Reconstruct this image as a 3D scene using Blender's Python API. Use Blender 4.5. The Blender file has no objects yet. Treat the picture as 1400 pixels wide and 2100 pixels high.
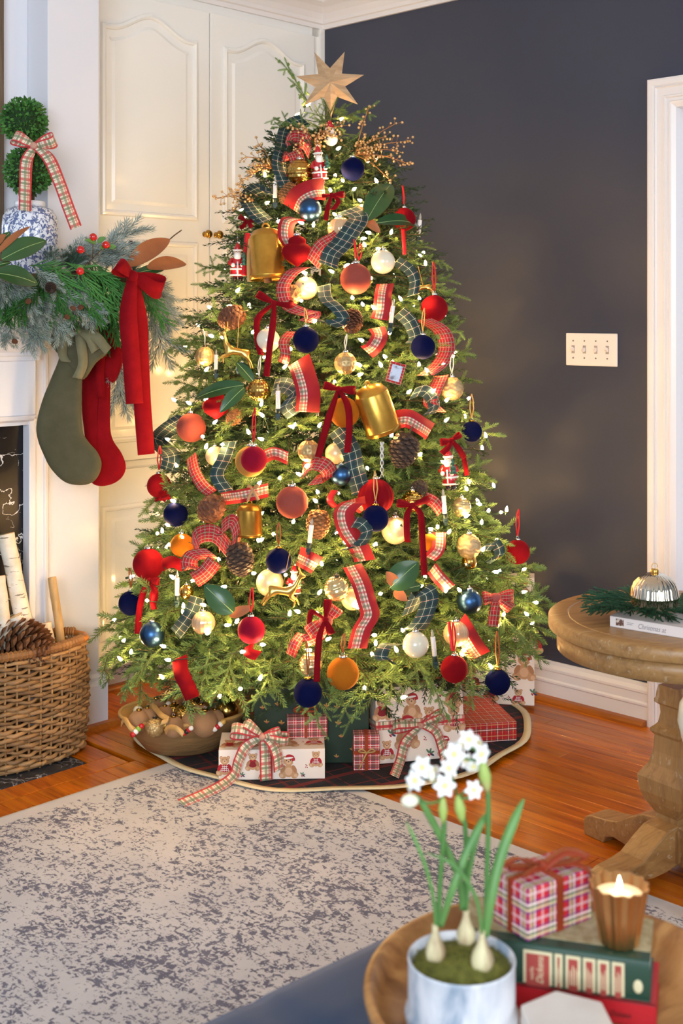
import bpy, math, random
from mathutils import Vector, Matrix
from mathutils.noise import noise as pnoise

random.seed(7)
S = bpy.context.scene
COL = S.collection
PI = math.pi
# ------------------------------------------------------------------ camera (level, shifted lens), world, light
H, F, CX, CY = 1.38, 2540.0, 700.0, 645.0          # eye height, focal length and horizon in the 1400x2100 frame
cam = bpy.data.cameras.new('camera')
cam.sensor_fit = 'HORIZONTAL'
cam.sensor_width = 24.0
cam.lens = F / 1400 * 24.0
cam.shift_y = -(1050 - CY) / 1400
cam.clip_start = 0.05
cam.dof.use_dof = True
cam.dof.focus_distance = 3.75
cam.dof.aperture_fstop = 5.2
cam_o = bpy.data.objects.new('camera', cam)
COL.objects.link(cam_o)
cam_o.location = (0, 0, H)
cam_o.rotation_euler = (PI / 2, 0, 0)
S.camera = cam_o

w = bpy.data.worlds.new('daylight')
S.world = w
w.use_nodes = True
w.node_tree.nodes['Background'].inputs[0].default_value = (0.74, 0.86, 1.0, 1)
w.node_tree.nodes['Background'].inputs[1].default_value = 0.41

def area(name, loc, target, sx, sy, power, color):
    l = bpy.data.lights.new(name, 'AREA')
    l.shape = 'RECTANGLE'; l.size = sx; l.size_y = sy
    l.energy = power; l.color = color
    o = bpy.data.objects.new(name, l)
    COL.objects.link(o)
    o.location = loc
    o.rotation_euler = (Vector(target) - Vector(loc)).to_track_quat('-Z', 'Y').to_euler()
area('window_light', (-0.6, -2.6, 1.9), (-0.1, 4.0, 1.0), 2.6, 1.8, 225, (0.80, 0.90, 1.0))
area('window_light', (3.4, -0.6, 1.9), (-0.6, 4.2, 0.9), 1.8, 1.8, 60, (0.95, 0.97, 1.0))

S.view_settings.view_transform = 'Standard'
S.view_settings.look = 'None'
S.view_settings.gamma = 1.0
S.view_settings.use_curve_mapping = False
S.view_settings.exposure = 0.07
BULB_POWER = 258.0

# ------------------------------------------------------------------ places: pixels of the frame to points of the room
def at(px, py, D):
    return Vector(((px - CX) / F * D, D, H - (py - CY) / F * D))
def ground(px, py, z=0.0):
    D = F * (H - z) / (py - CY)
    return Vector(((px - CX) / F * D, D, z))
CORNER = Vector((-0.0785, 5.247, 0))
UR = Vector((0.7165, -0.6976, 0))                   # along the dark wall, away from the corner
UL = Vector((-0.6976, -0.7165, 0))                  # along the cabinet wall, away from the corner
ROOM = Matrix.Translation(CORNER) @ Matrix.Rotation(math.atan2(UR.y, UR.x), 4, 'Z')   # x = from cabinet wall, -y = from dark wall
def rm(a, b, z=0.0):
    return CORNER + a * UR + b * UL + Vector((0, 0, z))
def b_at(px, a):
    k = (px - CX) / F
    p = CORNER + a * UR
    return (k * p.y - p.x) / (UL.x - k * UL.y)
def a_at(px, b):
    k = (px - CX) / F
    p = CORNER + b * UL
    return (k * p.y - p.x) / (UR.x - k * UR.y)

# ------------------------------------------------------------------ mesh builder
class MB:
    def __init__(s):
        s.v = []; s.f = []; s.mi = []; s.sm = []; s.uv = []; s.M = None
    def add(s, verts, faces, mi=0, smooth=True, uvs=None):
        b = len(s.v)
        if s.M is not None:
            verts = [s.M @ Vector(q) for q in verts]
        s.v.extend([tuple(q) for q in verts])
        for i, f in enumerate(faces):
            s.f.append([b + k for k in f]); s.mi.append(mi); s.sm.append(smooth)
            s.uv.append([uvs[k] for k in f] if uvs else None)
        return s
    def box(s, x0, y0, z0, x1, y1, z1, mi=0):
        P = [(x0, y0, z0), (x1, y0, z0), (x1, y1, z0), (x0, y1, z0), (x0, y0, z1), (x1, y0, z1), (x1, y1, z1), (x0, y1, z1)]
        F6 = [((0, 3, 2, 1), 2), ((4, 5, 6, 7), 2), ((0, 1, 5, 4), 1), ((1, 2, 6, 5), 0), ((2, 3, 7, 6), 1), ((3, 0, 4, 7), 0)]
        b = len(s.v)
        Q = [s.M @ Vector(q) for q in P] if s.M is not None else P
        s.v.extend([tuple(q) for q in Q])
        for f, ax in F6:
            s.f.append([b + k for k in f]); s.mi.append(mi); s.sm.append(False)
            i, j = {0: (1, 2), 1: (0, 2), 2: (0, 1)}[ax]
            s.uv.append([(P[k][i], P[k][j]) for k in f])
        return s
    def tube(s, pts, rad, n=8, mi=0, caps=True, smooth=True):
        pts = [Vector(p) for p in pts]
        N = len(pts)
        if not hasattr(rad, '__len__'): rad = [rad] * N
        t0 = (pts[1] - pts[0]).normalized()
        up = Vector((0, 0, 1)) if abs(t0.z) < 0.9 else Vector((1, 0, 0))
        x = t0.cross(up).normalized()
        V = []; uv = []; L = 0
        for i in range(N):
            t = (pts[min(i + 1, N - 1)] - pts[max(i - 1, 0)])
            t = t.normalized() if t.length > 1e-9 else t0
            x = (x - t * x.dot(t))
            x = x.normalized() if x.length > 1e-6 else t.orthogonal().normalized()
            y = t.cross(x)
            if i: L += (pts[i] - pts[i - 1]).length
            for k in range(n):
                a = 2 * PI * k / n
                V.append(pts[i] + (x * math.cos(a) + y * math.sin(a)) * rad[i]); uv.append((L, k / n))
        Fc = []
        for i in range(N - 1):
            for k in range(n):
                k2 = (k + 1) % n
                Fc.append((i * n + k, i * n + k2, (i + 1) * n + k2, (i + 1) * n + k))
        if caps:
            Fc.append(tuple(range(n))[::-1]); Fc.append(tuple((N - 1) * n + k for k in range(n)))
        return s.add(V, Fc, mi, smooth, uv)
    def lathe(s, prof, n=24, mi=0, c=(0, 0, 0), rfn=None, smooth=True, sx=1, sy=1, caps=True):
        V = []; Fc = []; uv = []
        m = len(prof)
        for i, (r, z) in enumerate(prof):
            for k in range(n):
                a = 2 * PI * k / n
                rr = r * (rfn(a, z) if rfn else 1)
                V.append((c[0] + rr * math.cos(a) * sx, c[1] + rr * math.sin(a) * sy, c[2] + z)); uv.append((k / n, i / max(1, m - 1)))
        for i in range(m - 1):
            for k in range(n):
                k2 = (k + 1) % n
                Fc.append((i * n + k, i * n + k2, (i + 1) * n + k2, (i + 1) * n + k))
        if caps and prof[0][0] > 1e-5: Fc.append(tuple(range(n))[::-1])
        if caps and prof[-1][0] > 1e-5: Fc.append(tuple((m - 1) * n + k for k in range(n)))
        return s.add(V, Fc, mi, smooth, uv)
    def ball(s, c, r, n=20, m=12, mi=0, sx=1, sy=1, sz=1):
        prof = [(r * math.sin(PI * i / m), -r * math.cos(PI * i / m) * sz) for i in range(m + 1)]
        prof[0] = (1e-6, prof[0][1]); prof[-1] = (1e-6, prof[-1][1])
        return s.lathe(prof, n, mi, c, sx=sx, sy=sy)
    def strip(s, L, R, mi=0, uvL=None, uvR=None, thick=None):
        n = len(L)
        V = list(L) + list(R)
        uv = (list(uvL) + list(uvR)) if uvL else None
        return s.add(V, [(i, i + 1, n + i + 1, n + i) for i in range(n - 1)], mi, True, uv)
    def prism(s, poly, z0, z1, mi=0, smooth=False):
        n = len(poly)
        V = [(x, y, z0) for x, y in poly] + [(x, y, z1) for x, y in poly]
        return s.add(V, [tuple(range(n))[::-1], tuple(range(n, 2 * n))] + [(i, (i + 1) % n, n + (i + 1) % n, n + i) for i in range(n)], mi, smooth,
                     [(x, y) for x, y in poly] * 2)
    def mesh(s, name, mats, origin=(0, 0, 0)):
        me = bpy.data.meshes.new(name)
        ox, oy, oz = origin
        me.from_pydata([(x - ox, y - oy, z - oz) for x, y, z in s.v], [], s.f)
        for m in (mats if isinstance(mats, (list, tuple)) else [mats]): me.materials.append(m)
        me.polygons.foreach_set('material_index', s.mi)
        me.polygons.foreach_set('use_smooth', s.sm)
        if any(u is not None for u in s.uv):
            l = me.uv_layers.new(name='UVMap')
            flat = []
            for f, u in zip(s.f, s.uv):
                if u is None: flat.extend([0.0] * (2 * len(f)))
                else:
                    for q in u: flat.extend((q[0], q[1]))
            l.data.foreach_set('uv', flat)
        me.update()
        return me
    def build(s, name, mats, parent=None, origin=(0, 0, 0), bevel=0, seg=2, solid=0, sub=0):
        o = put(name, s.mesh(name, mats, origin), parent)
        if parent is None: o.location = origin
        if solid:
            m = o.modifiers.new('s', 'SOLIDIFY'); m.thickness = solid; m.offset = 0
        if bevel:
            m = o.modifiers.new('b', 'BEVEL'); m.width = bevel; m.segments = seg; m.limit_method = 'ANGLE'; m.angle_limit = math.radians(40)
        if sub:
            m = o.modifiers.new('u', 'SUBSURF'); m.levels = sub; m.render_levels = sub
        return o
def put(name, me, parent=None, loc=(0, 0, 0), rot=(0, 0, 0), sc=(1, 1, 1)):
    o = bpy.data.objects.new(name, me)
    COL.objects.link(o)
    o.parent = parent
    o.location = loc; o.rotation_euler = rot
    o.scale = sc if hasattr(sc, '__len__') else (sc, sc, sc)
    return o
def tag(o, label=None, cat=None, group=None, kind=None):
    if label: o['label'] = label
    if cat: o['category'] = cat
    if group: o['group'] = group
    if kind: o['kind'] = kind
    return o
def thing(name, label, cat, loc=(0, 0, 0), rz=0, group=None):
    o = bpy.data.objects.new(name, None)
    COL.objects.link(o)
    o.empty_display_size = 0.05
    o.location = loc; o.rotation_euler = (0, 0, rz)
    return tag(o, label, cat, group)
def struct(o, room=True):
    o['kind'] = 'structure'
    if room: o.matrix_world = ROOM
    return o
def catmull(P, n=6):
    P = [Vector(p) for p in P]
    if len(P) < 3:
        return [P[0].lerp(P[-1], i / n) for i in range(n + 1)]
    out = []
    for i in range(len(P) - 1):
        p0 = P[max(i - 1, 0)]; p1 = P[i]; p2 = P[i + 1]; p3 = P[min(i + 2, len(P) - 1)]
        for k in range(n):
            t = k / n
            out.append(0.5 * ((2 * p1) + (p2 - p0) * t + (2 * p0 - 5 * p1 + 4 * p2 - p3) * t * t + (3 * p1 - p0 - 3 * p2 + p3) * t ** 3))
    out.append(P[-1])
    return out

# ------------------------------------------------------------------ materials
def lin(h):
    c = [int(h[i:i + 2], 16) / 255 for i in (0, 2, 4)]
    return tuple(x / 12.92 if x <= 0.04045 else ((x + 0.055) / 1.055) ** 2.4 for x in c) + (1.0,)
class N:
    """small helper around a material's node tree"""
    def __init__(s, m):
        s.t = m.node_tree; s.p = s.t.nodes['Principled BSDF']
    def n(s, typ, **kw):
        x = s.t.nodes.new(typ)
        for k, v in kw.items():
            if hasattr(x, k) and not k.startswith('_'): setattr(x, k, v)
        return x
    def l(s, a, b): s.t.links.new(a, b)
    def val(s, sock, v):
        if hasattr(v, 'is_output') or isinstance(v, bpy.types.NodeSocket): s.l(v, sock)
        else: sock.default_value = v
    def math(s, op, a, b=0.0):
        x = s.n('ShaderNodeMath', operation=op)
        s.val(x.inputs[0], a); s.val(x.inputs[1], b)
        return x.outputs[0]
    def mix(s, fac, a, b, mode='MIX'):
        x = s.n('ShaderNodeMix', data_type='RGBA', blend_type=mode)
        s.val(x.inputs[0], fac); s.val(x.inputs[6], a); s.val(x.inputs[7], b)
        return x.outputs[2]
    def coord(s, kind='Object', scale=(1, 1, 1)):
        c = s.n('ShaderNodeTexCoord')
        m = s.n('ShaderNodeMapping')
        m.inputs['Scale'].default_value = scale
        s.l(c.outputs[kind], m.inputs[0])
        return m.outputs[0]
    def noise(s, vec, scale, detail=4, rough=0.55, dist=0, w=None):
        x = s.n('ShaderNodeTexNoise')
        if w is not None:
            x.noise_dimensions = '4D'; s.val(x.inputs['W'], w)
        s.l(vec, x.inputs['Vector'])
        x.inputs['Scale'].default_value = scale; x.inputs['Detail'].default_value = detail
        x.inputs['Roughness'].default_value = rough; x.inputs['Distortion'].default_value = dist
        return x.outputs[0]
    def ramp(s, fac, stops):
        x = s.n('ShaderNodeValToRGB')
        e = x.color_ramp.elements
        while len(e) < len(stops): e.new(0.5)
        for el, (p, c) in zip(e, stops):
            el.position = p; el.color = c if hasattr(c, '__len__') and not isinstance(c, str) else (lin(c) if isinstance(c, str) else (c, c, c, 1))
        s.l(fac, x.inputs[0])
        return x.outputs[0]
    def bump(s, height, strength, dist=0.002):
        x = s.n('ShaderNodeBump')
        x.inputs['Strength'].default_value = strength; x.inputs['Distance'].default_value = dist
        s.l(height, x.inputs['Height']); s.l(x.outputs[0], s.p.inputs['Normal'])
def mat(name, hexa='808080', rough=0.5, metal=0.0, spec=0.5, sheen=0.0, coat=0.0, trans=0.0, ior=1.45, emit=None, noise=None, bump=None, rand=0.0, coords='Object', stretch=(1, 1, 1), sheen_tint=None):
    m = bpy.data.materials.new(name)
    m.use_nodes = True
    g = N(m)
    base = lin(hexa)
    p = g.p
    p.inputs['Roughness'].default_value = rough; p.inputs['Metallic'].default_value = metal
    p.inputs['Specular IOR Level'].default_value = spec; p.inputs['IOR'].default_value = ior
    p.inputs['Transmission Weight'].default_value = trans
    if coat: p.inputs['Coat Weight'].default_value = coat; p.inputs['Coat Roughness'].default_value = 0.12
    if sheen:
        p.inputs['Sheen Weight'].default_value = sheen; p.inputs['Sheen Roughness'].default_value = 0.45
        p.inputs['Sheen Tint'].default_value = lin(sheen_tint or hexa)
    col = None
    if noise:                                   # (scale, second colour, low, high)
        v = g.coord(coords, stretch)
        f = g.noise(v, noise[0], 6, 0.6, w=g.math('MULTIPLY', g.n('ShaderNodeObjectInfo').outputs['Random'], 20.0))
        col = g.ramp(f, [(noise[2], base), (noise[3], lin(noise[1]))])
    if rand:
        r = g.n('ShaderNodeObjectInfo').outputs['Random']
        hv = g.n('ShaderNodeHueSaturation')
        hv.inputs['Color'].default_value = base
        if col: g.l(col, hv.inputs['Color'])
        g.l(g.math('ADD', 1 - rand / 2, g.math('MULTIPLY', r, rand)), hv.inputs['Value'])
        col = hv.outputs[0]
    if col: g.l(col, p.inputs['Base Color'])
    else: p.inputs['Base Color'].default_value = base
    if bump:                                    # (scale, strength, distance)
        v = g.coord(coords, stretch)
        g.bump(g.noise(v, bump[0], 5, 0.6), bump[1], bump[2])
    if emit:
        p.inputs['Emission Color'].default_value = lin(emit[0]); p.inputs['Emission Strength'].default_value = emit[1]
    return m
def plaid(name, base, us, vs, rough=0.8, sheen=0.25, coords='UV', umask=None):
    """stripes (period, centre, width, colour, strength) along u and v, woven over each other"""
    m = bpy.data.materials.new(name); m.use_nodes = True
    g = N(m)
    c = g.n('ShaderNodeTexCoord'); sp = g.n('ShaderNodeSeparateXYZ')
    g.l(c.outputs[coords], sp.inputs[0])
    col = g.n('ShaderNodeRGB'); col.outputs[0].default_value = lin(base); col = col.outputs[0]
    for ax, lst in (((0, us), (1, vs)) if not umask else ((1, vs), (0, us))):
        for (per, ce, wd, cc, st) in lst:
            x = g.math('FRACT', g.math('DIVIDE', sp.outputs[ax], per))
            d = g.math('ABSOLUTE', g.math('SUBTRACT', x, ce))
            k = g.math('MULTIPLY', g.math('LESS_THAN', d, wd / 2), st)
            if umask and ax == 0: k = g.math('MULTIPLY', k, g.math('LESS_THAN', g.math('ABSOLUTE', g.math('SUBTRACT', sp.outputs[1], umask[0])), umask[1]))
            col = g.mix(k, col, lin(cc))
    g.l(col, g.p.inputs['Base Color'])
    g.p.inputs['Roughness'].default_value = rough
    g.p.inputs['Sheen Weight'].default_value = sheen
    g.p.inputs['Sheen Tint'].default_value = lin(base)
    return m

WHITE = mat('white_paint', 'E2E2E8', 0.32, spec=0.4)
CREAM = mat('cream_gloss_paint', 'EEECE6', 0.16, spec=0.55, coat=0.25)
TRIM = mat('trim_white_paint', 'E6E1DF', 0.3)
CEIL = mat('ceiling_paint', 'F0EDEA', 0.7)
NAVY_WALL = mat('navy_wall_paint', '373B4C', 0.40, noise=(1.6, '3C404E', 0.3, 0.7), bump=(60, 0.05, 0.001))
BRASS = mat('brass', 'B98A3C', 0.22, 1.0)
GOLD = mat('gold', 'D9AE5C', 0.28, 1.0)
SILVER = mat('silver', 'D8D8D8', 0.15, 1.0)
BLACK = mat('black_metal', '1A1817', 0.4)
DARKHOLE = mat('soot_black', '0B0A0A', 0.9)
NEEDLE = mat('needles', '63814A', 0.5, spec=0.35, rand=0.5, noise=(9, '829A50', 0.35, 0.65), sheen=0.1)
TWIG = mat('twig_bark', '5A4630', 0.8)
INNER = mat('shaded_inner_needles', '2C4222', 0.7, rand=0.3)  # shade of the gaps between twigs put into this darker green
VELVET = {k: mat('velvet_' + k, h, 0.85, sheen=0.45, sheen_tint=t, spec=0.08, bump=(900, 0.08, 0.0005), noise=(22, h2, 0.35, 0.75)) for k, h, t, h2 in (
    ('navy', '050A30', '16245E', '080E3A'), ('red', '820E18', 'C03038', '6E0810'), ('crimson', '86102A', 'BC3050', '740A20'), ('rose', '8E4238', 'B87060', '964A3E'),
    ('rust', 'A45A12', 'C08038', 'AC641A'), ('taupe', '9A7658', 'B8987C', 'A2805E'), ('olive', '565340', '8A8668', '4A4834'), ('sage', '78745A', '9C987C', '6C684E'), ('gold', '9A7038', 'C09858', 'A27840'))}
# ------------------------------------------------------------------ the room
def floor_wood():
    m = bpy.data.materials.new('oak_plank'); m.use_nodes = True
    g = N(m)
    r = g.n('ShaderNodeObjectInfo').outputs['Random']
    v = g.coord('Object', (1.1, 14, 14))
    a = g.noise(v, 2.2, 8, 0.62, 1.4, w=g.math('MULTIPLY', r, 40.0))
    b = g.noise(g.coord('Object', (0.6, 40, 40)), 3.0, 4, 0.6, 0.4, w=g.math('MULTIPLY', r, 17.0))
    col = g.ramp(a, [(0.30, '8E4004'), (0.46, 'BA5C06'), (0.62, 'D07610'), (0.8, 'AA5002')])
    col = g.mix(g.math('MULTIPLY', g.math('GREATER_THAN', b, 0.58), 0.28), col, lin('6E3A10'))
    hv = g.n('ShaderNodeHueSaturation')
    g.l(col, hv.inputs['Color'])
    g.l(g.math('ADD', 0.78, g.math('MULTIPLY', r, 0.42)), hv.inputs['Value'])
    g.l(hv.outputs[0], g.p.inputs['Base Color'])
    g.p.inputs['Roughness'].default_value = 0.28
    g.p.inputs['Coat Weight'].default_value = 0.15; g.p.inputs['Coat Roughness'].default_value = 0.15
    g.bump(b, 0.08, 0.001)
    return m
OAK = floor_wood()
SHOE = mat('oak_shoe_moulding', 'B2621C', 0.35, noise=(5, '8F4F1C', 0.4, 0.7), stretch=(1, 8, 8))
fl = struct(MB().box(-0.1, -4.6, -0.06, 4.2, 0.02, -0.021).build('floor', mat('subfloor', '3A2412', 0.9)))
def plank_mesh(L, wd):
    b = MB(); e = 0.0012; h = wd / 2
    x0, x1 = 0, L
    V = [(x0, -h, -.02), (x1, -h, -.02), (x1, h, -.02), (x0, h, -.02), (x0, -h, -e), (x1, -h, -e), (x1, h, -e), (x0, h, -e),
         (x0 + e, -h + e, 0), (x1 - e, -h + e, 0), (x1 - e, h - e, 0), (x0 + e, h - e, 0)]
    Fc = [(0, 1, 5, 4), (1, 2, 6, 5), (2, 3, 7, 6), (3, 0, 4, 7), (4, 5, 9, 8), (5, 6, 10, 9), (6, 7, 11, 10), (7, 4, 8, 11), (8, 9, 10, 11)]
    b.add(V, Fc, 0, False)
    return b.mesh('plank', OAK)
PITCH = 0.0585
PL = {L: plank_mesh(L, PITCH - 0.0009) for L in (0.5, 0.7, 0.9, 1.1, 1.3, 1.6)}
rp = random.Random(3)
npl = 0
HB = b_at(176, 0.5)                                 # where the slate hearth ends
rows = int(3.0 / PITCH)
for i in range(rows):
    yb = (i + 0.5) * PITCH
    x = -0.07 - rp.random() * 0.5
    xmax = 3.6 if yb < 1.25 else 1.5
    if yb > HB - 0.11: x = 0.585
    while x < xmax:
        L = rp.choice((0.7, 0.9, 1.1, 1.3, 1.6)) if x > 0.3 else rp.choice((0.5, 0.7, 0.9, 1.1))
        put('plank', PL[L], fl, (x, -yb, 0)); npl += 1
        x += L + 0.0009
b = MB().box(0.5, -2.95, -0.02, 0.582, -(HB - 0.1), 0.0005); b.build('plank', OAK, fl, bevel=.0012)
b = MB().box(0.25, -(HB - 0.008), -0.02, 0.4985, -(HB - 0.1), 0.0005); b.build('plank', OAK, fl, bevel=.0012)

def stone(name, base, vein, scale, thr, base2):
    m = bpy.data.materials.new(name); m.use_nodes = True
    g = N(m)
    v = g.coord('Object')
    n0 = g.noise(v, scale, 3, 0.5)
    dv = g.n('ShaderNodeVectorMath', operation='ADD')
    g.l(v, dv.inputs[0])
    sc = g.n('ShaderNodeVectorMath', operation='SCALE'); sc.inputs['Scale'].default_value = 0.28
    nn = g.n('ShaderNodeTexNoise'); g.l(v, nn.inputs['Vector']); nn.inputs['Scale'].default_value = scale * 1.2; nn.inputs['Detail'].default_value = 6
    g.l(nn.outputs[1], sc.inputs[0]); g.l(sc.outputs[0], dv.inputs[1])
    vo = g.n('ShaderNodeTexVoronoi', feature='DISTANCE_TO_EDGE'); g.l(dv.outputs[0], vo.inputs['Vector']); vo.inputs['Scale'].default_value = scale * 1.5
    vo2 = g.n('ShaderNodeTexVoronoi', feature='DISTANCE_TO_EDGE'); g.l(dv.outputs[0], vo2.inputs['Vector']); vo2.inputs['Scale'].default_value = scale * 3.7
    k = g.math('MULTIPLY', g.math('LESS_THAN', vo.outputs[0], thr), g.math('GREATER_THAN', g.noise(v, scale * 1.1, 4), 0.46))
    k2 = g.math('MULTIPLY', g.math('LESS_THAN', vo2.outputs[0], thr * 0.9), g.math('GREATER_THAN', g.noise(v, scale * 2.1, 4), 0.52))
    c = g.ramp(g.noise(v, scale * 2, 8, 0.7), [(0.35, base), (0.65, base2)])
    c = g.mix(g.math('MULTIPLY', g.math('MAXIMUM', k, k2), 0.85), c, lin(vein))
    g.l(c, g.p.inputs['Base Color'])
    g.p.inputs['Roughness'].default_value = 0.3; g.p.inputs['Specular IOR Level'].default_value = 0.3
    return m
MARBLE = stone('black_marble', '0C0C10', 'E4E2E0', 4.4, 0.0065, '1C1A1C')
SLATE = stone('slate_hearth', '22242A', '9A9AA0', 5.0, 0.012, '30343A')
hs = struct(MB().box(0.225, -2.95, -0.02, 0.4985, -HB, 0.003).build('floor_hearth_slab', SLATE, bevel=.002))
hs['label'] = 'dark slate hearth slab'

struct(MB().box(-0.25, -4.6, -0.06, -0.1, 0.15, 2.8).build('wall_left', WHITE))
XO = a_at(1388, 0) + 0.0
XO2 = XO + 0.86
ZO = 2.065
wb = MB()
wb.box(-0.25, 0, -0.06, XO, 0.14, 2.8); wb.box(XO, 0, ZO, XO2, 0.14, 2.8); wb.box(XO2, 0, -0.06, 4.2, 0.14, 2.8)
struct(wb.build('wall_right', NAVY_WALL))
struct(MB().box(-0.25, -4.6, 2.745, 4.2, 0.15, 2.85).build('ceiling', CEIL))

def run(b, prof, x0, x1, axis, mi=0):
    """extrude a (depth, z) profile along the dark wall ('x') or the cabinet wall ('y')"""
    n = len(prof)
    if axis == 'x': V = [(x0, -d, z) for d, z in prof] + [(x1, -d, z) for d, z in prof]
    else: V = [(d, -x0, z) for d, z in prof] + [(d, -x1, z) for d, z in prof]
    Fc = [(i, i + 1, n + i + 1, n + i) for i in range(n - 1)]
    Fc += [tuple(range(n)), tuple(range(n, 2 * n))]
    b.add(V, Fc, mi, False)
CROWN = [(0, 2.583), (0.012, 2.583), (0.014, 2.600), (0.022, 2.604), (0.026, 2.618), (0.040, 2.640), (0.062, 2.660), (0.088, 2.674), (0.094, 2.690), (0.106, 2.694), (0.108, 2.712), (0.118, 2.718), (0.120, 2.745), (0, 2.745)]
b = MB(); run(b, CROWN, -0.0, 4.0, 'x'); struct(b.build('trim_crown_right', TRIM))
b = MB(); run(b, CROWN, 0.0, 1.292, 'y'); struct(b.build('trim_crown_left', TRIM))
BASE = [(0, 0), (0.016, 0), (0.016, 0.062), (0.019, 0.066), (0.019, 0.072), (0.014, 0.078), (0.014, 0.104), (0.017, 0.108), (0.017, 0.116), (0.008, 0.128), (0.006, 0.140), (0, 0.140)]
XC = a_at(1333, 0)
b = MB(); run(b, BASE, 0.0, XC, 'x'); bb = struct(b.build('baseboard_right', TRIM))
SH = [(0, 0), (0.032, 0), (0.031, 0.007), (0.027, 0.013), (0.021, 0.017), (0.0, 0.019)]
b = MB(); run(b, [(d + 0.015, z) for d, z in SH], 0.0, XC - 0.004, 'x'); struct(b.build('trim_shoe_right', SHOE))

# door casing with stepped mouldings and a bright glazed door
CP = [(0, 0), (0, 0.020), (0.006, 0.022), (0.022, 0.021), (0.026, 0.016), (0.030, 0.021), (0.034, 0.016), (0.058, 0.015), (0.061, 0.019), (0.066, 0.019), (0.069, 0.013), (0.078, 0.013), (0.081, 0.017), (0.087, 0.015), (0.100, 0.008), (0.103, -0.02), (0.103, -0.1)]
PATH = [(XC, 0, (1, 0)), (XC, ZO + 0.100, (1, -1)), (XO2 + (XO - XC), ZO + 0.100, (-1, -1)), (XO2 + (XO - XC), 0, (-1, 0))]
b = MB(); n = len(CP)
for (x, z, (dx, dz)) in PATH:
    b.v.extend([(x + dx * o * (XO - XC + 0.003) / 0.103, -h, max(z + dz * o, 0)) for o, h in CP])
for i in range(3):
    for k in range(n - 1):
        b.f.append([i * n + k, i * n + k + 1, (i + 1) * n + k + 1, (i + 1) * n + k]); b.mi.append(0); b.sm.append(False); b.uv.append(None)
struct(b.build('door_1_casing', TRIM))
b = MB(); b.box(XO - 0.003, 0.06, 0, XO + 0.012, 0.11, ZO); b.box(XO2 - 0.02, 0.06, 0, XO2, 0.11, ZO); b.box(XO, 0.06, ZO - 0.02, XO2, 0.11, ZO); b.box(XO, 0.06, 0, XO2, 0.11, 0.12)
d = struct(b.build('door_1', WHITE))
b = MB(); b.box(XO + 0.012, 0.075, 0.12, XO2 - 0.02, 0.085, ZO - 0.02)
PANE = mat('bright_pane', 'B9C4D4', 0.15, emit=('C8D4E6', 0.35), noise=(6, 'E4EAF2', 0.4, 0.7), stretch=(1, 1, 0.2))
b.build('pane', PANE, d)

# four-gang switch plate
x0, x1 = a_at(1162, 0), a_at(1267, 0)
zc, cx = 1.38 - (717 - CY) * 4.32 / F, (x0 + x1) / 2
sw = thing('switch_plate', 'white four-toggle light switch plate on the dark navy wall', 'light switch', rm(cx, 0, zc))
sw.rotation_euler = (0, 0, math.atan2(UR.y, UR.x))
PLATE = mat('switch_plastic', 'EFE2D8', 0.35)
hw = (x1 - x0) / 2
MB().box(-hw, -0.007, -0.057, hw, -0.0005, 0.057).build('plate', PLATE, sw, bevel=.003)
for k in range(4):
    xx = -hw + hw * 2 * (0.15 + 0.222 * k)
    tb = MB(); tb.box(xx - 0.006, -0.0085, -0.014, xx + 0.006, -0.006, 0.014, 0)
    tb.M = Matrix.Translation((xx, -0.007, 0.003 if k in (1, 2) else -0.003)) @ Matrix.Rotation(0.6 if k in (1, 2) else -0.6, 4, 'X')
    tb.box(-0.0045, -0.014, -0.005, 0.0045, 0, 0.005, 1)
    tb.build('toggle', [mat('switch_slot', 'A89C92', 0.5), PLATE], sw)
    for zz in (-0.030, 0.030):
        sc = MB(); sc.M = Matrix.Translation((xx, -0.007, zz)) @ Matrix.Rotation(PI / 2, 4, 'X'); sc.lathe([(0.003, -0.0005), (0.003, 0.0012), (0.0015, 0.0016)], 8)
        sc.build('screw', mat('screw_metal', '8F8880', 0.4, 0.8), sw)

# ------------------------------------------------------------------ built-in cabinet on the cabinet wall
cab = thing('built_in_cabinet', 'cream built-in cabinet with arched raised-panel doors beside the tree', 'cabinet', rm(0, 0.6), math.atan2(UR.y, UR.x))
# local frame: x = out of the wall, y = +0.6-b
def Y(b): return 0.6 - b
b = MB()
b.box(-0.1, Y(1.30), 0.107, -0.004, Y(0.0), 2.60)                 # carcass behind the doors
b.box(-0.1, Y(0.066), 0.14, 0.0, Y(0.0), 2.60)                   # corner stile
b.box(-0.1, Y(0.028), 0.14, 0.012, Y(0.0), 2.60)
b.box(-0.1, Y(1.30), 0.14, 0.0, Y(1.203), 2.60)
b.box(-0.1, Y(1.30), 2.548, 0.0, Y(0.0), 2.60)
b.box(-0.1, Y(1.30), 0.822, 0.0, Y(0.0), 0.845)
b.box(-0.1, Y(1.30), 0.107, 0.012, Y(0.0), 0.140)                # ledge under the doors
b.box(-0.1, Y(1.30), 0.0, -0.07, Y(0.0), 0.107)                  # recessed toe board
b.build('carcass', CREAM, cab, bevel=.002)
b = MB(); run(b, [(d - 0.07, z) for d, z in SH], 0.0, 1.30, 'y')
b.v = [(x, y + 0.6, z) for x, y, z in b.v]
b.build('shoe_moulding', SHOE, cab)
def panel_outline(y0, y1, z0, zs, arch):
    P = [(y0, z0), (y1, z0), (y1, zs)]
    if arch:
        w_ = y1 - y0; e = 0.09 * w_
        for k in range(0, 25):
            u = k / 24
            P.append((y1 - e - u * (w_ - 2 * e), zs + arch * 0.5 * (1 - math.cos(2 * PI * u))))
    P.append((y0, zs))
    return P
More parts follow.
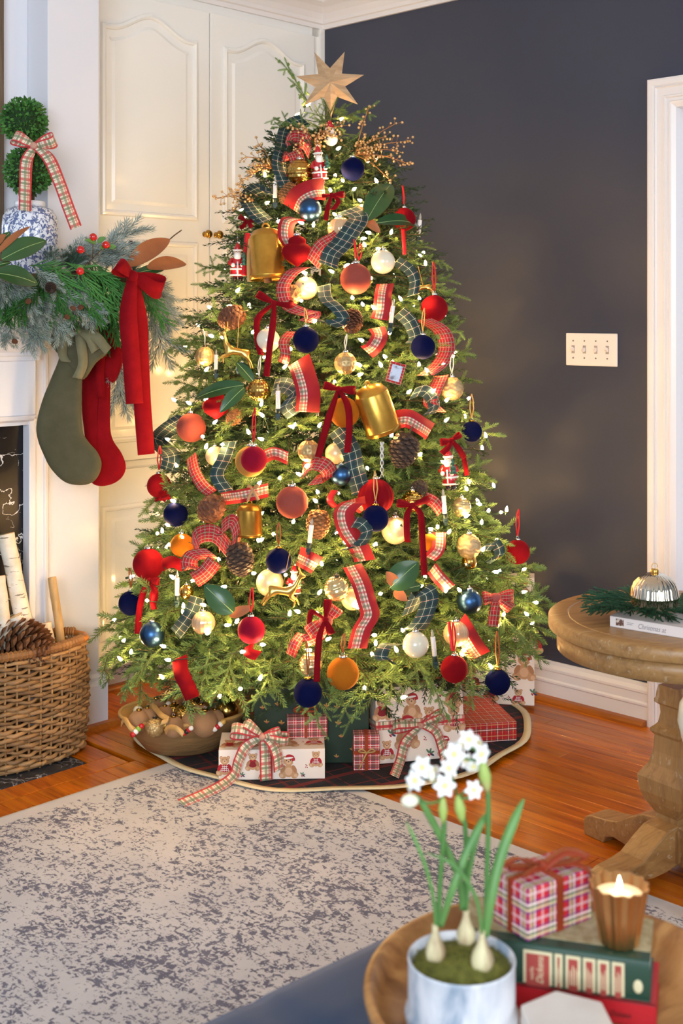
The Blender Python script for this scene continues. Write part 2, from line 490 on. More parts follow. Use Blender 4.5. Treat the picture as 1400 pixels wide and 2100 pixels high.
def offset(P, d):
    n = len(P); out = []
    for i in range(n):
        a, p, c = Vector(P[i - 1]), Vector(P[i]), Vector(P[(i + 1) % n])
        e1 = (p - a).normalized(); e2 = (c - p).normalized()
        n1 = Vector((-e1.y, e1.x)); n2 = Vector((-e2.y, e2.x))
        m = (n1 + n2); m = m.normalized() if m.length > 1e-6 else n1
        out.append(tuple(p + m * (d / max(0.35, m.dot(n1)))))
    return out
def raised_panel(P, parent, x):
    rings = [(0, 0.0005), (0.004, 0.009), (0.013, 0.012), (0.020, 0.008), (0.024, -0.006), (0.034, -0.006), (0.060, 0.005)]
    b = MB(); n = len(P); V = []; Fc = []
    for d_, h_ in rings:
        V += [(x + h_, y, z) for y, z in offset(P, d_)]
    for i in range(len(rings) - 1):
        for k in range(n):
            Fc.append((i * n + k, i * n + (k + 1) % n, (i + 1) * n + (k + 1) % n, (i + 1) * n + k))
    Fc.append(tuple(range((len(rings) - 1) * n, len(rings) * n)))
    b.add(V, Fc, 0, False)
    b.build('raised_panel', CREAM, parent)
for (b0, b1, kn) in ((0.069, 0.632, 0.606), (0.637, 1.200, 0.662)):
    y0, y1 = Y(b1), Y(b0)
    P1 = panel_outline(y0 + 0.06, y1 - 0.06, 1.735, 2.425, 0.065)
    P2 = panel_outline(y0 + 0.06, y1 - 0.06, 0.915, 1.655, 0)
    # door slab with sunk fields behind the panels
    m = MB().box(-0.003, y0, 0.849, 0.020, y1, 2.545)
    dr = m.build('door', CREAM, cab, bevel=.003)
    dr['label'] = 'tall cream door with an arched upper panel'
    raised_panel(P1, dr, 0.020); raised_panel(P2, dr, 0.020)
    kb = MB(); kb.M = Matrix.Translation((0.020, Y(kn), 1.688)) @ Matrix.Rotation(PI / 2, 4, 'Y')
    kb.lathe([(0.011, 0), (0.011, 0.003), (0.006, 0.005), (0.005, 0.012), (0.013, 0.017), (0.0165, 0.024), (0.014, 0.031), (0.006, 0.034), (1e-6, 0.0345)], 18)
    kb.build('knob', BRASS, dr)
    dl = MB().box(-0.003, y0, 0.146, 0.020, y1, 0.818).build('door', CREAM, cab, bevel=.003)
    dl['label'] = 'low cream door under the tall door'
    raised_panel(panel_outline(y0 + 0.06, y1 - 0.06, 0.21, 0.695, 0), dl, 0.020)
b = MB().box(0.0, Y(0.085), 2.510, 0.004, Y(0.07), 2.513); 

# ------------------------------------------------------------------ chimney breast with its panelling
BE = 1.291                                          # edge of the chimney breast
BR = b_at(98, 0.23)
b = MB()
b.box(-0.1, -BR, 0.0, 0.23, -BE, 2.745)
b.box(-0.1, -3.6, 0.0, 0.11, -BR, 2.745)
b.box(0.11, -3.6, 0.0, 0.215, -BR, 1.44)
struct(b.build('wall_chimney', WHITE, bevel=.002))
PB = [(0.22, 0), (0.25, 0), (0.25, 0.140), (0.246, 0.150), (0.240, 0.154), (0.240, 0.165), (0.231, 0.175), (0.22, 0.175)]
b = MB(); run(b, PB, BE - 0.022, b_at(99, 0.25), 'y'); b.box(-0.08, -(BE + .01), 0, 0.2485, -(BE - 0.022), 0.15); struct(b.build('baseboard_chimney', WHITE))
b = MB(); run(b, [(d + 0.249, z) for d, z in SH], BE - 0.05, b_at(110, 0.27), 'y'); struct(b.build('trim_shoe_chimney', SHOE))

fp = thing('fireplace', 'white painted fireplace mantel with black veined marble surround', 'fireplace', rm(0, 0), math.atan2(UR.y, UR.x))
bm_ = b_at(60, 0.235)
MB().box(0.2155, -2.95, 0.0035, 0.232, -bm_, 1.044).build('marble_surround', MARBLE, fp)
b = MB()
b.box(0.2155, -b_at(70, .258), 0.0035, 0.258, -b_at(99, .258), 1.30)
b.box(0.2155, -b_at(60, .268), 0.0035, 0.268, -b_at(74, .268), 1.05)
b.box(0.2155, -b_at(91, .263), 0.0035, 0.263, -b_at(96, .263), 1.30)
b.build('pilaster', WHITE, fp, bevel=.003)
b = MB(); b.box(0.2155, -2.95, 1.062, 0.285, -b_at(74, .285), 1.235)
b.build('frieze', WHITE, fp, bevel=.003)
b = MB(); run(b, [(0.2155, 1.030), (0.262, 1.030), (0.266, 1.040), (0.280, 1.048), (0.288, 1.062), (0.2155, 1.062)], b_at(73, .285), 2.95, 'y'); b.build('moulding', WHITE, fp)
b = MB(); run(b, [(0.2155, 1.235), (0.292, 1.235), (0.294, 1.248), (0.300, 1.252), (0.300, 1.262), (0.312, 1.276), (0.318, 1.296), (0.2155, 1.296)], b_at(84, .30), 2.95, 'y'); b.build('moulding', WHITE, fp)
b = MB(); run(b, [(0.2155, 1.296), (0.332, 1.296), (0.334, 1.36), (0.35, 1.40), (0.39, 1.43), (0.40, 1.455), (0.2155, 1.455)], b_at(102, .333), 2.95, 'y'); b.build('moulding', WHITE, fp)
MSB = 1.40
b = MB(); b.box(0.11, -2.95, 1.455, 0.43, -BR - 0.001, 1.497); b.box(0.231, -BR, 1.455, 0.43, -MSB, 1.497); b.build('mantel_shelf', WHITE, fp, bevel=.004)

# weathered mirror frame above the mantel
mf = thing('mirror', 'weathered wood mirror frame edge hung above the mantel', 'mirror', rm(0.111, b_at(2, .12), 1.52), math.atan2(UR.y, UR.x))
OLDW = mat('weathered_wood', '7A6650', 0.8, noise=(6, '4C3C2C', 0.35, 0.7), bump=(30, 0.5, 0.004), stretch=(8, 8, 0.6))
b = MB(); b.box(0.0, -0.070, 0, 0.03, 0.0, 1.1); b.box(0.0, -0.9, 0, 0.03, -0.83, 1.1); b.box(0.0, -0.83, 0, 0.03, -0.07, 0.07); b.box(0.0, -0.83, 1.03, 0.03, -0.07, 1.1)
b.build('frame', OLDW, mf, bevel=.004)
MB().box(0.0, -0.83, 0.07, 0.012, -0.07, 1.03).build('glass', mat('mirror_glass', 'D8DCE0', 0.03, 1.0), mf)
# ------------------------------------------------------------------ foliage templates
def needle_twig(b, p0, p1, rng, nl=0.0175, sp=0.0012, wd=0.0029, mi=0, stem=True, droop=0.0, stem_r=0.0014, ang=0.74, cone=1.0, smi=1):
    p0 = Vector(p0); p1 = Vector(p1)
    ax = p1 - p0; L = ax.length; d = ax / L
    a = d.orthogonal().normalized(); c = d.cross(a)
    if stem:
        b.tube([p0, p0.lerp(p1, 0.5) - Vector((0, 0, droop * 0.25)), p1 - Vector((0, 0, droop))], [stem_r, stem_r * 0.8, stem_r * 0.3], 3, smi, False)
    n = max(3, int(L / sp)); ph = rng.random() * 6
    V = b.v; base = len(V)
    for i in range(n):
        t = (i + 0.5) / n
        ph += 2.39996
        pr = a * math.cos(ph) + c * math.sin(ph)
        an = ang * (0.8 + rng.random() * 0.4) * (1 - 0.55 * max(0, (t - 0.8) / 0.2)) * cone
        nd = d * math.cos(an) + pr * math.sin(an)
        ln = nl * (0.8 + rng.random() * 0.35) * (1 if t < 0.8 else 1 - 0.4 * (t - 0.8) / 0.2) * min(1, 0.55 + t * 3)
        q = p0.lerp(p1, t) - Vector((0, 0, droop * t * t))
        s = nd.cross(pr if rng.random() < 0.5 else d).normalized() * (wd / 2)
        k = len(V)
        m_ = q + nd * ln * 0.5
        V.append(tuple(q)); V.append(tuple(m_ + s)); V.append(tuple(q + nd * ln)); V.append(tuple(m_ - s))
        b.f.append([k, k + 1, k + 2, k + 3]); b.mi.append(mi); b.sm.append(False); b.uv.append(None)
def bough_mesh(seed, L=0.32, nside=9, side=0.155, lift=0.0, sag=0.05, sp=0.0012, dens2=True):
    r = random.Random(seed); b = MB()
    def P(t): return Vector((L * t, 0.02 * math.sin(t * 5 + seed), lift * t * L - sag * t * t))
    for i in range(4):
        needle_twig(b, P(i / 4), P((i + 1) / 4), r, sp=sp, stem_r=0.0024)
    for i in range(nside):
        t = 0.14 + 0.80 * i / (nside - 1)
        sgn = 1 if i % 2 else -1
        yaw = sgn * math.radians(42 + r.random() * 26); pit = math.radians(r.uniform(-30, 34))
        ln = side * (1.12 - 0.62 * t) * (0.8 + 0.4 * r.random())
        d = Vector((math.cos(yaw) * math.cos(pit), math.sin(yaw) * math.cos(pit), math.sin(pit)))
        p = P(t)
        needle_twig(b, p, p + d * ln, r, sp=sp, droop=0.012 * r.random())
        if dens2 and ln > 0.08:
            for s2 in ((-1,), (1,))[i % 2]:
                y2 = yaw + s2 * math.radians(48); q = p + d * ln * (0.42 + 0.1 * s2)
                d2 = Vector((math.cos(y2) * math.cos(pit), math.sin(y2) * math.cos(pit), math.sin(pit) + r.uniform(-.2, .2)))
                needle_twig(b, q, q + d2 * ln * 0.5, r, sp=sp * 1.1)
    return b.mesh('branch', [NEEDLE, TWIG])

# ------------------------------------------------------------------ christmas tree
TC = Vector((-0.055, 4.20, 0))
PROF = [(0.0, .58), (0.12, .70), (0.22, .775), (0.345, .785), (0.45, .745), (0.56, .70), (0.70, .64), (0.84, .60), (1.09, .55), (1.37, .485), (1.52, .42), (1.65, .355), (1.785, .275), (1.95, .165), (2.08, .06), (2.2, .01)]
def RZ(z):
    if z <= PROF[0][0]: return PROF[0][1]
    for (z0, r0), (z1, r1) in zip(PROF, PROF[1:]):
        if z <= z1: return r0 + (r1 - r0) * (z - z0) / (z1 - z0)
    return 0.01
def treeP(px, py, off=0.0, k=0.96):
    """the point where the sight of a pixel meets the crown, moved off metres towards the viewer"""
    best = None; D = 3.25
    while D < 4.3:
        p = at(px, py, D)
        g = math.hypot(p.x - TC.x, p.y - TC.y) - RZ(p.z) * k
        if g <= 0: best = D; break
        if best is None or g < bg: bg = g; best = D if D <= 4.2 else best
        D += 0.006
    return at(px, py, best - off)
def wall_limit(p, m=0.05):
    q = p - CORNER
    return min(q.dot(UR), q.dot(UL)) - m

tree = thing('christmas_tree', 'tall green artificial spruce Christmas tree in the room corner', 'christmas tree', (TC.x, TC.y, 0))
b = MB(); b.tube([(0, 0, 0.10), (0, 0, 0.9), (0.002, 0, 1.7), (0.01, 0, 2.12)], [0.028, 0.024, 0.016, 0.006], 10)
b.build('trunk', TWIG, tree)
b = MB()
for k in range(4):
    a = PI / 4 + k * PI / 2
    b.tube([(0.02 * math.cos(a), 0.02 * math.sin(a), 0.16), (0.16 * math.cos(a), 0.16 * math.sin(a), 0.05), (0.27 * math.cos(a), 0.27 * math.sin(a), 0.012)], 0.009, 6)
b.tube([(0, 0, 0.02), (0, 0, 0.2)], 0.032, 12)
b.build('stand', BLACK, tree)
# inner foliage round the pole that closes the crown, colour darkened as gap shade
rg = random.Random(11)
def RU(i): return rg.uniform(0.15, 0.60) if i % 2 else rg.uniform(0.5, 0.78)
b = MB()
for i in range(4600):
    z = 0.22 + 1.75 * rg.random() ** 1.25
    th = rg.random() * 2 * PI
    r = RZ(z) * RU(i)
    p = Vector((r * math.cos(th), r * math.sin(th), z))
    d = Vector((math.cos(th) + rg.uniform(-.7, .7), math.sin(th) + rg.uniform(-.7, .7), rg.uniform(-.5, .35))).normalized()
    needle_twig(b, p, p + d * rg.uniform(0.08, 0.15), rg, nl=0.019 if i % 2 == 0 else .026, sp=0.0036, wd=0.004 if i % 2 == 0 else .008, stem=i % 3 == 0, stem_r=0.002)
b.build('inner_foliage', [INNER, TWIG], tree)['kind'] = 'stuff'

BOUGHS = [bough_mesh(20 + i, L=(0.30, 0.33, 0.28, 0.34, 0.31, 0.29)[i], nside=(9, 10, 9, 10, 10, 8)[i], sag=(0.03, 0.06, 0.0, 0.05, -0.02, 0.04)[i]) for i in range(6)]
def place_bough(z, th, R, Lf, elev, k, roll=0.0):
    L = 0.31 * Lf
    tip = Vector((R * math.cos(th), R * math.sin(th), z))
    d = Vector((math.cos(th) * math.cos(elev), math.sin(th) * math.cos(elev), math.sin(elev)))
    o = put('branch', BOUGHS[k], tree)
    o.matrix_local = Matrix.Translation(tip - d * L) @ Matrix.Rotation(th, 4, 'Z') @ Matrix.Rotation(-elev, 4, 'Y') @ Matrix.Rotation(roll, 4, 'X') @ Matrix.Diagonal((Lf, Lf, Lf, 1))
    return o
# tiers of branches, closer set on the side that faces the room
nb = 0
cand = []
z = 0.20
while z < 2.10:
    R = RZ(z)
    cnt = max(5, int(round(2 * PI * R / (0.150 if R > .3 else 0.105))))
    ph = rg.random() * 6
    for i in range(cnt):
        th = ph + 2 * PI * i / cnt + rg.uniform(-.12, .12)
        front = -math.sin(th)                       # 1 = towards the room
        if front < -0.35 and i % 3: continue
        if front < 0.0 and front >= -0.35 and i % 4 == 0: continue
        rr = R * rg.uniform(0.86, 1.0)
        zz = z + rg.uniform(-.03, .03)
        if front > 0: zz = max(zz, 0.20 + 0.15 * front ** 1.5 + rg.uniform(0, .03))
        if math.cos(th) > .55 and front > -.6: zz = max(zz, .37 + rg.uniform(0, .04))
        if math.cos(th) < -.75: zz = max(zz, .28 + rg.uniform(0, .04))
        if front > 0: rr *= 1 - .07 * front * max(0, 1 - zz / .6)
        for _ in range(30):
            if wall_limit(Vector((TC.x + rr * math.cos(th), TC.y + rr * math.sin(th), 0)), 0.07) > 0: break
            rr *= 0.95
        hgt = zz / 2.0
        elev = math.radians(-16 + 36 * min(1, hgt * 1.15) + rg.uniform(-12, 12))
        if zz < 0.42: elev = math.radians(rg.uniform(-24, -2) if math.cos(th) < .55 else rg.uniform(-10, 2))
        Lf = max(0.45, min(1.16, rr * 1.6)) * rg.uniform(0.9, 1.1)
        if zz > 1.6: Lf = min(Lf, 0.74)
        if zz > 1.85: Lf = min(Lf, 0.56); elev += 0.25
        cand.append((front, zz, th, rr, Lf, elev, rg.randrange(6), rg.uniform(-.5, .5)))
    z += 0.088 if z < 1.2 else 0.074
cand.sort(key=lambda c: -c[0])
for c in cand[:284]:
    place_bough(*c[1:]); nb += 1
# single branches that the picture shows against the walls and over the parcels
def aimed(p0, p1, k, roll=0.0):
    d = p1 - p0; L = d.length; f = L / 0.31
    o = put('branch', BOUGHS[k], tree)
    o.matrix_local = Matrix.Translation(p0 - TC) @ d.to_track_quat('X', 'Z').to_matrix().to_4x4() @ Matrix.Rotation(roll, 4, 'X') @ Matrix.Diagonal((f, f, f, 1))
for (x0, y0, x1, y1, off) in ((640, 228, 598, 132, 0), (655, 250, 770, 225, .03), (620, 262, 555, 254, .02), (640, 270, 560, 235, .02), (660, 1330, 632, 1480, .06), (820, 1350, 790, 1450, .06), (840, 1340, 925, 1450, .05),
                              (560, 1350, 525, 1450, .05), (430, 1330, 400, 1430, .04), (680, 1380, 730, 1480, .08), (960, 1330, 985, 1440, .02), (1010, 1240, 1110, 1350, .0), (330, 1330, 250, 1400, .0), (480, 1340, 440, 1440, .06)):
    D0 = treeP(x0, y0).y
    nb += 1
    aimed(at(x0, y0, D0 - off * .3), at(x1, y1, D0 - off), nb % 6)

# ------------------------------------------------------------------ string of warm lights in the tree
BULBS = [int(v) for v in '''392 829 418 820 437 869 417 896 421 921 454 912 348 903 363 959 512 891 541 902 534 833 541 855 603 876 450 966 360 1029 527 996 572 984 415 1069 349 1078 322 1095 333 1093 377 1108 346 1121
531 1058 562 1098 531 1110 600 1072 478 1067 687 786 652 877 604 876 801 897 859 935 884 806 834 807 754 962 772 986 626 958 618 975 653 1013 650 1030 708 1114 770 1118 888 1087 897 1083 911 865 997 898 913 950 1013 1000
988 1035 1001 1050 1038 1050 951 1060 987 1075 918 1095 1016 1110 987 1131 959 1158 1022 1174 958 819 912 824 962 991 958 1006 303 1232 231 1274 251 1317 268 1341 250 1355 340 1327 350 1354 336 1392 448 1431 464 1203
422 1242 460 1282 483 1278 376 1248 377 1260 422 1300 391 1193 493 1337 264 1184 495 1412 358 1187 532 1110 517 1176 615 1256 593 1263 650 1260 652 1219 668 1313 771 1302 770 1324 764 1345 815 1338 742 1149 770 1119
778 1218 534 1322 519 1345 531 1396 747 1415 821 1432 733 1250 638 1335 945 1214 911 1215 937 1282 1020 1287 1031 1265 1023 1175 1069 1215 1103 1236 1083 1262 951 1345 1009 1372 871 1185 828 1296 858 1203 947 1334
627 217 605 239 674 292 690 307 687 362 704 372 723 390 678 393 590 411 543 418 543 363 742 413 737 428 689 442 678 462 642 466 623 459 567 456 761 479 801 481 774 375 739 490 696 246 614 327 584 498 562 538 630 561
625 580 633 589 654 600 619 617 484 600 465 629 432 632 510 627 516 684 460 692 438 691 414 748 420 762 596 718 580 756 539 733 642 661 617 757 685 559 705 548 716 675 749 507 770 511 867 520 873 545 706 547 764 571
723 613 745 627 769 635 824 617 860 615 913 648 790 645 717 677 746 700 799 687 792 735 783 753 804 751 859 752 878 764 905 749 932 732 733 770 741 752 690 1095 820 1075 660 1160 640 1290 880 1250 585 1180 450 1150'''.split()]
sl = thing('string_lights', 'string of small warm white lights wound through the Christmas tree', 'string lights', (TC.x, TC.y, 0))
BULB = bpy.data.materials.new('warm_bulb'); BULB.use_nodes = True
g = N(BULB)
g.p.inputs['Base Color'].default_value = lin('FFF2D8')
g.p.inputs['Emission Color'].default_value = (1.0, 0.60, 0.22, 1)
g.p.inputs['Emission Strength'].default_value = BULB_POWER
SOCK = mat('green_wire', '1E3A22', 0.6)
b = MB()
b.lathe([(0.0016, 0.0), (0.0044, 0.003), (0.0050, 0.008), (0.0036, 0.014), (1e-6, 0.020)], 6, 0)
b.lathe([(0.0030, -0.011), (0.0036, -0.008), (0.0036, 0.001), (0.0012, 0.002)], 6, 1)
bulb_me = b.mesh('bulb', [BULB, SOCK])
rb = random.Random(5)
pts = [treeP(BULBS[i], BULBS[i + 1], rb.uniform(0.0, 0.03), k=0.97) for i in range(0, len(BULBS), 2)]
tries = 0
while len(pts) < 296 and tries < 5000:
    tries += 1
    z = 0.25 + 1.7 * rb.random() ** 1.3
    th = rb.random() * 2 * PI
    r = RZ(z) * rb.uniform(0.70, 0.97)
    p = Vector((TC.x + r * math.cos(th), TC.y + r * math.sin(th), z))
    if math.sin(th) < -0.25 or wall_limit(p, 0.06) < 0: continue
    pts.append(p)
for p in pts:
    o = put('bulb', bulb_me, sl, p - Vector((TC.x, TC.y, 0)), (rb.uniform(-1.4, 1.4), rb.uniform(-1.4, 1.4), rb.random() * 6))
order = sorted(pts, key=lambda p: (int(p.z / 0.09), (1 if int(p.z / 0.09) % 2 else -1) * math.atan2(p.y - TC.y, p.x - TC.x)))
b = MB()
for p, q in zip(order, order[1:]):
    p = p - Vector((TC.x, TC.y, 0)); q = q - Vector((TC.x, TC.y, 0))
    m_ = (p + q) / 2; m_ = Vector((m_.x * 0.93, m_.y * 0.93, m_.z - 0.012))
    b.tube(catmull([p, m_, q], 3), 0.0013, 3, 0, False)
b.build('wire', SOCK, sl)

# ------------------------------------------------------------------ star on top
WOODSTAR = mat('star_wood', 'C6A580', 0.6, noise=(5, 'AA8660', 0.35, 0.7), bump=(40, 0.2, 0.002), stretch=(2, 2, 14))
c = at(677, 171, 4.14)
st = thing('tree_topper', 'wooden seven-pointed star on top of the tree', 'star', c)
b = MB(); n = 7
ro, ri = 71 / F * 4.14, 31 / F * 4.14
ang = [math.radians(65.5 - 360 / 14 * i) for i in range(14)]
rim = [((ro if i % 2 == 0 else ri) * math.cos(a), (ro if i % 2 == 0 else ri) * math.sin(a)) for i, a in enumerate(ang)]
V = [(0, -0.022, 0), (0, 0.022, 0)] + [(x, -0.003, z) for x, z in rim] + [(x, 0.003, z) for x, z in rim]
for i in range(14):
    j = (i + 1) % 14
    fb = MB(); fb.add([V[0], V[2 + i], V[2 + j], V[16 + i], V[16 + j], V[1]], [(0, 1, 2), (5, 4, 3), (1, 3, 4, 2)], 0, False)
    fb.M = None
    pc = fb.build('facet', WOODSTAR, st)
b = MB(); b.lathe([(0.012, -0.14), (0.010, -0.07), (0.004, -0.05)], 10, c=(0, 0.022, 0)); b.build('holder', BLACK, st)
# ------------------------------------------------------------------ ribbons and bows
def stripe_ribbon(name, base, bands, us, rough=0.75):
    return plaid(name, base, us, bands, rough, 0.3)
R_RED = plaid('red_tartan_ribbon', 'AE141F', [(.030, .25, .22, '4C4A30', .55), (.030, .25, .04, 'E8D8C0', .55), (.030, .75, .04, 'F0D8C8', .6), (.015, .5, .05, '8A0C16', .5)],
              [(.018, .3, .22, '55532F', .55), (.018, .3, .05, 'E8DCC4', .55), (.018, .78, .05, 'F0D8C8', .55)])
R_GREEN = plaid('green_tartan_ribbon', '23403C', [(.024, .5, .35, '142A34', .6), (.024, .02, .05, 'E4DCC0', .85), (.048, .5, .03, 'D8907C', .8)],
                [(.020, .5, .35, '142A34', .55), (.020, .98, .06, 'E4DCC0', .85)])
R_CREAM = plaid('cream_tartan_ribbon', 'E6D6BC', [(.034, .25, .26, 'C43038', .75), (.034, .62, .20, '6E7A58', .8), (.034, .87, .04, 'A02028', .8)],
                [(.036, .06, .14, 'C22832', .95), (.036, .5, .22, '6E7A58', .7), (.036, .75, .12, 'C85050', .6), (.036, .94, .12, 'C22832', .95)])
R_MIX = plaid('velvet_edged_tartan_ribbon', 'A60E1A', [(.026, .3, .26, '5A5A3C', .6), (.026, .80, .24, 'B01824', .65)],
              [(1.0, .022, .022, 'E8D8C0', .82), (1.0, .018, .004, '5A5A3C', .75), (1.0, .027, .003, 'B81420', .8), (1.0, .014, .003, 'B81420', .8)], umask=(.022, .0115))
R_VEL = VELVET['red']
SATIN = mat('red_satin', 'C01826', 0.45, sheen=0.4)
GOLDRIB = mat('gold_satin', 'C9A062', 0.4, sheen=0.3)
CORDM = {'gold': mat('gold_cord', 'C89A58', 0.5), 'red': mat('red_cord', 'B8121E', 0.7), 'rust': mat('rust_cord', '9A5428', 0.6), 'clear': mat('clear_cord', 'D8D8CC', 0.3)}
EYE = Vector((0, 0, H))
def ribbon_geo(b, pts, wid, tilts, mi=0, n=7, twistdir=None, vofs=0.0, pen=None, mixp=0.72):
    """pts: points; wid: width in m; tilts: degrees the flat side turns away from the viewer.
    The width keeps one direction in space (pen) so that curls bend out of their plane like real ribbon."""
    P = catmull(pts, n)
    T = catmull([Vector((t, 0, 0)) for t in tilts], n)
    if not hasattr(wid, '__len__'): wid = [wid] * len(pts)
    W = catmull([Vector((q, 0, 0)) for q in wid], n)
    if pen is None:
        ch = P[-1] - P[0]
        if ch.length < 1e-4: ch = P[len(P) // 2] - P[0]
        pen = ch.cross((P[0] - EYE).normalized()).normalized()
        pen = (pen + Vector((0, .30, .0))).normalized()
    Lp, Rp, uL, uR = [], [], [], []
    s = 0; prev = None
    for i, p in enumerate(P):
        t = (P[min(i + 1, len(P) - 1)] - P[max(i - 1, 0)]).normalized()
        v = (p - EYE).normalized()
        w_ = t.cross(v)
        w_ = w_.normalized() if w_.length > .1 else pen
        if w_.dot(pen) < 0: w_ = -w_
        w_ = (pen * mixp + w_ * (1 - mixp)).normalized()
        d = Matrix.Rotation(math.radians(T[i].x * .5), 3, t) @ w_
        if i: s += (p - P[i - 1]).length
        h = W[i].x / 2
        Lp.append(p - d * h); Rp.append(p + d * h); uL.append((s, vofs)); uR.append((s, vofs + 2 * h))
    b.strip(Lp, Rp, mi, uL, uR)
def ribbon(name, label, cat, pts, wpx, m, group=None, depth=None, parent=None, origin=None, n=7):
    """pts: (px, py, off, tilt)"""
    depth = depth or treeP
    Q = [depth(p[0], p[1], p[2] if len(p) > 2 else 0.02) for p in pts]
    tl = [p[3] if len(p) > 3 else 0 for p in pts]
    wl = [wpx / F * q.y for q in Q]
    b = MB(); ribbon_geo(b, Q, wl, tl, n=n)
    if parent is None:
        o = b.build(name, m, origin=Q[0], solid=0.0007)
        return tag(o, label, cat, group)
    return b.build(name, m, parent, origin, solid=0.0007)
def bow(name, label, cat, knot, loops, tails, wpx, m, group=None, depth=None, kr=None, plump=0.014):
    depth = depth or treeP
    K = depth(*knot)
    root = thing(name, label, cat, K, 0, group)
    sc = K.y / F
    for lp in loops:                                # loop given by its far tip (px, py) and its half height in px
        tx, ty, hh = lp[0], lp[1], lp[2]
        dx, dy = tx - knot[0], ty - knot[1]; L = math.hypot(dx, dy); nx, ny = -dy / L, dx / L
        o0 = knot[2]
        def q(u, vv, off): return depth(knot[0] + dx * u + nx * vv, knot[1] + dy * u + ny * vv, o0 + off)
        h2 = hh * .42
        pts = [q(0, 0, .004), q(.4, h2 * .5, plump * .8), q(.8, h2, plump), q(1.0, h2 * .5, plump * .3), q(.94, -h2 * .6, -plump * .5), q(.5, -h2 * .6, -plump * .5), q(0, 0, -.002)]
        pv = (depth(knot[0] + nx * 10, knot[1] + ny * 10, o0) - K).normalized()
        pv = (pv + Vector((0, .45, 0))).normalized()
        b = MB(); ribbon_geo(b, pts, [wpx * sc * f for f in (.45, .8, 1.0, 1, 1, .8, .45)], [0] * 7, n=5, pen=pv, mixp=.97)
        b.build('loop', m, root, K, solid=0.0008)
    for tl in tails:
        pts = [depth(knot[0], knot[1], knot[2] + .004)] + [depth(p[0], p[1], (p[2] if len(p) > 2 else knot[2])) for p in tl]
        b = MB(); ribbon_geo(b, pts, [wpx * sc * .55] + [wpx * sc] * (len(pts) - 1), [0] + [(p[3] if len(p) > 3 else 0) for p in tl])
        b.build('tail', m, root, K, solid=0.0008)
    b = MB(); r = (kr or wpx * .55) * sc
    b.ball((0, -r * .6, 0), r, 10, 7, sx=1.0, sy=.8, sz=.9)
    b.build('knot', m, root)
    return root
# ------------------------------------------------------------------ ornaments
def ballf(fn, n=40, m=24):
    V = []; Fc = []
    for i in range(m + 1):
        ph = PI * i / m
        for k in range(n):
            a = 2 * PI * k / n
            r = fn(a, ph); s = max(1e-5, math.sin(ph))
            V.append((r * s * math.cos(a), r * s * math.sin(a), r * math.cos(ph)))
    for i in range(m):
        for k in range(n):
            Fc.append((i * n + k, (i + 1) * n + k, (i + 1) * n + (k + 1) % n, i * n + (k + 1) % n))
    return V, Fc
def fm(fn, name, m, n=40, q=24):
    b = MB(); V, Fc = ballf(fn, n, q); b.add(V, Fc, 0, True); return b.mesh(name, m)
def scal(a, ph):
    row = ph / PI * 9; i = int(row); fr = row - i
    u = (a / (2 * PI) * 10 + 0.5 * (i % 2)) % 1
    return 1 + 0.05 * (fr - 0.5) + 0.05 * math.sin(PI * u) * fr
def cells(a, ph):
    u = abs(math.sin(a * 5)); v = abs(math.sin(ph * 5))
    return 0.95 + 0.075 * min(1, 2.2 * u) * min(1, 2.2 * v)
def squares(a, ph):
    u = abs(math.sin(a * 7)); v = abs(math.sin(ph * 7))
    return 1.0 - 0.05 * (1 if (u > .6 and v > .6) else 0)
def ripple(a, ph): return 1 + 0.03 * math.sin(ph * 16 + 1.6 * math.sin(a * 7))
def ribs(a, ph): return 1 + 0.035 * abs(math.cos(a * 9)) * math.sin(ph)
def mercury(name, h, h2, rough=0.25, metal=1.0, bump=None):
    return mat(name, h, rough, metal, noise=(6, h2, 0.35, 0.7), bump=bump)
GL = {k: mat('globe_' + k, h, r, m, coat=c, bump=bp, noise=nz) for k, h, r, m, c, bp, nz in (
    ('blue', '3E6088', .36, 1.0, 0, None, None), ('pearl', 'E4DAC0', .22, .0, .8, None, None), ('pale', 'D8C49A', .4, .3, .3, None, None))}
G_GOLD = mercury('gold_mercury', 'D2A85C', 'A67C34')
G_CHAMP = mercury('champagne_mercury', 'D8BE90', 'BFA070', 0.35, .7, (300, .5, .002))
G_MATTE = mercury('matte_gold', 'C6AA78', 'AC8E5C', .45, .6)
G_SCAL = mercury('pearl_gold', 'DCC896', 'C8AC74', .25, .7)
G_GLASS = mat('champagne_glass', 'D8B48C', 0.12, 0.35, coat=.5)
def smooth_ball(a, ph): return 1.0
def soft(a, ph): return 1.0 + 0.004 * math.sin(3 * a) * math.sin(ph)
def onion(a, ph):
    return 1.0
_cache = {}
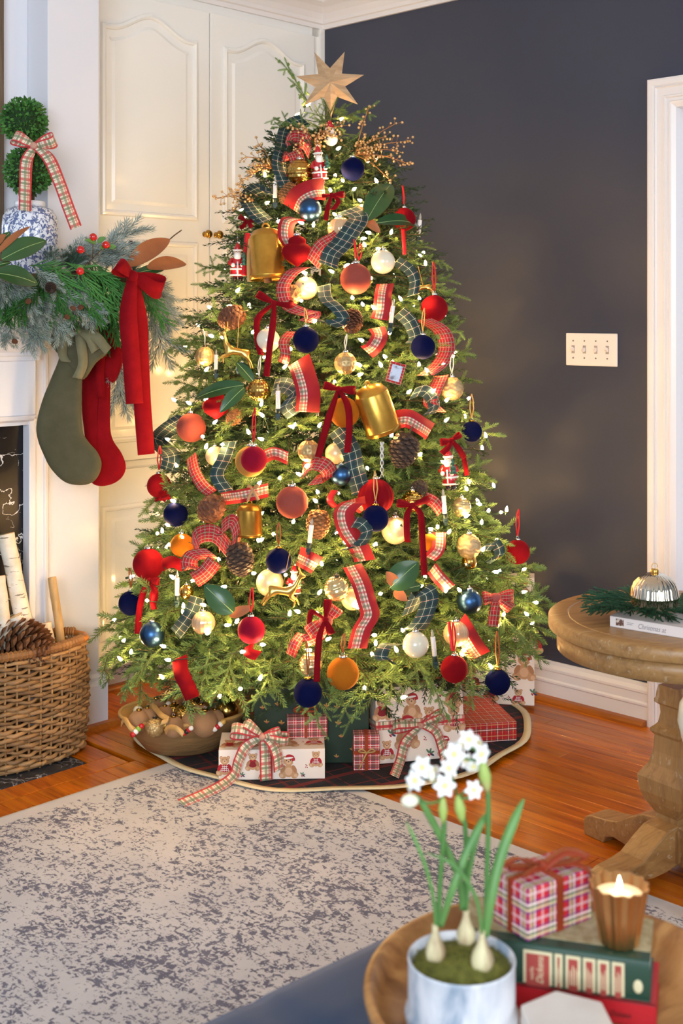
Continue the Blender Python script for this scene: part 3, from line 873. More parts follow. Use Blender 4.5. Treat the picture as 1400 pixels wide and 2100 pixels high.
def globe(kind):
    if kind in _cache: return _cache[kind]
    if kind.startswith('v_'): me = fm(soft, 'globe', VELVET[kind[2:]], 32, 20)
    elif kind in GL: me = fm(smooth_ball, 'globe', GL[kind], 32, 20)
    elif kind == 'ribred': me = fm(ribs, 'globe', VELVET['red'], 72, 20)
    elif kind == 'scallop': me = fm(scal, 'globe', G_SCAL, 60, 45)
    elif kind == 'goldscallop': me = fm(scal, 'globe', G_GOLD, 60, 45)
    elif kind == 'cells': me = fm(cells, 'globe', G_GOLD, 60, 36)
    elif kind == 'squares': me = fm(squares, 'globe', G_MATTE, 84, 42)
    elif kind == 'maze': me = fm(ripple, 'globe', G_CHAMP, 70, 48)
    elif kind == 'ribglass': me = fm(ribs, 'globe', G_GLASS, 72, 18)
    elif kind == 'matte': me = fm(cells, 'globe', G_MATTE, 60, 36)
    elif kind == 'gold': me = fm(smooth_ball, 'globe', G_GOLD, 32, 20)
    elif kind == 'onion':
        b = MB(); b.lathe([(1e-5, -1.0), (.12, -.95), (.30, -.80), (.80, -.48), (1.0, -.10), (.92, .22), (.70, .42), (.56, .50), (.58, .60), (.56, .74), (.42, .88), (.25, .95), (.2, 1.0), (1e-5, 1.02)], 32)
        me = b.mesh('globe', VELVET['red'])
    _cache[kind] = me
    return me
b = MB(); b.lathe([(.26, -.06), (.26, .12), (.22, .16), (1e-5, .17)], 12)
CAP = {k: b.mesh('cap', m) for k, m in (('silver', SILVER), ('gold', BRASS), ('dark', mat('dark_cap', '4A4038', .35, .8)))}
b = MB(); b.tube([(.10 * math.cos(a), 0, .24 + .10 * math.sin(a)) for a in [2 * PI * i / 10 for i in range(11)]], .02, 5)
RINGM = b.mesh('hook', SILVER)
GRP = {}
def bauble(px, py, rpx, kind, label, off=0.02, cord=None, cl=40, cap='silver', depth=None, tilt=(0, 0), group='baubles hung on the tree'):
    depth = depth or treeP
    K = depth(px, py, off)
    r = rpx / F * K.y
    o = thing('bauble', label, 'ornament', K, random.random() * 6, group)
    put('globe', globe(kind), o, (0, 0, 0), (tilt[0], tilt[1], 0), r)
    zt = r * (1.0 if kind != 'onion' else 1.0)
    if cap:
        put('cap', CAP[cap], o, (0, 0, zt * .985), (0, 0, 0), r)
        put('hook', RINGM, o, (0, 0, zt * .985), (0, 0, 0), r)
    if cord:
        L = cl / F * K.y; z0 = zt + r * .3
        cb = MB(); wv = .0018 if cord in ('clear', 'gold') else .0022
        for s in (-1, 1):
            cb.tube([(0, 0, z0), (s * .006, 0, z0 + L * .4), (s * .004, .003, z0 + L * .8), (0, .006, z0 + L)], wv, 5)
        cb.build('cord', CORDM[cord], o)
    return o
for a in (
    (723, 347, 24, 'v_navy', 'navy velvet bauble near the tree top beside the gold berry spray', .05),
    (627, 697, 27, 'v_navy', 'navy velvet bauble hanging beside the cream pearl bauble with red ribbon', .04, 'gold', 30),
    (867, 712, 25, 'v_navy', 'navy velvet bauble in front of the arc of red tartan ribbon', .04, 'gold', 48),
    (770, 1063, 27, 'v_navy', 'navy velvet bauble hanging in front of the ribbed red velvet bauble', .075, 'gold', 62, 'gold'),
    (571, 1150, 26, 'v_navy', 'navy velvet bauble above the leaping gold deer', .03, 'rust', 45, 'gold'),
    (631, 1421, 29, 'v_navy', 'navy velvet bauble hanging lowest over the small tartan parcel', .06, 'rust', 70, 'gold'),
    (1020, 1399, 26, 'v_navy', 'navy velvet bauble in front of the tall teddy bear parcel', .05, 'rust', 70, 'gold'),
    (967, 885, 21, 'v_navy', 'navy velvet bauble half hidden at the right edge of the tree', .0, 'gold', 50, 'gold'),
    (360, 1055, 25, 'v_navy', 'navy velvet bauble half hidden beside the big pinecone at the left edge', .0),
    (268, 1237, 25, 'v_navy', 'navy velvet bauble half hidden below the big red bauble', .0, 'rust', 40),
    (636, 430, 24, 'blue', 'satin steel blue bauble below the red plaid ribbon curl near the top', .035),
    (699, 974, 22, 'blue', 'satin steel blue bauble beside the curled tartan ribbon in the middle', .02),
    (312, 1301, 26, 'blue', 'satin steel blue bauble at the lower left of the tree', .03),
    (962, 1234, 26, 'blue', 'satin steel blue bauble beside the red tartan bow on the right', .01),
    (497, 757, 14, 'blue', 'small steel blue bauble behind the magnolia leaves', -.01),
    (304, 1157, 32, 'v_red', 'large red velvet bauble at the left edge above a red bow', .0),
    (326, 996, 25, 'v_red', 'red velvet bauble hanging by the lowest end of the green ribbon on the left', .0, 'red', 50),
    (520, 942, 27, 'v_crimson', 'crimson velvet bauble in front of the tan velvet bauble', .085, 'red', 70),
    (1061, 1132, 25, 'v_red', 'red velvet bauble hanging clear at the right edge on a red loop', .0, 'red', 56),
    (931, 1372, 28, 'v_red', 'dark red velvet bauble low beside the white candle on the right', .03, 'red', 60),
    (515, 1292, 28, 'v_crimson', 'crimson velvet bauble low on the left partly under a branch', .02, 'red', 50),
    (890, 633, 28, 'v_red', 'red velvet bauble on a long red ribbon at the upper right edge', .0, 'red', 60),
    (770, 1018, 36, 'ribred', 'large ribbed red velvet bauble behind the navy bauble', .015),
    (828, 450, 24, 'v_red', 'red velvet bauble behind the magnolia leaves near the top', -.02, 'red', 40),
    (609, 515, 32, 'onion', 'red velvet onion shaped bauble beside the brass bell', .04),
    (443, 832, 29, 'onion', 'red velvet onion shaped bauble under the magnolia leaves on the left', .0, None, 0, 'silver'),
    (729, 572, 32, 'v_rose', 'dusty rose velvet bauble below the red loop near the upper middle', .03, 'red', 40),
    (599, 1030, 33, 'v_rose', 'large dusty rose velvet bauble in the middle above the white candle', .05),
    (392, 877, 30, 'v_rose', 'dusty rose velvet bauble at the left edge beside the green ribbon', .0),
    (706, 846, 31, 'v_rust', 'amber velvet bauble between the red bow tails and the brass bell', .03),
    (703, 1381, 33, 'v_rust', 'amber velvet bauble at the bottom centre of the tree', .04, 'rust', 40),
    (514, 946, 32, 'v_gold', 'tan velvet bauble behind the crimson one', .03),
    (373, 1118, 24, 'v_rust', 'amber velvet bauble half hidden behind the tartan ribbon loops', -.01),
    (605, 524, 20, 'v_rust', 'small amber bauble tucked behind the red onion bauble', -.03),
    (549, 698, 25, 'pearl', 'cream pearl bauble behind the long red ribbon tail', .02),
    (785, 537, 25, 'pearl', 'cream pearl bauble beside the dusty rose bauble on the upper right', .03),
    (852, 1322, 27, 'pearl', 'cream pearl bauble beside the white candle at the lower right', .06),
    (627, 591, 24, 'pale', 'pale gold bauble glowing behind lights above the navy bauble', -.01),
    (688, 930, 22, 'pale', 'pale gold bauble behind the red bow tails', -.02),
    (810, 1088, 28, 'pale', 'pale gold bauble behind twigs below the navy bauble', -.02),
    (722, 1228, 23, 'pale', 'pale gold bauble behind the long plaid ribbon', -.02),
    (553, 1195, 28, 'pale', 'pale gold bauble behind the leaping gold deer', -.02),
    (614, 354, 27, 'goldscallop', 'gold scale-patterned bauble near the top beside the bearded figurine', .03),
    (531, 800, 23, 'cells', 'gold lattice glass bauble beside the white candle on the left', .04, 'clear', 40, 'dark'),
    (633, 925, 23, 'squares', 'gold bauble with cut squares beside the red ribbon tail', .03, None, 0, 'dark'),
    (926, 797, 24, 'maze', 'champagne gold bauble with a wavy relief on the right edge', .02, 'clear', 40),
    (961, 1120, 25, 'maze', 'champagne glitter bauble with a wavy relief at the lower right', .03),
    (708, 745, 23, 'squares', 'pale gold relief bauble in the centre above the red bow', .03, 'clear', 30),
    (690, 1207, 25, 'scallop', 'pearl scale-patterned glass bauble left of the long plaid ribbon', .045, None, 0, 'dark', None, (.3, .2)),
    (420, 731, 20, 'matte', 'matte gold bauble hanging at the left edge beside a candle', .0, 'clear', 30, 'dark'),
    (945, 1040, 20, 'scallop', 'pearl gold bauble beside the white candle on the right edge', .0),
    (935, 1300, 26, 'ribglass', 'ribbed champagne glass bauble at the lower right behind a twig', .01),
    (697, 470, 25, 'ribglass', 'ribbed champagne glass bauble behind the green ribbon near the top', .015),
    (417, 1277, 24, 'ribglass', 'ribbed champagne glass bauble below the single magnolia leaf', .0),
    (382, 1214, 15, 'gold', 'small shiny gold bauble beside the candle at the lower left', .01),
    (637, 1362, 24, 'scallop', 'pearl glass bauble behind the long red ribbon tail at the bottom', .01, None, 0, 'dark'),
    (845, 1028, 22, 'goldscallop', 'gold bauble behind the red bow on the right', .0),
    (441, 935, 20, 'pale', 'pale gold bauble behind the green ribbon at the left edge', -.02),
    (962, 1152, 16, 'gold', 'small gold bauble under the champagne glitter bauble', .0),
    (880, 1112, 18, 'v_rust', 'amber bauble behind the red ribbon tail on the right', -.02)):
    bauble(*a)

# pinecones
def cone_scale():
    b = MB()
    V = [(-.07, 0, 0), (.07, 0, 0), (.19, .19, .03), (.15, .31, .05), (0, .37, .06), (-.15, .31, .05), (-.19, .19, .03), (0, .20, .11), (0, .31, .14)]
    b.add(V, [(0, 1, 2, 7), (0, 7, 6), (7, 2, 3, 8), (7, 8, 5, 6), (8, 3, 4), (8, 4, 5), (0, 6, 5, 4, 3, 2, 1)], 0, False)
    return b
PCM = {'tan': mat('pinecone_tan', 'A87444', .7, noise=(14, '6E4222', .35, .7), sheen=.2), 'brown': mat('pinecone_brown', '74462C', .7, noise=(14, '4E2C1C', .35, .7), sheen=.2), 'dark': mat('pinecone_dark', '4C3A30', .65, noise=(14, '2E221C', .35, .7), sheen=.2)}
def cone_xforms(n=96):
    out = []
    for i in range(n):
        t = (i + .5) / n
        z = 0.50 - 0.92 * t                         # stalk end first
        rad = 0.30 * math.sin(PI * (0.16 + 0.80 * t)) ** 0.75
        a = i * 2.39996
        s = 0.80 * (0.45 + 0.6 * math.sin(PI * min(1, 0.15 + t * .8)))
        out.append(Matrix.Rotation(a, 4, 'Z') @ Matrix.Translation((0, rad * .62, z)) @ Matrix.Rotation(math.radians(-34 - 30 * t), 4, 'X') @ Matrix.Diagonal((s, s, s, 1)))
    return out
pcb = MB(); pcb.lathe([(.05, .5), (.16, .42), (.22, .1), (.16, -.3), (.03, -.48)], 10)
sb = cone_scale()
for M_ in cone_xforms():
    pcb.M = M_; pcb.add(sb.v, sb.f, 0, False)
pcb.M = None
PCMESH = {k: pcb.mesh('scales', m) for k, m in PCM.items()}
b = MB(); b.tube([(0, 0, .44), (.02, 0, .58), (0.05, 0, .7)], .03, 5); PSTALK = b.mesh('stalk', TWIG)
def pinecone(px, py, lpx, kind, label, off, rot, group='pinecones in the tree'):
    K = treeP(px, py, off); L = lpx / F * K.y
    o = thing('pinecone', label, 'pinecone', K, 0, group)
    o.rotation_euler = rot
    put('scales', PCMESH[kind], o, sc=L); put('stalk', PSTALK, o, sc=L)
for a in (
    (592, 397, 46, 'tan', 'pale tan pinecone near the top beside the white candle', .02, (.5, .3, 1)),
    (722, 659, 52, 'brown', 'brown pinecone in the middle under the S-shaped green ribbon', .03, (.4, .75, 2)),
    (597, 606, 48, 'tan', 'tan pinecone inside the arc of red tartan ribbon', .01, (1.0, .5, 0)),
    (475, 651, 58, 'brown', 'brown pinecone at the left edge below the bearded figurine', .01, (1.2, .2, 1)),
    (433, 1044, 64, 'brown', 'large brown pinecone above the tartan loops on the left', .03, (.9, -.3, 1)),
    (652, 1074, 58, 'tan', 'upright tan pinecone behind the white candle in the middle', .02, (.1, .1, 2)),
    (828, 922, 72, 'dark', 'large dark brown pinecone below the tilted brass bell', .03, (.3, .1, 1)),
    (492, 1146, 68, 'dark', 'dark brown pinecone hanging under the small brass bell', .03, (.1, -.2, 0)),
    (858, 1003, 40, 'dark', 'small dark pinecone deep between branches on the right', -.01, (.8, .2, 1)),
    (480, 856, 36, 'tan', 'small tan pinecone deep between branches under the red onion bauble', -.01, (.8, .2, 1))):
    pinecone(*a)

# brass bells
BELLM = mat('aged_brass', 'D8A648', .3, .85, noise=(5, '8A6224', .42, .72), bump=(25, .15, .002))
def bell(px, py, wpx, hpx, label, off, rot):
    K = treeP(px, py, off); s = 1 / F * K.y; R_, h = wpx * s / 2, hpx * s
    o = thing('bell', label, 'bell', K, 0, 'brass bells in the tree'); o.rotation_euler = rot
    b = MB(); b.lathe([(R_ * .2, h * .5), (R_ * .75, h * .44), (R_ * .93, h * .34), (R_ * .97, h * .33), (R_ * .97, h * .31), (R_, h * .29), (R_ * 1.0, -h * .40), (R_ * 1.05, -h * .41), (R_ * 1.05, -h * .44), (R_ * 1.02, -h * .45), (R_ * 1.04, -h * .5), (R_ * .98, -h * .5), (R_ * .96, -h * .44), (R_ * .94, h * .25), (R_ * .2, h * .42)], 36)
    b.build('body', BELLM, o)
    b = MB(); b.box(R_ * .97, -R_ * .1, -h * .44, R_ * 1.03, R_ * .1, h * .3); b.build('seam', BELLM, o, bevel=.001)
    b = MB(); b.tube([(R_ * .22 * math.cos(a), 0, h * .5 + R_ * .24 * math.sin(a)) for a in [PI * i / 8 for i in range(9)]], R_ * .06, 6); b.build('crown_loop', BELLM, o)
    b = MB(); b.tube([(0, 0, h * .4), (0, 0, -h * .42)], R_ * .05, 6); b.tube([(0, 0, -h * .38), (0, 0, -h * .56)], [R_ * .2, R_ * .24], 10); b.build('clapper', mat('dark_wood_clapper', '4A3020', .6), o)
bell(547, 520, 70, 108, 'large upright aged brass bell at the upper left of the tree', .03, (-.1, 0, .5))
bell(771, 838, 72, 104, 'tilted aged brass bell with an open mouth in the middle of the tree', .045, (-.25, -.26, 1.2))
bell(511, 1066, 52, 66, 'small brass bell hanging beside the tartan ribbon loops', .03, (.0, 0, .5))

# bearded figurines in red coats
FM = {k: mat('glazed_' + k, h, .25, coat=.5) for k, h in (('red', 'B81A20'), ('white', 'EFE9E2'), ('skin', 'E0AE90'), ('black', '1C1A1C'), ('green', '2E5A48'))}
def figurine_meshes():
    d = {}
    b = MB(); b.lathe([(.17, .12), (.20, .16), (.19, .30), (.15, .44), (.155, .55), (.10, .65), (1e-5, .67)], 18, sy=.8)
    for s in (-1, 1): b.tube([(s * .13, 0, .58), (s * .21, -.03, .47), (s * .12, -.15, .41)], [.055, .06, .05], 8)
    d['coat'] = (b, 'red')
    b = MB()
    for z, r in ((.15, .19), (.31, .185)): b.tube([(r * math.cos(a) * 1.02, r * .82 * math.sin(a), z) for a in [2 * PI * i / 16 for i in range(17)]], .026, 6)
    b.tube([(0, -.155, .15), (0, -.145, .32), (0, -.125, .5)], .022, 6)
    for s in (-1, 1): b.ball((s * .12, -.15, .41), .058, 8, 6)
    b.tube([(.105 * math.cos(a), .1 * math.sin(a), .80) for a in [2 * PI * i / 12 for i in range(13)]], .028, 6)
    b.ball((.03, .03, 1.0), .032, 8, 6); d['fur_trim'] = (b, 'white')
    b = MB(); b.ball((0, -.01, .73), .1, 14, 10); b.ball((0, -.112, .735), .02, 8, 6); d['head'] = (b, 'skin')
    b = MB(); b.ball((0, -.075, .645), .1, 14, 10, sz=1.25, sy=.6); b.tube([(-.07, -.10, .70), (0, -.125, .71), (.07, -.10, .70)], [.012, .028, .012], 6); b.ball((0, .02, .74), .108, 12, 8, sy=.8); d['beard'] = (b, 'white')
    b = MB(); b.lathe([(.105, .80), (.085, .88), (.045, .96), (1e-5, 1.01)], 14, sy=.95); d['hat'] = (b, 'red')
    b = MB()
    for s in (-1, 1):
        b.tube([(s * .07, 0, .18), (s * .075, -.01, .05), (s * .075, -.03, .02)], [.06, .06, .055], 8); b.ball((s * .075, -.06, .03), .055, 8, 6, sz=.6); b.ball((s * .035, -.098, .76), .012, 6, 5)
    b.tube([(.158 * math.cos(a), .13 * math.sin(a), .43) for a in [2 * PI * i / 14 for i in range(15)]], .016, 5); d['boots'] = (b, 'black')
    b = MB()
    for z, r in ((.40, .10), (.50, .085), (.60, .06)): b.lathe([(r, z), (.02, z + .16)], 9, c=(.17, -.16, 0))
    d['sapling'] = (b, 'green')
    return {k: v[0].mesh(k, FM[v[1]]) for k, v in d.items()}
FIG = figurine_meshes()
def figurine(px, py, hpx, label, off, rz, ry=0):
    K = treeP(px, py, off); s = hpx / F * K.y
    o = thing('figurine_ornament', label, 'ornament', K - Vector((0, 0, s / 2)), rz, 'bearded figurine ornaments'); o.rotation_euler = (0, ry, rz)
    for k, me in FIG.items(): put(k, me, o, sc=s)
    b = MB(); b.lathe([(.02, 1.0), (.02, 1.03), (1e-5, 1.04)], 8); b.tube([(0, 0, 1.03), (0, 0, 1.25)], .006, 4)
    put('hanger', b.mesh('hanger', SILVER), o, sc=s)
figurine(657, 339, 80, 'bearded figurine in a red coat and cap near the top of the tree', .05, .3, -.08)
figurine(487, 537, 78, 'bearded figurine in a red coat holding a small green tree at the left edge', .03, .1)
figurine(925, 962, 86, 'bearded figurine in a red coat hanging at the right edge under a red bow', .03, -.5, -.1)
figurine(603, 1192, 66, 'bearded figurine with a red cap mostly hidden by branches above the low deer', -.01, 0)

# gold deer (one continuous skinned body)
def skin(name, nodes, edges, m, parent, sc=1.0, sub=2):
    me = bpy.data.meshes.new(name)
    me.from_pydata([tuple(Vector(n_[:3]) * sc) for n_ in nodes], edges, [])
    me.materials.append(m)
    o = put(name, me, parent)
    md = o.modifiers.new('skin', 'SKIN'); md.use_smooth_shade = True
    for i, n_ in enumerate(nodes): me.skin_vertices[0].data[i].radius = (n_[3] * sc, n_[3] * sc)
    me.skin_vertices[0].data[0].use_root = True
    s = o.modifiers.new('sub', 'SUBSURF'); s.levels = sub; s.render_levels = sub
    return o
def deer(px, py, lpx, label, off, flip, ry):
    K = treeP(px, py, off); s = lpx / F * K.y
    o = thing('deer_ornament', label, 'ornament', K, 0, 'gold deer ornaments'); o.rotation_euler = (0, ry, PI if flip else 0)
    nd = [(0, 0, 0, .11), (.22, 0, .04, .12), (-.25, 0, .02, .12), (.33, 0, .18, .08), (.38, 0, .38, .055), (.43, 0, .50, .06), (.56, 0, .47, .035), (-.37, 0, .10, .03),
          (-.30, .06, -.12, .06), (-.42, .06, -.24, .03), (-.50, .06, -.42, .022), (-.28, -.06, -.12, .06), (-.36, -.06, -.26, .03), (-.44, -.06, -.44, .022),
          (.28, .05, -.10, .045), (.42, .05, -.16, .028), (.50, .05, -.30, .02), (.24, -.05, -.12, .045), (.38, -.05, -.20, .028), (.36, -.05, -.36, .02),
          (.40, .05, .58, .018), (.34, .09, .70, .014), (.36, .12, .84, .01), (.40, -.05, .58, .018), (.34, -.09, .70, .014), (.36, -.12, .84, .01)]
    ed = [(0, 1), (0, 2), (1, 3), (3, 4), (4, 5), (5, 6), (2, 7), (2, 8), (8, 9), (9, 10), (2, 11), (11, 12), (12, 13), (1, 14), (14, 15), (15, 16), (1, 17), (17, 18), (18, 19), (5, 20), (20, 21), (21, 22), (5, 23), (23, 24), (24, 25)]
    skin('body', nd, ed, GOLD, o, s, 1)
    b = MB(); b.tube([(0, 0, .08 * s), (.05 * s, 0, 1.1 * s)], .0008, 4); b.build('cord', CORDM['gold'], o)
deer(578, 1213, 78, 'leaping gold deer ornament hanging low between the navy and crimson baubles', .06, False, .15)
deer(486, 722, 72, 'gold deer ornament hanging at the left edge under a pinecone', .03, True, -.1)
deer(868, 590, 42, 'small gold deer ornament behind the green ribbon on the upper right edge', .0, True, .2)

# clip-on candles
CW = mat('candle_white', 'F0EAE6', .35); FL = mat('clear_flame', 'E8E0D0', .1, trans=.7); CLIP = mat('dark_green_clip', '1C3230', .5)
b = MB(); b.lathe([(.0075, .0), (.0078, .06), (.0070, .062), (.0045, .0625)], 12); C_ME = b.mesh('candle_stick', CW)
b = MB(); b.lathe([(.0040, .062), (.0052, .068), (.0048, .074), (.0022, .082), (1e-5, .087)], 10); F_ME = b.mesh('flame_tip', FL)
b = MB(); b.lathe([(.0072, -.014), (.0082, 0.0), (.0082, .003)], 10); b.box(-.008, -.004, -.028, .008, .004, -.012); b.box(-.004, -.012, -.034, .004, .012, -.022); K_ME = b.mesh('clip', CLIP)
def candle(px, py, hpx, label, off, ry=0.0):
    K = treeP(px, py, off); s = hpx / F * K.y / .087
    o = thing('candle_ornament', label, 'candle', K - Vector((0, 0, .0435 * s)), 0, 'clip-on candles in the tree'); o.rotation_euler = (0, ry, 0)
    for me in (C_ME, F_ME, K_ME): put(me.name, me, o, sc=s)
for a in ((564, 383, 50, 'white clip-on candle near the top beside a pale pinecone', .05), (857, 462, 52, 'white clip-on candle behind the magnolia leaves at the right edge', .0, .1), (801, 638, 52, 'white clip-on candle beside the twisted tartan ribbon on the upper right', .06, .12),
          (570, 813, 54, 'white clip-on candle between the gold lattice bauble and the green ribbon', .07), (443, 737, 44, 'white clip-on candle beside the matte gold bauble at the left edge', .03), (634, 1088, 54, 'white clip-on candle beside the upright pinecone in the middle', .07, .12),
          (363, 1196, 54, 'white clip-on candle at the lower left beside the big red bauble', .05), (891, 1318, 58, 'white clip-on candle beside the cream pearl bauble at the bottom', .07, -.1), (912, 1028, 54, 'white clip-on candle under the bearded figurine at the right edge', .04, -.08)):
    candle(*a)

# magnolia leaves
LEAFT = mat('magnolia_green', '284C26', .32, coat=.2, noise=(8, '365C30', .35, .7)); LEAFB = mat('magnolia_brown', 'A4643A', .6, noise=(8, '8A5030', .35, .7), sheen=.3)
VEIN = mat('leaf_vein', 'A8BE7C', .5)
def leaf_geo(b, base, tip, nrm, wd, bend=.1, fold=.25, top=0, bot=1, n=12, shape=None):
    base = Vector(base); tip = Vector(tip); ax = tip - base; L = ax.length; ax /= L
    nrm = (Vector(nrm) - ax * Vector(nrm).dot(ax)).normalized(); sd = ax.cross(nrm)
    rows = []
    for i in range(n + 1):
        t = i / n
        w_ = wd / 2 * (shape(t) if shape else math.sin(PI * min(1, .04 + .96 * t ** .85)) ** .75)
        c = base + ax * L * t + nrm * (bend * L * math.sin(PI * t) - bend * .4 * L * t * t)
        rows.append([c + sd * w_ * u + nrm * (abs(u) ** 1.6 * fold * w_) for u in (-1, -.5, 0, .5, 1)])
    for mi, sg in ((top, .0005), (bot, -.0005)):
        V = [p + nrm * sg for r in rows for p in r]
        Fc = []
        for i in range(n):
            for k in range(4):
                q = (i * 5 + k, i * 5 + k + 1, (i + 1) * 5 + k + 1, (i + 1) * 5 + k)
                Fc.append(q if mi == top else q[::-1])
        b.add(V, Fc, mi, True)
    return rows
def leaf_obj(base, tip, nrm, wd, parent, K, bend=.1, fold=.25, brown=False, vein=True):
    b = MB(); rows = leaf_geo(b, base, tip, nrm, wd, bend, fold)
    if vein and not brown: b.tube([r[2] + Vector(nrm).normalized() * .001 for r in rows[:-1]], .0009, 4, 2)
    o = b.build('leaf', [LEAFB if brown else LEAFT, LEAFT if brown else LEAFB, VEIN], parent, K)
    if brown: o['label'] = 'brown underside of a leaf'
    return o
def magnolia(label, leaves, group='magnolia sprays in the tree', depth=None):
    depth = depth or treeP
    K = depth(*leaves[0][0])
    o = thing('magnolia_spray', label, 'leaves', K, 0, group)
    for lf in leaves:
        (a, c, wpx) = lf[:3]; brown = len(lf) > 3 and lf[3]; nr = lf[4] if len(lf) > 4 else (0, -1, .35)
        p, q = depth(*a), depth(*c)
        leaf_obj(p, q, nr, wpx / F * p.y, o, K, brown=brown, bend=.07)
    return o
magnolia('magnolia spray with two large green leaves near the tree top on the right', [((752, 452, .05), (803, 374, .09), 52), ((773, 458, .06), (866, 465, .08), 36, False, (0, -1, .5)), ((750, 465, .04), (735, 420, .03), 20, True), ((748, 450, .03), (780, 478, .05), 20, True)])
magnolia('magnolia spray with drooping green leaves over the red onion bauble on the left', [((500, 790, .05), (396, 818, .09), 34, False, (0, -1, .6)), ((500, 795, .05), (450, 846, .12), 30), ((520, 783, .02), (484, 742, .03), 24), ((505, 795, .03), (530, 805, .0), 16, True)])
magnolia('single broad magnolia leaf at the lower left beside the candle', [((478, 1256, .03), (418, 1200, .09), 50), ((470, 1262, .02), (520, 1245, .02), 22, True)])
magnolia('magnolia leaf with orange underside at the lower right of the long ribbon', [((800, 1205, .03), (858, 1152, .07), 56), ((815, 1212, .02), (865, 1200, .03), 30), ((812, 1200, .03), (792, 1172, .05), 24, True), ((808, 1212, .03), (835, 1232, .05), 22, True)])

# gold berry sprays
BERRY = mat('gold_berry', 'E2B880', .3, .7); GTW = mat('gold_twig', 'A87648', .5, .5)
def berry_spray(label, base, tips, seed, group='gold berry sprays'):
    r = random.Random(seed); K = treeP(*base)
    o = thing('berry_spray', label, 'berry spray', K, 0, group)
    sb_ = MB(); pos = []
    for (tx, ty, of) in tips:
        T_ = treeP(tx, ty, of); T_.y = K.y - of
        T_ = at(tx, ty, K.y - of)
        mid = K.lerp(T_, .5) + Vector((0, 0, .012))
        P = catmull([K, mid, T_], 6)
        sb_.tube(P, [.0016] * len(P), 4)
        pos.append(T_)
        for i in range(2, len(P)):
            for s in (-1, 1):
                if r.random() < .34: continue
                d = Vector((r.uniform(-.5, .5) + .5 * (P[i] - P[i - 1]).normalized().x, r.uniform(-.8, .2), r.uniform(-.2, 1) * s)).normalized() * r.uniform(.012, .026)
                sb_.tube([P[i], P[i] + d], .0008, 3, 0, False); pos.append(P[i] + d)
    sb_.build('stem', GTW, o, K)
    bb_ = MB(); bb_.ball((0, 0, 0), .0052, 8, 6); bm_ = bb_.mesh('berry', BERRY)
    for p in pos: put('berry', bm_, o, p - K, sc=r.uniform(.65, .95))
berry_spray('gold berry spray fanning out on the right beside the navy bauble near the top', (728, 318, .02), [(836, 290, .0), (812, 253, .0), (757, 218, .02), (835, 335, .02), (800, 370, .04), (815, 310, .0), (790, 280, .03), (770, 330, .05), (745, 290, .05)], 1)
berry_spray('gold berry spray reaching out over the cabinet door from the upper left of the tree', (560, 345, .0), [(504, 322, .0), (530, 296, .0), (494, 372, .0), (522, 345, .02), (515, 355, .03)], 2)
berry_spray('gold berry spray low at the upper left edge above the small red bow', (520, 412, .0), [(443, 407, .0), (478, 432, .0), (492, 382, .0), (470, 398, .0)], 3)
berry_spray('gold berry spray among the red tartan curls near the tree top', (640, 290, .02), [(600, 262, .05), (625, 268, .06), (655, 300, .06), (670, 268, .06), (690, 280, .05), (700, 258, .04), (610, 310, .05)], 4)

# framed photo ornament, glass icicle
K = treeP(811, 765, .05); o = thing('photo_ornament', 'small red tartan framed photo hanging above the tilted brass bell', 'ornament', K); o.rotation_euler = (0, .28, 0)
b = MB(); b.box(-.024, -.002, -.032, .024, .002, .032); b.build('frame', R_RED, o, bevel=.001)
b = MB(); b.box(-.016, -.0032, -.024, .016, -.0022, .024); b.build('photo', mat('photo_print', 'B8C4D8', .3, noise=(40, '5A5468', .45, .6)), o)
K = treeP(783, 942, .06); o = thing('icicle_ornament', 'twisted clear glass icicle hanging in the middle of the tree', 'ornament', K)
b = MB()
for ph in (0, PI): b.tube([(.004 * math.cos(i * .7 + ph), .004 * math.sin(i * .7 + ph), .05 - .0045 * i) for i in range(24)], [.0032 - .0001 * i for i in range(24)], 6)
b.build('glass', mat('icicle_glass', 'F0F4F8', .05, trans=.6, spec=.8), o)
K = treeP(676, 268, .05); o = thing('snowman_ornament', 'small white snowman ornament with a red cap under the star', 'ornament', K)
b = MB(); b.ball((0, 0, 0), .016); b.ball((.004, 0, -.028), .022); b.build('body', FM['white'], o)
b = MB(); b.lathe([(.014, .010), (.010, .024), (1e-5, .036)], 12); b.build('hat', FM['red'], o)
b = MB(); b.ball((-.005, -.0155, .002), .0024, 6, 5); b.ball((.005, -.0155, .002), .0024, 6, 5); b.ball((0, -.017, -.004), .003, 6, 5); b.build('eyes', FM['black'], o)
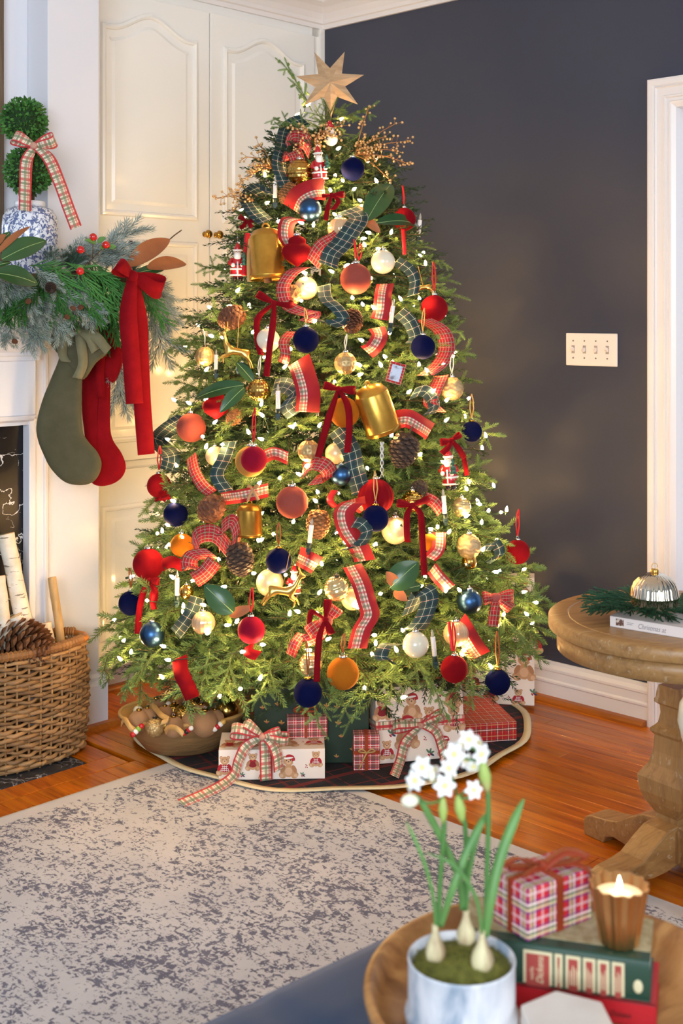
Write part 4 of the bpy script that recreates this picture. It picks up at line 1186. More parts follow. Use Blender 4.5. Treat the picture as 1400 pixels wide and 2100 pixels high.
# ------------------------------------------------------------------ ribbons wound through the tree: (px, py, off, turn of the flat side)
GG, RG, MG = 'green tartan ribbon lengths', 'red tartan ribbon lengths', 'velvet edged plaid ribbon lengths'
def rib(kind, label, pts, wpx):
    m, g = {'g': (R_GREEN, GG), 'r': (R_RED, RG), 'm': (R_MIX, MG)}[kind]
    return ribbon('tartan_ribbon', label, 'ribbon', pts, wpx, m, g)
for a in (
    ('g', 'green tartan ribbon hanging at the upper left edge beside the red curls', [(625, 245, .0, 40), (590, 262, .03, 20), (580, 300, .05, 0), (572, 340, .06, -10), (590, 385, .04, 30)], 32),
    ('g', 'green tartan ribbon loop at the upper left edge behind the white candle', [(565, 400, .03, 30), (535, 388, .06, 5), (508, 405, .05, 10), (520, 432, .02, 40), (545, 455, .0, 60)], 34),
    ('g', 'broad green tartan ribbon twisting down past the ribbed glass bauble near the top', [(712, 430, .02, 60), (735, 445, .05, 30), (722, 470, .07, 0), (700, 500, .06, 20), (680, 520, .07, -10), (672, 545, .04, 30)], 40),
    ('g', 'S-shaped green tartan ribbon left of the dusty rose bauble', [(664, 585, .02, 50), (668, 612, .04, 10), (690, 632, .06, 15), (704, 655, .06, 0), (680, 664, .05, 50), (655, 655, .03, 70)], 28),
    ('g', 'green tartan ribbon hanging beside the small deer at the upper right edge', [(812, 536, .0, 60), (838, 552, .04, 20), (850, 575, .05, 0), (846, 606, .04, 20)], 24),
    ('g', 'green tartan ribbon behind the navy bauble on the right', [(818, 640, .0, 40), (840, 660, .03, 10), (852, 690, .03, 10), (845, 705, .0, 40)], 30),
    ('g', 'wide green tartan ribbon loop at the left edge behind the dusty rose bauble', [(380, 860, -.01, 30), (345, 880, .02, 5), (325, 905, .01, 20), (350, 935, .0, 40), (345, 965, -.01, 10)], 36),
    ('g', 'green tartan ribbon curving between the crimson bauble and the big pinecone', [(472, 905, .0, 40), (460, 940, .04, 0), (445, 975, .05, 10), (465, 1008, .03, 20)], 30),
    ('g', 'long green tartan ribbon running down behind the steel blue bauble', [(690, 880, -.01, 30), (718, 920, .03, 0), (728, 965, .04, 5), (742, 1012, .01, 30)], 40),
    ('g', 'green tartan ribbon ring in front of the plaid ribbon cascade', [(690, 1090, .03, 70), (705, 1075, .05, 55), (735, 1072, .08, 45), (752, 1090, .09, 30), (738, 1115, .07, 50), (705, 1125, .04, 65)], 26),
    ('g', 'green tartan ribbon fold at the lower right above the cream pearl bauble', [(838, 1258, .0, 60), (862, 1212, .05, 20), (880, 1225, .06, 0), (868, 1268, .06, 5), (848, 1292, .03, 30)], 40),
    ('g', 'green tartan ribbon piece at the lower left above the magnolia leaf', [(405, 1225, .0, 30), (393, 1255, .03, 0), (372, 1285, .02, 20), (360, 1300, -.01, 40)], 30),
    ('g', 'green tartan ribbon loops behind the white candle on the left', [(560, 795, .0, 40), (582, 790, .03, 20), (605, 805, .05, 0), (590, 832, .05, 10), (606, 850, .01, 30)], 36),
    ('g', 'green tartan ribbon curl at the right edge beside the champagne bauble', [(995, 1130, .0, 60), (1012, 1112, .03, 30), (1024, 1135, .03, 10), (1005, 1150, .0, 40)], 24),
    ('g', 'green tartan ribbon piece behind the wavy relief bauble on the right', [(845, 808, .0, 50), (872, 802, .03, 10), (890, 830, .03, 0), (880, 850, .0, 40)], 28),
    ('g', 'green tartan ribbon roll at the bottom beside the cream pearl bauble', [(812, 1320, .0, 60), (790, 1325, .04, 30), (782, 1350, .05, 20), (805, 1355, .03, 60)], 28),
    ('r', 'red tartan ribbon curl near the tree top, upper of two', [(636, 310, .02, 60), (625, 290, .06, 20), (600, 285, .07, 0), (592, 308, .05, 40)], 34),
    ('r', 'red tartan ribbon curl near the tree top above the gold scale bauble', [(590, 330, .02, 40), (600, 310, .06, 0), (610, 335, .06, 0), (600, 365, .02, 40)], 32),
    ('r', 'red tartan ribbon crossing toward the green ribbon below the ribbed glass bauble', [(715, 468, .0, 40), (690, 490, .05, 10), (660, 508, .06, 0), (640, 540, .03, 30)], 36),
    ('r', 'red tartan ribbon arc round the tan pinecone on the upper left', [(622, 548, .02, 50), (598, 560, .06, 15), (580, 590, .07, 0), (590, 625, .05, 40), (620, 640, .04, 60), (645, 645, .03, 50), (625, 660, .04, 20)], 28),
    ('r', 'narrow red tartan ribbon twist between the pearl and navy baubles', [(598, 680, .0, 60), (582, 700, .04, 40), (585, 725, .05, 0), (580, 745, .02, 20)], 22),
    ('r', 'wide red tartan ribbon arc at the right edge behind the navy bauble', [(868, 655, .02, 40), (905, 678, .02, 15), (916, 715, .02, 5), (900, 748, .02, 20), (872, 770, .02, 50)], 34),
    ('r', 'red tartan ribbon piece under the wavy relief bauble on the right', [(905, 770, .0, 40), (892, 800, .03, 10), (882, 826, .03, 0), (900, 845, .0, 30)], 30),
    ('r', 'red tartan ribbon curving at the left edge below the dusty rose bauble', [(392, 935, .0, 40), (398, 965, .04, 0), (415, 995, .05, 10), (435, 1012, .02, 40)], 24),
    ('r', 'red tartan ribbon loop above the others beside the small brass bell', [(455, 1120, .02, 50), (452, 1088, .06, 20), (475, 1068, .07, 10), (486, 1095, .06, 0), (478, 1130, .03, 20)], 30),
    ('r', 'red tartan ribbon big loop under the pinecone on the left', [(470, 1128, .03, 20), (440, 1095, .07, 25), (405, 1100, .08, 5), (400, 1130, .06, 20)], 36),
    ('r', 'red tartan ribbon lowest loop on the left beside the candle', [(435, 1135, .04, 50), (395, 1140, .07, 10), (390, 1165, .07, 10), (425, 1170, .05, 40)], 34),
    ('r', 'red tartan ribbon end fanned beside the lowest loop on the left', [(440, 1150, .05, 20), (420, 1175, .07, 0), (398, 1190, .05, 20)], 34),
    ('r', 'red tartan ribbon curl beside the steel blue bauble in the middle', [(620, 965, .02, 40), (640, 950, .05, 20), (665, 955, .07, 0), (675, 975, .04, 30), (640, 985, .03, 60)], 34),
    ('r', 'red tartan ribbon behind the small champagne bauble on the right', [(870, 1020, .0, 40), (890, 1030, .03, 20), (905, 1050, .02, 0)], 24),
    ('r', 'red tartan ribbon bit at the lower left of the bottom velvet bow', [(620, 1300, .0, 30), (605, 1320, .03, 0), (596, 1345, .0, 20)], 22),
    ('m', 'velvet edged plaid ribbon curl over the steel blue bauble near the top', [(600, 430, .0, 40), (612, 405, .06, 15), (640, 390, .08, 0), (665, 388, .03, 40)], 46),
    ('m', 'velvet edged plaid ribbon curving down beside the brass bell', [(612, 448, .0, 50), (590, 455, .05, 15), (586, 485, .06, 0), (600, 510, .02, 40)], 34),
    ('m', 'broad velvet edged plaid ribbon hanging right of the left candle', [(612, 738, .0, 40), (622, 765, .06, 0), (632, 805, .07, 10), (630, 845, .03, 30)], 50),
    ('m', 'velvet edged plaid ribbon twist above the white candle on the upper right', [(790, 582, .01, 30), (785, 605, .05, 0), (783, 632, .05, 55), (778, 655, .04, 30)], 36),
    ('m', 'velvet edged plaid ribbon piece below the twist on the upper right', [(772, 672, .0, 40), (778, 690, .05, 10), (766, 712, .05, 0), (752, 722, .02, 30)], 34),
    ('m', 'velvet edged plaid ribbon arc under the tilted brass bell', [(808, 862, .0, 40), (835, 858, .05, 20), (862, 872, .05, 0), (882, 885, .02, 20)], 38),
    ('m', 'velvet edged plaid ribbon behind the crimson bauble toward the middle', [(530, 945, .0, 30), (560, 930, .05, 20), (590, 940, .04, 40)], 26),
    ('m', 'velvet edged plaid ribbon band behind the twine above the small bell', [(455, 1022, .0, 20), (490, 1018, .04, 10), (520, 1012, .04, 10), (550, 1005, .0, 30)], 28),
    ('m', 'long velvet edged plaid ribbon cascade down the middle of the tree, upper part', [(752, 1040, .0, 60), (728, 1030, .06, 45), (706, 1050, .08, 10), (712, 1085, .07, 0), (735, 1120, .05, 10), (748, 1150, .02, 0)], 44),
    ('m', 'long velvet edged plaid ribbon cascade down the middle of the tree, lower part', [(722, 1160, .02, 0), (740, 1195, .06, 5), (752, 1235, .07, 0), (758, 1262, .06, 20), (742, 1292, .05, 40), (732, 1330, .03, 10)], 40),
    ('m', 'velvet edged plaid ribbon scrap beside the low bearded figurine', [(612, 1140, .01, 30), (632, 1150, .05, 0), (650, 1160, .02, 30)], 40),
    ('m', 'velvet edged plaid ribbon falling beside the ribbed glass bauble at the bottom right', [(940, 1275, .0, 40), (955, 1300, .04, 0), (972, 1328, .03, 10), (985, 1345, .0, 30)], 44),
    ('m', 'velvet edged plaid ribbon scrap on the right beside the long red ribbon tail', [(885, 1165, .0, 30), (900, 1185, .03, 10), (922, 1208, .02, 30)], 28),
    ('m', 'velvet ribbon loop on the right behind the red ribbon tail', [(900, 1092, .0, 40), (898, 1125, .03, 10), (880, 1145, .02, 40)], 28)):
    rib(*a)
VG = 'red velvet bows on the tree'
def vbow(label, knot, loops, tails, w_=12, m=None):
    return bow('velvet_bow', label, 'bow', knot, loops, tails, w_, m or R_VEL, VG)
vbow('red velvet bow with a long tail over the cream pearl bauble on the upper left', (563, 622, .06), [(527, 603, 7), (600, 624, 6)], [[(560, 660, .08), (553, 710, .09), (546, 772, .09)], [(530, 650, .05), (527, 690, .05), (535, 728, .04)]], 13)
vbow('red velvet bow with two long tails over the amber bauble in the centre', (694, 798, .06), [(664, 790, 5), (728, 800, 7)], [[(676, 850, .09), (662, 900, .09), (652, 938, .08)], [(712, 830, .09), (716, 870, .09), (712, 928, .08)]], 14)
vbow('red velvet bow on the right with one short and one long tail', (845, 1036, .05), [(814, 1032, 9), (880, 1022, 5)], [[(835, 1055, .06), (834, 1090, .06), (836, 1112, .05)], [(862, 1055, .07), (866, 1110, .08), (870, 1180, .07)]], 13)
vbow('red velvet bow with a long straight tail at the bottom centre', (667, 1270, .07), [(672, 1230, 7), (680, 1300, 7)], [[(655, 1305, .08), (651, 1350, .09), (649, 1398, .08)], [(640, 1255, .06), (634, 1275, .05), (636, 1292, .04)]], 13)
vbow('small red velvet bow near the top under the bearded figurine', (680, 400, .06), [(660, 402, 4), (706, 398, 6)], [[(672, 425, .07), (668, 452, .06)], [(694, 412, .07), (682, 430, .06)]], 10)
vbow('small red velvet bow at the upper left edge over the brass bell', (505, 452, .0), [(490, 444, 5), (518, 450, 6)], [[(500, 462, .01), (492, 468, .0)], [(512, 460, .01), (516, 466, .0)]], 9)
vbow('red velvet bow at the right edge above the bearded figurine', (925, 903, .04), [(903, 908, 7), (944, 890, 8)], [[(918, 918, .05), (905, 930, .04)], [(940, 920, .05), (952, 940, .03)]], 12)
vbow('red velvet bow tied under the large red bauble at the left edge', (306, 1190, .01), [(290, 1194, 6), (326, 1192, 6)], [[(294, 1215, .02), (286, 1250, .03), (282, 1300, .03)], [(318, 1215, .02), (314, 1240, .0)]], 13)
vbow('red velvet bow hidden under the red bauble at the upper left edge', (330, 1022, .0), [(318, 1026, 5), (348, 1018, 5)], [[(340, 1026, .0)]], 9)
o = bow('tartan_bow', 'red tartan bow with a velvet tail at the lower right', 'bow', (1015, 1225, .03), [(990, 1228, 12), (1052, 1222, 13), (1048, 1248, 8)], [[(1014, 1250, .05), (1010, 1285, .04)]], 22, R_RED, 'tartan bows on the tree')
o = bow('tartan_bow', 'red tartan bow behind the velvet bow at the bottom centre', 'bow', (668, 1272, .035), [(632, 1300, 10), (690, 1245, 10)], [[(655, 1300, .04, 10), (625, 1315, .03, 20)]], 26, R_RED, 'tartan bows on the tree')
bow('twine_bow', 'jute twine bow tied above the small brass bell', 'bow', (518, 1004, .05), [(508, 996, 4), (530, 994, 4)], [[(512, 1016, .05), (508, 1028, .05)], [(524, 1014, .05), (530, 1026, .05)]], 6, mat('jute', 'B48C60', .8), None)
SG = 'single red ribbon lengths hanging on the tree'
for lab, pts, w_, m in (
    ('bright red satin ribbon hanging beside the brass bell at the upper left', [(508, 478, .02), (505, 500, .03), (503, 530, .03), (500, 565, .02)], 11, SATIN),
    ('tan satin ribbon hanging beside the red one at the upper left', [(513, 490, .01), (510, 530, .02), (511, 578, .02)], 9, GOLDRIB),
    ('broad red velvet ribbon trailing to the floor behind the dough bowl', [(368, 1348, .0, 10), (372, 1380, .03, 0), (385, 1408, .03, 0), (395, 1432, .0, 10)], 32, R_VEL),
    ('red velvet ribbon strip at the lower left under the red bow', [(318, 1205, .0), (312, 1225, .01), (316, 1250, .0)], 12, R_VEL),
    ('red velvet ribbon folded beside the large red bauble at the left edge', [(332, 1160, .0, 10), (352, 1152, .01, 20), (372, 1160, -.01, 40)], 24, R_VEL),
    ('red velvet ribbon end under the crimson bauble at the lower left', [(512, 1322, .02, 10), (510, 1338, .03, 0), (530, 1345, .02, 20)], 22, R_VEL),
    ('short red ribbon loop above the dusty rose bauble', [(738, 500, .03), (733, 520, .04), (736, 532, .03), (742, 515, .04), (739, 500, .03)], 5, SATIN),
    ('red ribbon hanging at the right edge under the magnolia leaves', [(826, 470, .0), (828, 500, .01), (829, 522, .0)], 8, SATIN),
    ('red ribbon strip over the ribbed glass bauble at the bottom right', [(920, 1275, .04), (924, 1305, .05), (928, 1335, .04)], 7, SATIN),
    ('red velvet ribbon strip behind the bearded figurine at the right edge', [(948, 928, .0), (953, 950, .01), (957, 975, .0)], 10, R_VEL),
    ('red satin ribbon scrap above the upright pinecone', [(686, 1005, .0), (676, 1025, .02), (688, 1040, .0)], 14, SATIN)):
    ribbon('ribbon_strip', lab, 'ribbon', pts, w_, m, SG)
# ------------------------------------------------------------------ the mantel: garland, stockings, topiary
def PA(px, py, a, off=0.0):
    p = CORNER + a * UR + b_at(px, a) * UL
    return at(px, py, p.y - off)
def gd(px, py, off=0.0): return PA(px, py, 0.47, off)
FROST = mat('frosted_needles', '829288', .6, rand=.3, noise=(10, 'AEB8B2', .4, .7)); CEDAR = mat('cedar_green', '38702F', .55, rand=.4, noise=(14, '4E8A40', .35, .7)); DARKN = mat('dark_spruce_needles', '3E5A44', .6, rand=.3)
def sprig_mesh(name, seed, m, L=.16, ns=7, nl=.029):
    r = random.Random(seed); b = MB()
    needle_twig(b, (0, 0, 0), (L * .55, 0, 0), r, nl=nl, sp=.0011, wd=.0028, stem_r=.002)
    needle_twig(b, (L * .55, 0, 0), (L, 0.006, 0.006), r, nl=nl, sp=.0010, wd=.0028)
    for i in range(ns):
        t = .12 + .6 * i / ns; s = 1 if i % 2 else -1
        y = s * math.radians(r.uniform(22, 48)); ln = L * r.uniform(.34, .5)
        d = Vector((math.cos(y), math.sin(y), r.uniform(-.25, .25))).normalized()
        needle_twig(b, (L * t, 0, 0), Vector((L * t, 0, 0)) + d * ln, r, nl=nl * .95, sp=.0011, wd=.0028)
    return b.mesh(name, [m, TWIG])
def cedar_mesh(seed, m=CEDAR, L=.2, n=20):
    r = random.Random(seed); b = MB()
    def P(t): return Vector((L * t, .012 * math.sin(3 * t + seed), -.03 * t * t))
    for i in range(3): needle_twig(b, P(i / 3), P((i + 1) / 3), r, nl=.010, sp=.0008, wd=.0026, ang=.5)
    for i in range(n):
        t = .06 + .86 * i / n; s = 1 if i % 2 else -1
        y = s * math.radians(r.uniform(14, 36)); ln = L * r.uniform(.28, .42) * (1.15 - .5 * t)
        d = Vector((math.cos(y), math.sin(y), r.uniform(-.35, .25))).normalized()
        q = P(t); needle_twig(b, q, q + d * ln, r, nl=.011, sp=.0008, wd=.0028, ang=.42, droop=.01)
        if i % 2 == 0:
            q2 = q + d * ln * .35; d2 = (d + Vector((.2, -s * .4, .2))).normalized()
            needle_twig(b, q2, q2 + d2 * ln * .55, r, nl=.010, sp=.0009, wd=.0026, ang=.42)
    return b.mesh('cedar_frond', [m, TWIG])
SPR = [sprig_mesh('spruce_sprig', 40 + i, FROST) for i in range(3)]
DSP = [sprig_mesh('spruce_sprig', 50 + i, DARKN) for i in range(2)]
CED = [cedar_mesh(60 + i) for i in range(4)]
gl = thing('mantel_garland', 'evergreen garland of cedar and frosted spruce draped along the mantel', 'garland', gd(120, 560))
GK = gl.location.copy()
def spray(me, L0, p0, p1, roll=0.0, parent=gl, K=None):
    K = K or GK
    d = p1 - p0; f = d.length / L0
    o = put(me.name, me, parent)
    z = Vector((0, -.9, .45))
    x = d.normalized(); y = z.cross(x).normalized(); z = x.cross(y)
    M_ = Matrix((x, y, z)).transposed().to_4x4()
    o.matrix_local = Matrix.Translation(p0 - K) @ M_ @ Matrix.Rotation(roll, 4, 'X') @ Matrix.Diagonal((f, f, f, 1))
    return o
rr_ = random.Random(9)
for i, q in enumerate(((205, 525, 288, 452, .0), (150, 535, 235, 497, .0), (195, 540, 275, 512, .03), (120, 545, 190, 492, -.02), (60, 610, 84, 720, .04), (5, 620, 30, 710, .04), (35, 640, 90, 718, .05), (95, 625, 138, 705, .05), (140, 610, 205, 668, .06),
                       (85, 575, 165, 648, .05), (295, 590, 368, 668, -.01), (300, 610, 345, 752, -.02), (285, 640, 332, 690, -.03), (225, 720, 258, 856, -.08), (250, 760, 275, 850, -.08), (15, 590, 78, 645, .06), (70, 548, 128, 600, .07), (-15, 660, 24, 712, .03),
                       (235, 690, 246, 792, -.06), (160, 600, 215, 660, .07), (120, 570, 118, 560, .0), (262, 540, 345, 610, .0), (-10, 560, 40, 610, .05), (20, 560, 60, 640, .05), (105, 640, 142, 700, .03), (215, 500, 248, 470, -.02), (310, 565, 352, 640, -.02))):
    if abs(q[0] - q[2]) + abs(q[1] - q[3]) < 20: continue
    spray(SPR[i % 3], .16, gd(q[0], q[1], q[4] - .03), gd(q[2], q[3], q[4]), rr_.uniform(-.4, .4))
for i, q in enumerate(((250, 540, 300, 500, -.03), (205, 530, 178, 488, -.05), (228, 520, 262, 505, .0), (150, 545, 120, 520, 0), (190, 560, 130, 540, -.03), (60, 560, 10, 590, 0), (150, 600, 90, 620, 0), (230, 600, 290, 640, -.04), (200, 640, 250, 700, -.05), (230, 560, 320, 590, -.05))):
    spray(DSP[i % 2], .16, gd(q[0], q[1], q[4] - .02), gd(q[2], q[3], q[4]), rr_.uniform(-.4, .4))
for i, q in enumerate(((110, 545, 205, 640, .09), (160, 540, 245, 655, .10), (195, 550, 272, 655, .09), (90, 575, 20, 640, .08), (60, 595, 50, 660, .07), (110, 590, 145, 655, .09), (225, 555, 280, 640, .08), (130, 540, 60, 590, .06), (175, 590, 212, 665, .10), (238, 600, 238, 705, .03),
                       (250, 630, 265, 700, .02), (60, 545, 150, 560, .06), (130, 535, 240, 560, .07), (190, 530, 255, 590, .05), (20, 580, -20, 640, .06), (75, 610, 105, 665, .06), (215, 640, 222, 720, .0), (30, 610, 12, 660, .05), (150, 560, 190, 650, .08), (95, 550, 120, 610, .07))):
    spray(CED[i % 4], .2, gd(q[0], q[1], q[4] - .05), gd(q[2], q[3], q[4]), rr_.uniform(-.3, .3))
for i in range(46):                                  # filling sprays behind the placed ones
    x = rr_.uniform(-25, 285); y = 548 + rr_.uniform(-12, 40) + .05 * x
    dx, dy = rr_.uniform(-30, 70), rr_.uniform(40, 95)
    if i % 3 == 2: spray(SPR[i % 2], .16, gd(x, y, .02), gd(x + dx, y + dy * .9, .05), rr_.uniform(-.5, .5))
    else: spray(CED[i % 4], .2, gd(x, y - 8, .01), gd(x + dx, y + dy, .05), rr_.uniform(-.4, .4))
for i in range(14):
    x = 90 + i * 14
    spray((DSP if i % 2 else SPR)[i % 2], .16, gd(x, 556, .0), gd(x + rr_.uniform(-20, 45), 520 + rr_.uniform(-14, 10), -.01), rr_.uniform(-.5, .5))
b = MB()
b.tube([gd(-40, 580, -.01), gd(80, 575, -.01), gd(180, 570, -.01), gd(270, 575, -.02)], .022, 8)
b.build('core_vine', TWIG, gl, GK)
for (x, y, s, o_) in ((104, 590, 26, .10), (30, 700, 12, .06), (137, 650, 12, .11), (150, 632, 12, .11), (165, 630, 12, .12), (268, 498, 12, .02), (58, 618, 12, .12)):
    p = gd(x, y, o_) - GK
    o = put('cone', PCMESH['brown' if s < 20 else 'dark'], gl, p, (1.1, .3, x), s / F * 3.7)
mg = magnolia('magnolia spray with broad green and brown leaves at the left end of the garland', [((4, 532, .14), (97, 492, .15), 48, False, (0, -1, .25)), ((-8, 560, .12), (80, 582, .13), 46, False, (0.1, -1, .5)), ((-8, 522, .13), (63, 462, .12), 16, True), ((-15, 520, .10), (22, 474, .10), 26), ((-20, 510, .11), (12, 480, .12), 22, True), ((-8, 545, .1), (24, 538, .12), 12)],
              'magnolia sprays in the garland', gd)
mg = magnolia('dried brown magnolia leaves sticking out beyond the red velvet bow on the mantel', [((263, 546, .05), (350, 488, .02), 42, True, (.2, -1, .4)), ((302, 550, .04), (384, 540, .02), 34, True, (.1, -1, .45)), ((280, 560, .03), (338, 552, .04), 22)],
              'magnolia sprays in the garland', gd)
b = MB(); b.tube(catmull([gd(349, 490, .02), gd(358, 482, .02), gd(372, 472, .02)], 4), .0022, 5); b.build('stalk', TWIG, mg, mg.location)
BERR = mat('red_berry', 'C41A18', .15, coat=.6); SMLEAF = mat('small_leaf', '5E8A46', .5)
bs = thing('berry_pick', 'shiny red berries with small green leaves in the mantel garland', 'berries', gd(190, 510, .08))
for (x, y) in ((191, 486), (217, 502), (165, 512), (164, 556)):
    b = MB(); r = 8 / F * 3.75; b.ball((0, 0, 0), r, 14, 10); b.ball((r * .75, -r * .3, -r * .3), r * .42, 8, 6)
    put('berry', b.mesh('berry', BERR), bs, gd(x, y, .11) - bs.location)
for (x0, y0, x1, y1) in ((196, 500, 174, 492), (200, 498, 216, 486), (212, 512, 205, 508), (222, 508, 238, 506), (172, 552, 158, 550)):
    b = MB(); leaf_geo(b, gd(x0, y0, .1), gd(x1, y1, .11), (0, -1, .4), .018); b.build('leaf', [SMLEAF, SMLEAF], bs, bs.location)
b = MB()
for (x, y) in ((191, 486), (217, 502), (165, 512), (164, 556)): b.tube([gd(190, 530, .06), gd(x, y, .10)], .0012, 4)
b.build('stem', TWIG, bs, bs.location)
bow('velvet_bow', 'large red velvet bow with long forked tails at the end of the mantel', 'bow', (272, 566, .12), [(238, 545, 16), (334, 590, 24)],
    [[(263, 640, .14, 0), (268, 720, .14, 8), (276, 828, .13, 0)], [(284, 650, .10, -8), (288, 740, .10, 0), (292, 830, .10, 6), (300, 932, .09, 0)]], 36, R_VEL, 'large velvet bows', gd, 13, .03)

def pillow(b, P, thick, ctr, ux, uz, n_, mi=0, kk=1.0):
    """a soft flat cushion shape from an outline given in metres"""
    n = len(P); V = []; Fc = []
    area_ = sum(P[i][0] * P[(i + 1) % n][1] - P[(i + 1) % n][0] * P[i][1] for i in range(n))
    Q = P if area_ > 0 else P[::-1]
    rings = [(0.0, 0.0), (.002, .42), (.007, .74), (.014, .93), (.024, 1.0)]
    for sg in (1, -1):
        base = len(V)
        for d_, h_ in rings:
            V += [ctr + ux * x + uz * z + n_ * (sg * thick * h_) for x, z in offset(Q, d_ * kk)]
        for i in range(len(rings) - 1):
            for k in range(n):
                f = (base + i * n + k, base + i * n + (k + 1) % n, base + (i + 1) * n + (k + 1) % n, base + (i + 1) * n + k)
                Fc.append(f if sg > 0 else f[::-1])
        f = tuple(range(base + (len(rings) - 1) * n, base + len(rings) * n)); Fc.append(f if sg > 0 else f[::-1])
    b.add(V, Fc, mi, True)
def stocking(label, outline, cuff, a, m, ribm, loops, tails, kpx, bw):
    c0 = PA(outline[0][0], outline[0][1], a)
    o = thing('stocking', label, 'stocking', c0, 0, 'stockings hung from the mantel')
    def loc(P): return [((x - outline[0][0]) / F * c0.y, -(y - outline[0][1]) / F * c0.y) for x, y in P]
    P = [tuple(q[:2]) for q in catmull([Vector((x, y, 0)) for x, y in loc(outline) + [loc(outline)[0]]], 4)][:-1]
    b = MB(); pillow(b, P, .016, Vector((0, 0, 0)), Vector((1, 0, 0)), Vector((0, 0, 1)), Vector((0, -1, 0)))
    b.build('body', m, o)
    P2 = loc(cuff)
    P2 = [tuple(q[:2]) for q in catmull([Vector((x, y, 0)) for x, y in P2 + [P2[0]]], 4)][:-1]
    b = MB(); pillow(b, P2, .022, Vector((0, 0, 0)), Vector((1, 0, 0)), Vector((0, 0, 1)), Vector((0, -1, 0)), kk=.3)
    b.build('cuff', m, o)
    dp = lambda px, py, off=0: at(px, py, c0.y - .024 - off)
    K = dp(*kpx)
    sc = c0.y / F
    for tl in tails:
        pts = [dp(kpx[0], kpx[1], .006)] + [dp(x, y, f) for x, y, f in tl]
        bb_ = MB(); ribbon_geo(bb_, pts, [bw * sc * .5] + [bw * sc] * (len(pts) - 1), [0, 10, -10, 20, 0, 0][:len(pts)])
        bb_.build('ribbon_tail', ribm, o, c0, solid=.001)
    bb_ = MB(); bb_.ball(tuple(K - c0), bw * .4 * sc, 10, 7); bb_.build('ribbon_knot', ribm, o)
    bb_ = MB(); bb_.tube([K - c0, Vector((K.x - c0.x, 0.02, K.z - c0.z + .05)), Vector((K.x - c0.x, .05, K.z - c0.z + .09))], .003, 5); bb_.build('hanging_loop', ribm, o)
    return o
stocking('olive green velvet stocking hanging from the mantel in front of the red one', [(129, 660), (123, 727), (105, 775), (87, 820), (75, 868), (77, 900), (90, 934), (105, 962), (132, 988), (162, 995), (188, 990), (203, 973), (208, 949), (199, 926), (183, 908), (171, 888), (167, 855), (168, 820), (168, 784), (178, 740), (188, 690), (180, 662)],
         [(112, 665), (104, 702), (122, 728), (156, 762), (172, 778), (196, 745), (222, 720), (205, 690), (190, 660)], .405, VELVET['olive'], VELVET['sage'], [], [[(133, 690, .01), (128, 725, .012), (136, 742, .01)], [(165, 700, .012), (170, 745, .014), (158, 776, .012)], [(182, 690, .012), (196, 720, .012)], [(195, 690, .01), (215, 712, .012), (222, 720, .01)]], (160, 680), 20)
stocking('bright red velvet stocking hanging from the mantel behind the olive one', [(178, 665), (172, 730), (168, 790), (168, 840), (172, 880), (178, 930), (180, 965), (188, 990), (208, 997), (234, 991), (252, 976), (258, 955), (249, 929), (232, 903), (226, 876), (226, 830), (226, 780), (222, 730), (225, 690), (215, 660)],
         [(176, 668), (172, 740), (200, 752), (232, 785), (252, 740), (245, 700), (228, 665)], .345, VELVET['red'], VELVET['red'], [], [[(210, 700, .012), (205, 760, .014), (207, 815, .012)], [(235, 700, .01), (243, 725, .012)], [(190, 700, .012), (198, 745, .012)]], (212, 670), 18)

# topiary with two leaf balls in a blue and white jar
JAR = bpy.data.materials.new('blue_white_china'); JAR.use_nodes = True
g = N(JAR); v = g.coord('Object')
dv = g.n('ShaderNodeVectorMath', operation='ADD'); sc_ = g.n('ShaderNodeVectorMath', operation='SCALE'); sc_.inputs['Scale'].default_value = .03
nn = g.n('ShaderNodeTexNoise'); g.l(v, nn.inputs['Vector']); nn.inputs['Scale'].default_value = 60
g.l(nn.outputs[1], sc_.inputs[0]); g.l(v, dv.inputs[0]); g.l(sc_.outputs[0], dv.inputs[1])
vo = g.n('ShaderNodeTexVoronoi', feature='F1'); g.l(dv.outputs[0], vo.inputs['Vector']); vo.inputs['Scale'].default_value = 75
k1 = g.math('GREATER_THAN', g.noise(dv.outputs[0], 85, 3, .6), .52); k2 = g.math('LESS_THAN', vo.outputs[0], .34)
cc = g.mix(g.math('MAXIMUM', g.math('MULTIPLY', k1, .85), g.math('MULTIPLY', k2, .9)), lin('E8EAF0'), lin('2A4684'))
g.l(cc, g.p.inputs['Base Color']); g.p.inputs['Roughness'].default_value = .12
WHITEC = mat('white_china', 'ECECEE', .15)
JP = PA(61, 500, .30); JP.z = 1.497; D_ = JP.y
jr = thing('ginger_jar', 'squat blue and white china jar holding the topiary on the mantel', 'jar', JP)
ztop = 1.38 - (424 - CY) / F * D_ - 1.497
hj = ztop; R_ = 57 / F * D_
b = MB(); b.lathe([(R_ * .72, 0), (R_ * .76, .006), (R_ * .9, hj * .2), (R_, hj * .5), (R_ * 1.0, hj * .72), (R_ * .95, hj * .86), (R_ * .80, hj * .96), (R_ * .55, hj * 1.0)], 40); b.build('body', JAR, jr)
b = MB(); b.lathe([(R_ * .55, hj * .995), (R_ * .54, hj * 1.0 + .016), (R_ * .50, hj + .018), (R_ * .46, hj + .004), (1e-5, hj + .004)], 36); b.build('neck', WHITEC, jr)
tp = thing('topiary', 'preserved boxwood topiary of two leaf balls on a stem', 'topiary', (JP.x, JP.y, 1.497 + hj))
BOX = mat('boxwood_leaf', '34682A', .5, noise=(30, '5A8C40', .35, .7), rand=.2)
b = MB(); z2 = 1.38 - (248 - CY) / F * D_ - tp.location.z; z1 = 1.38 - (350 - CY) / F * D_ - tp.location.z
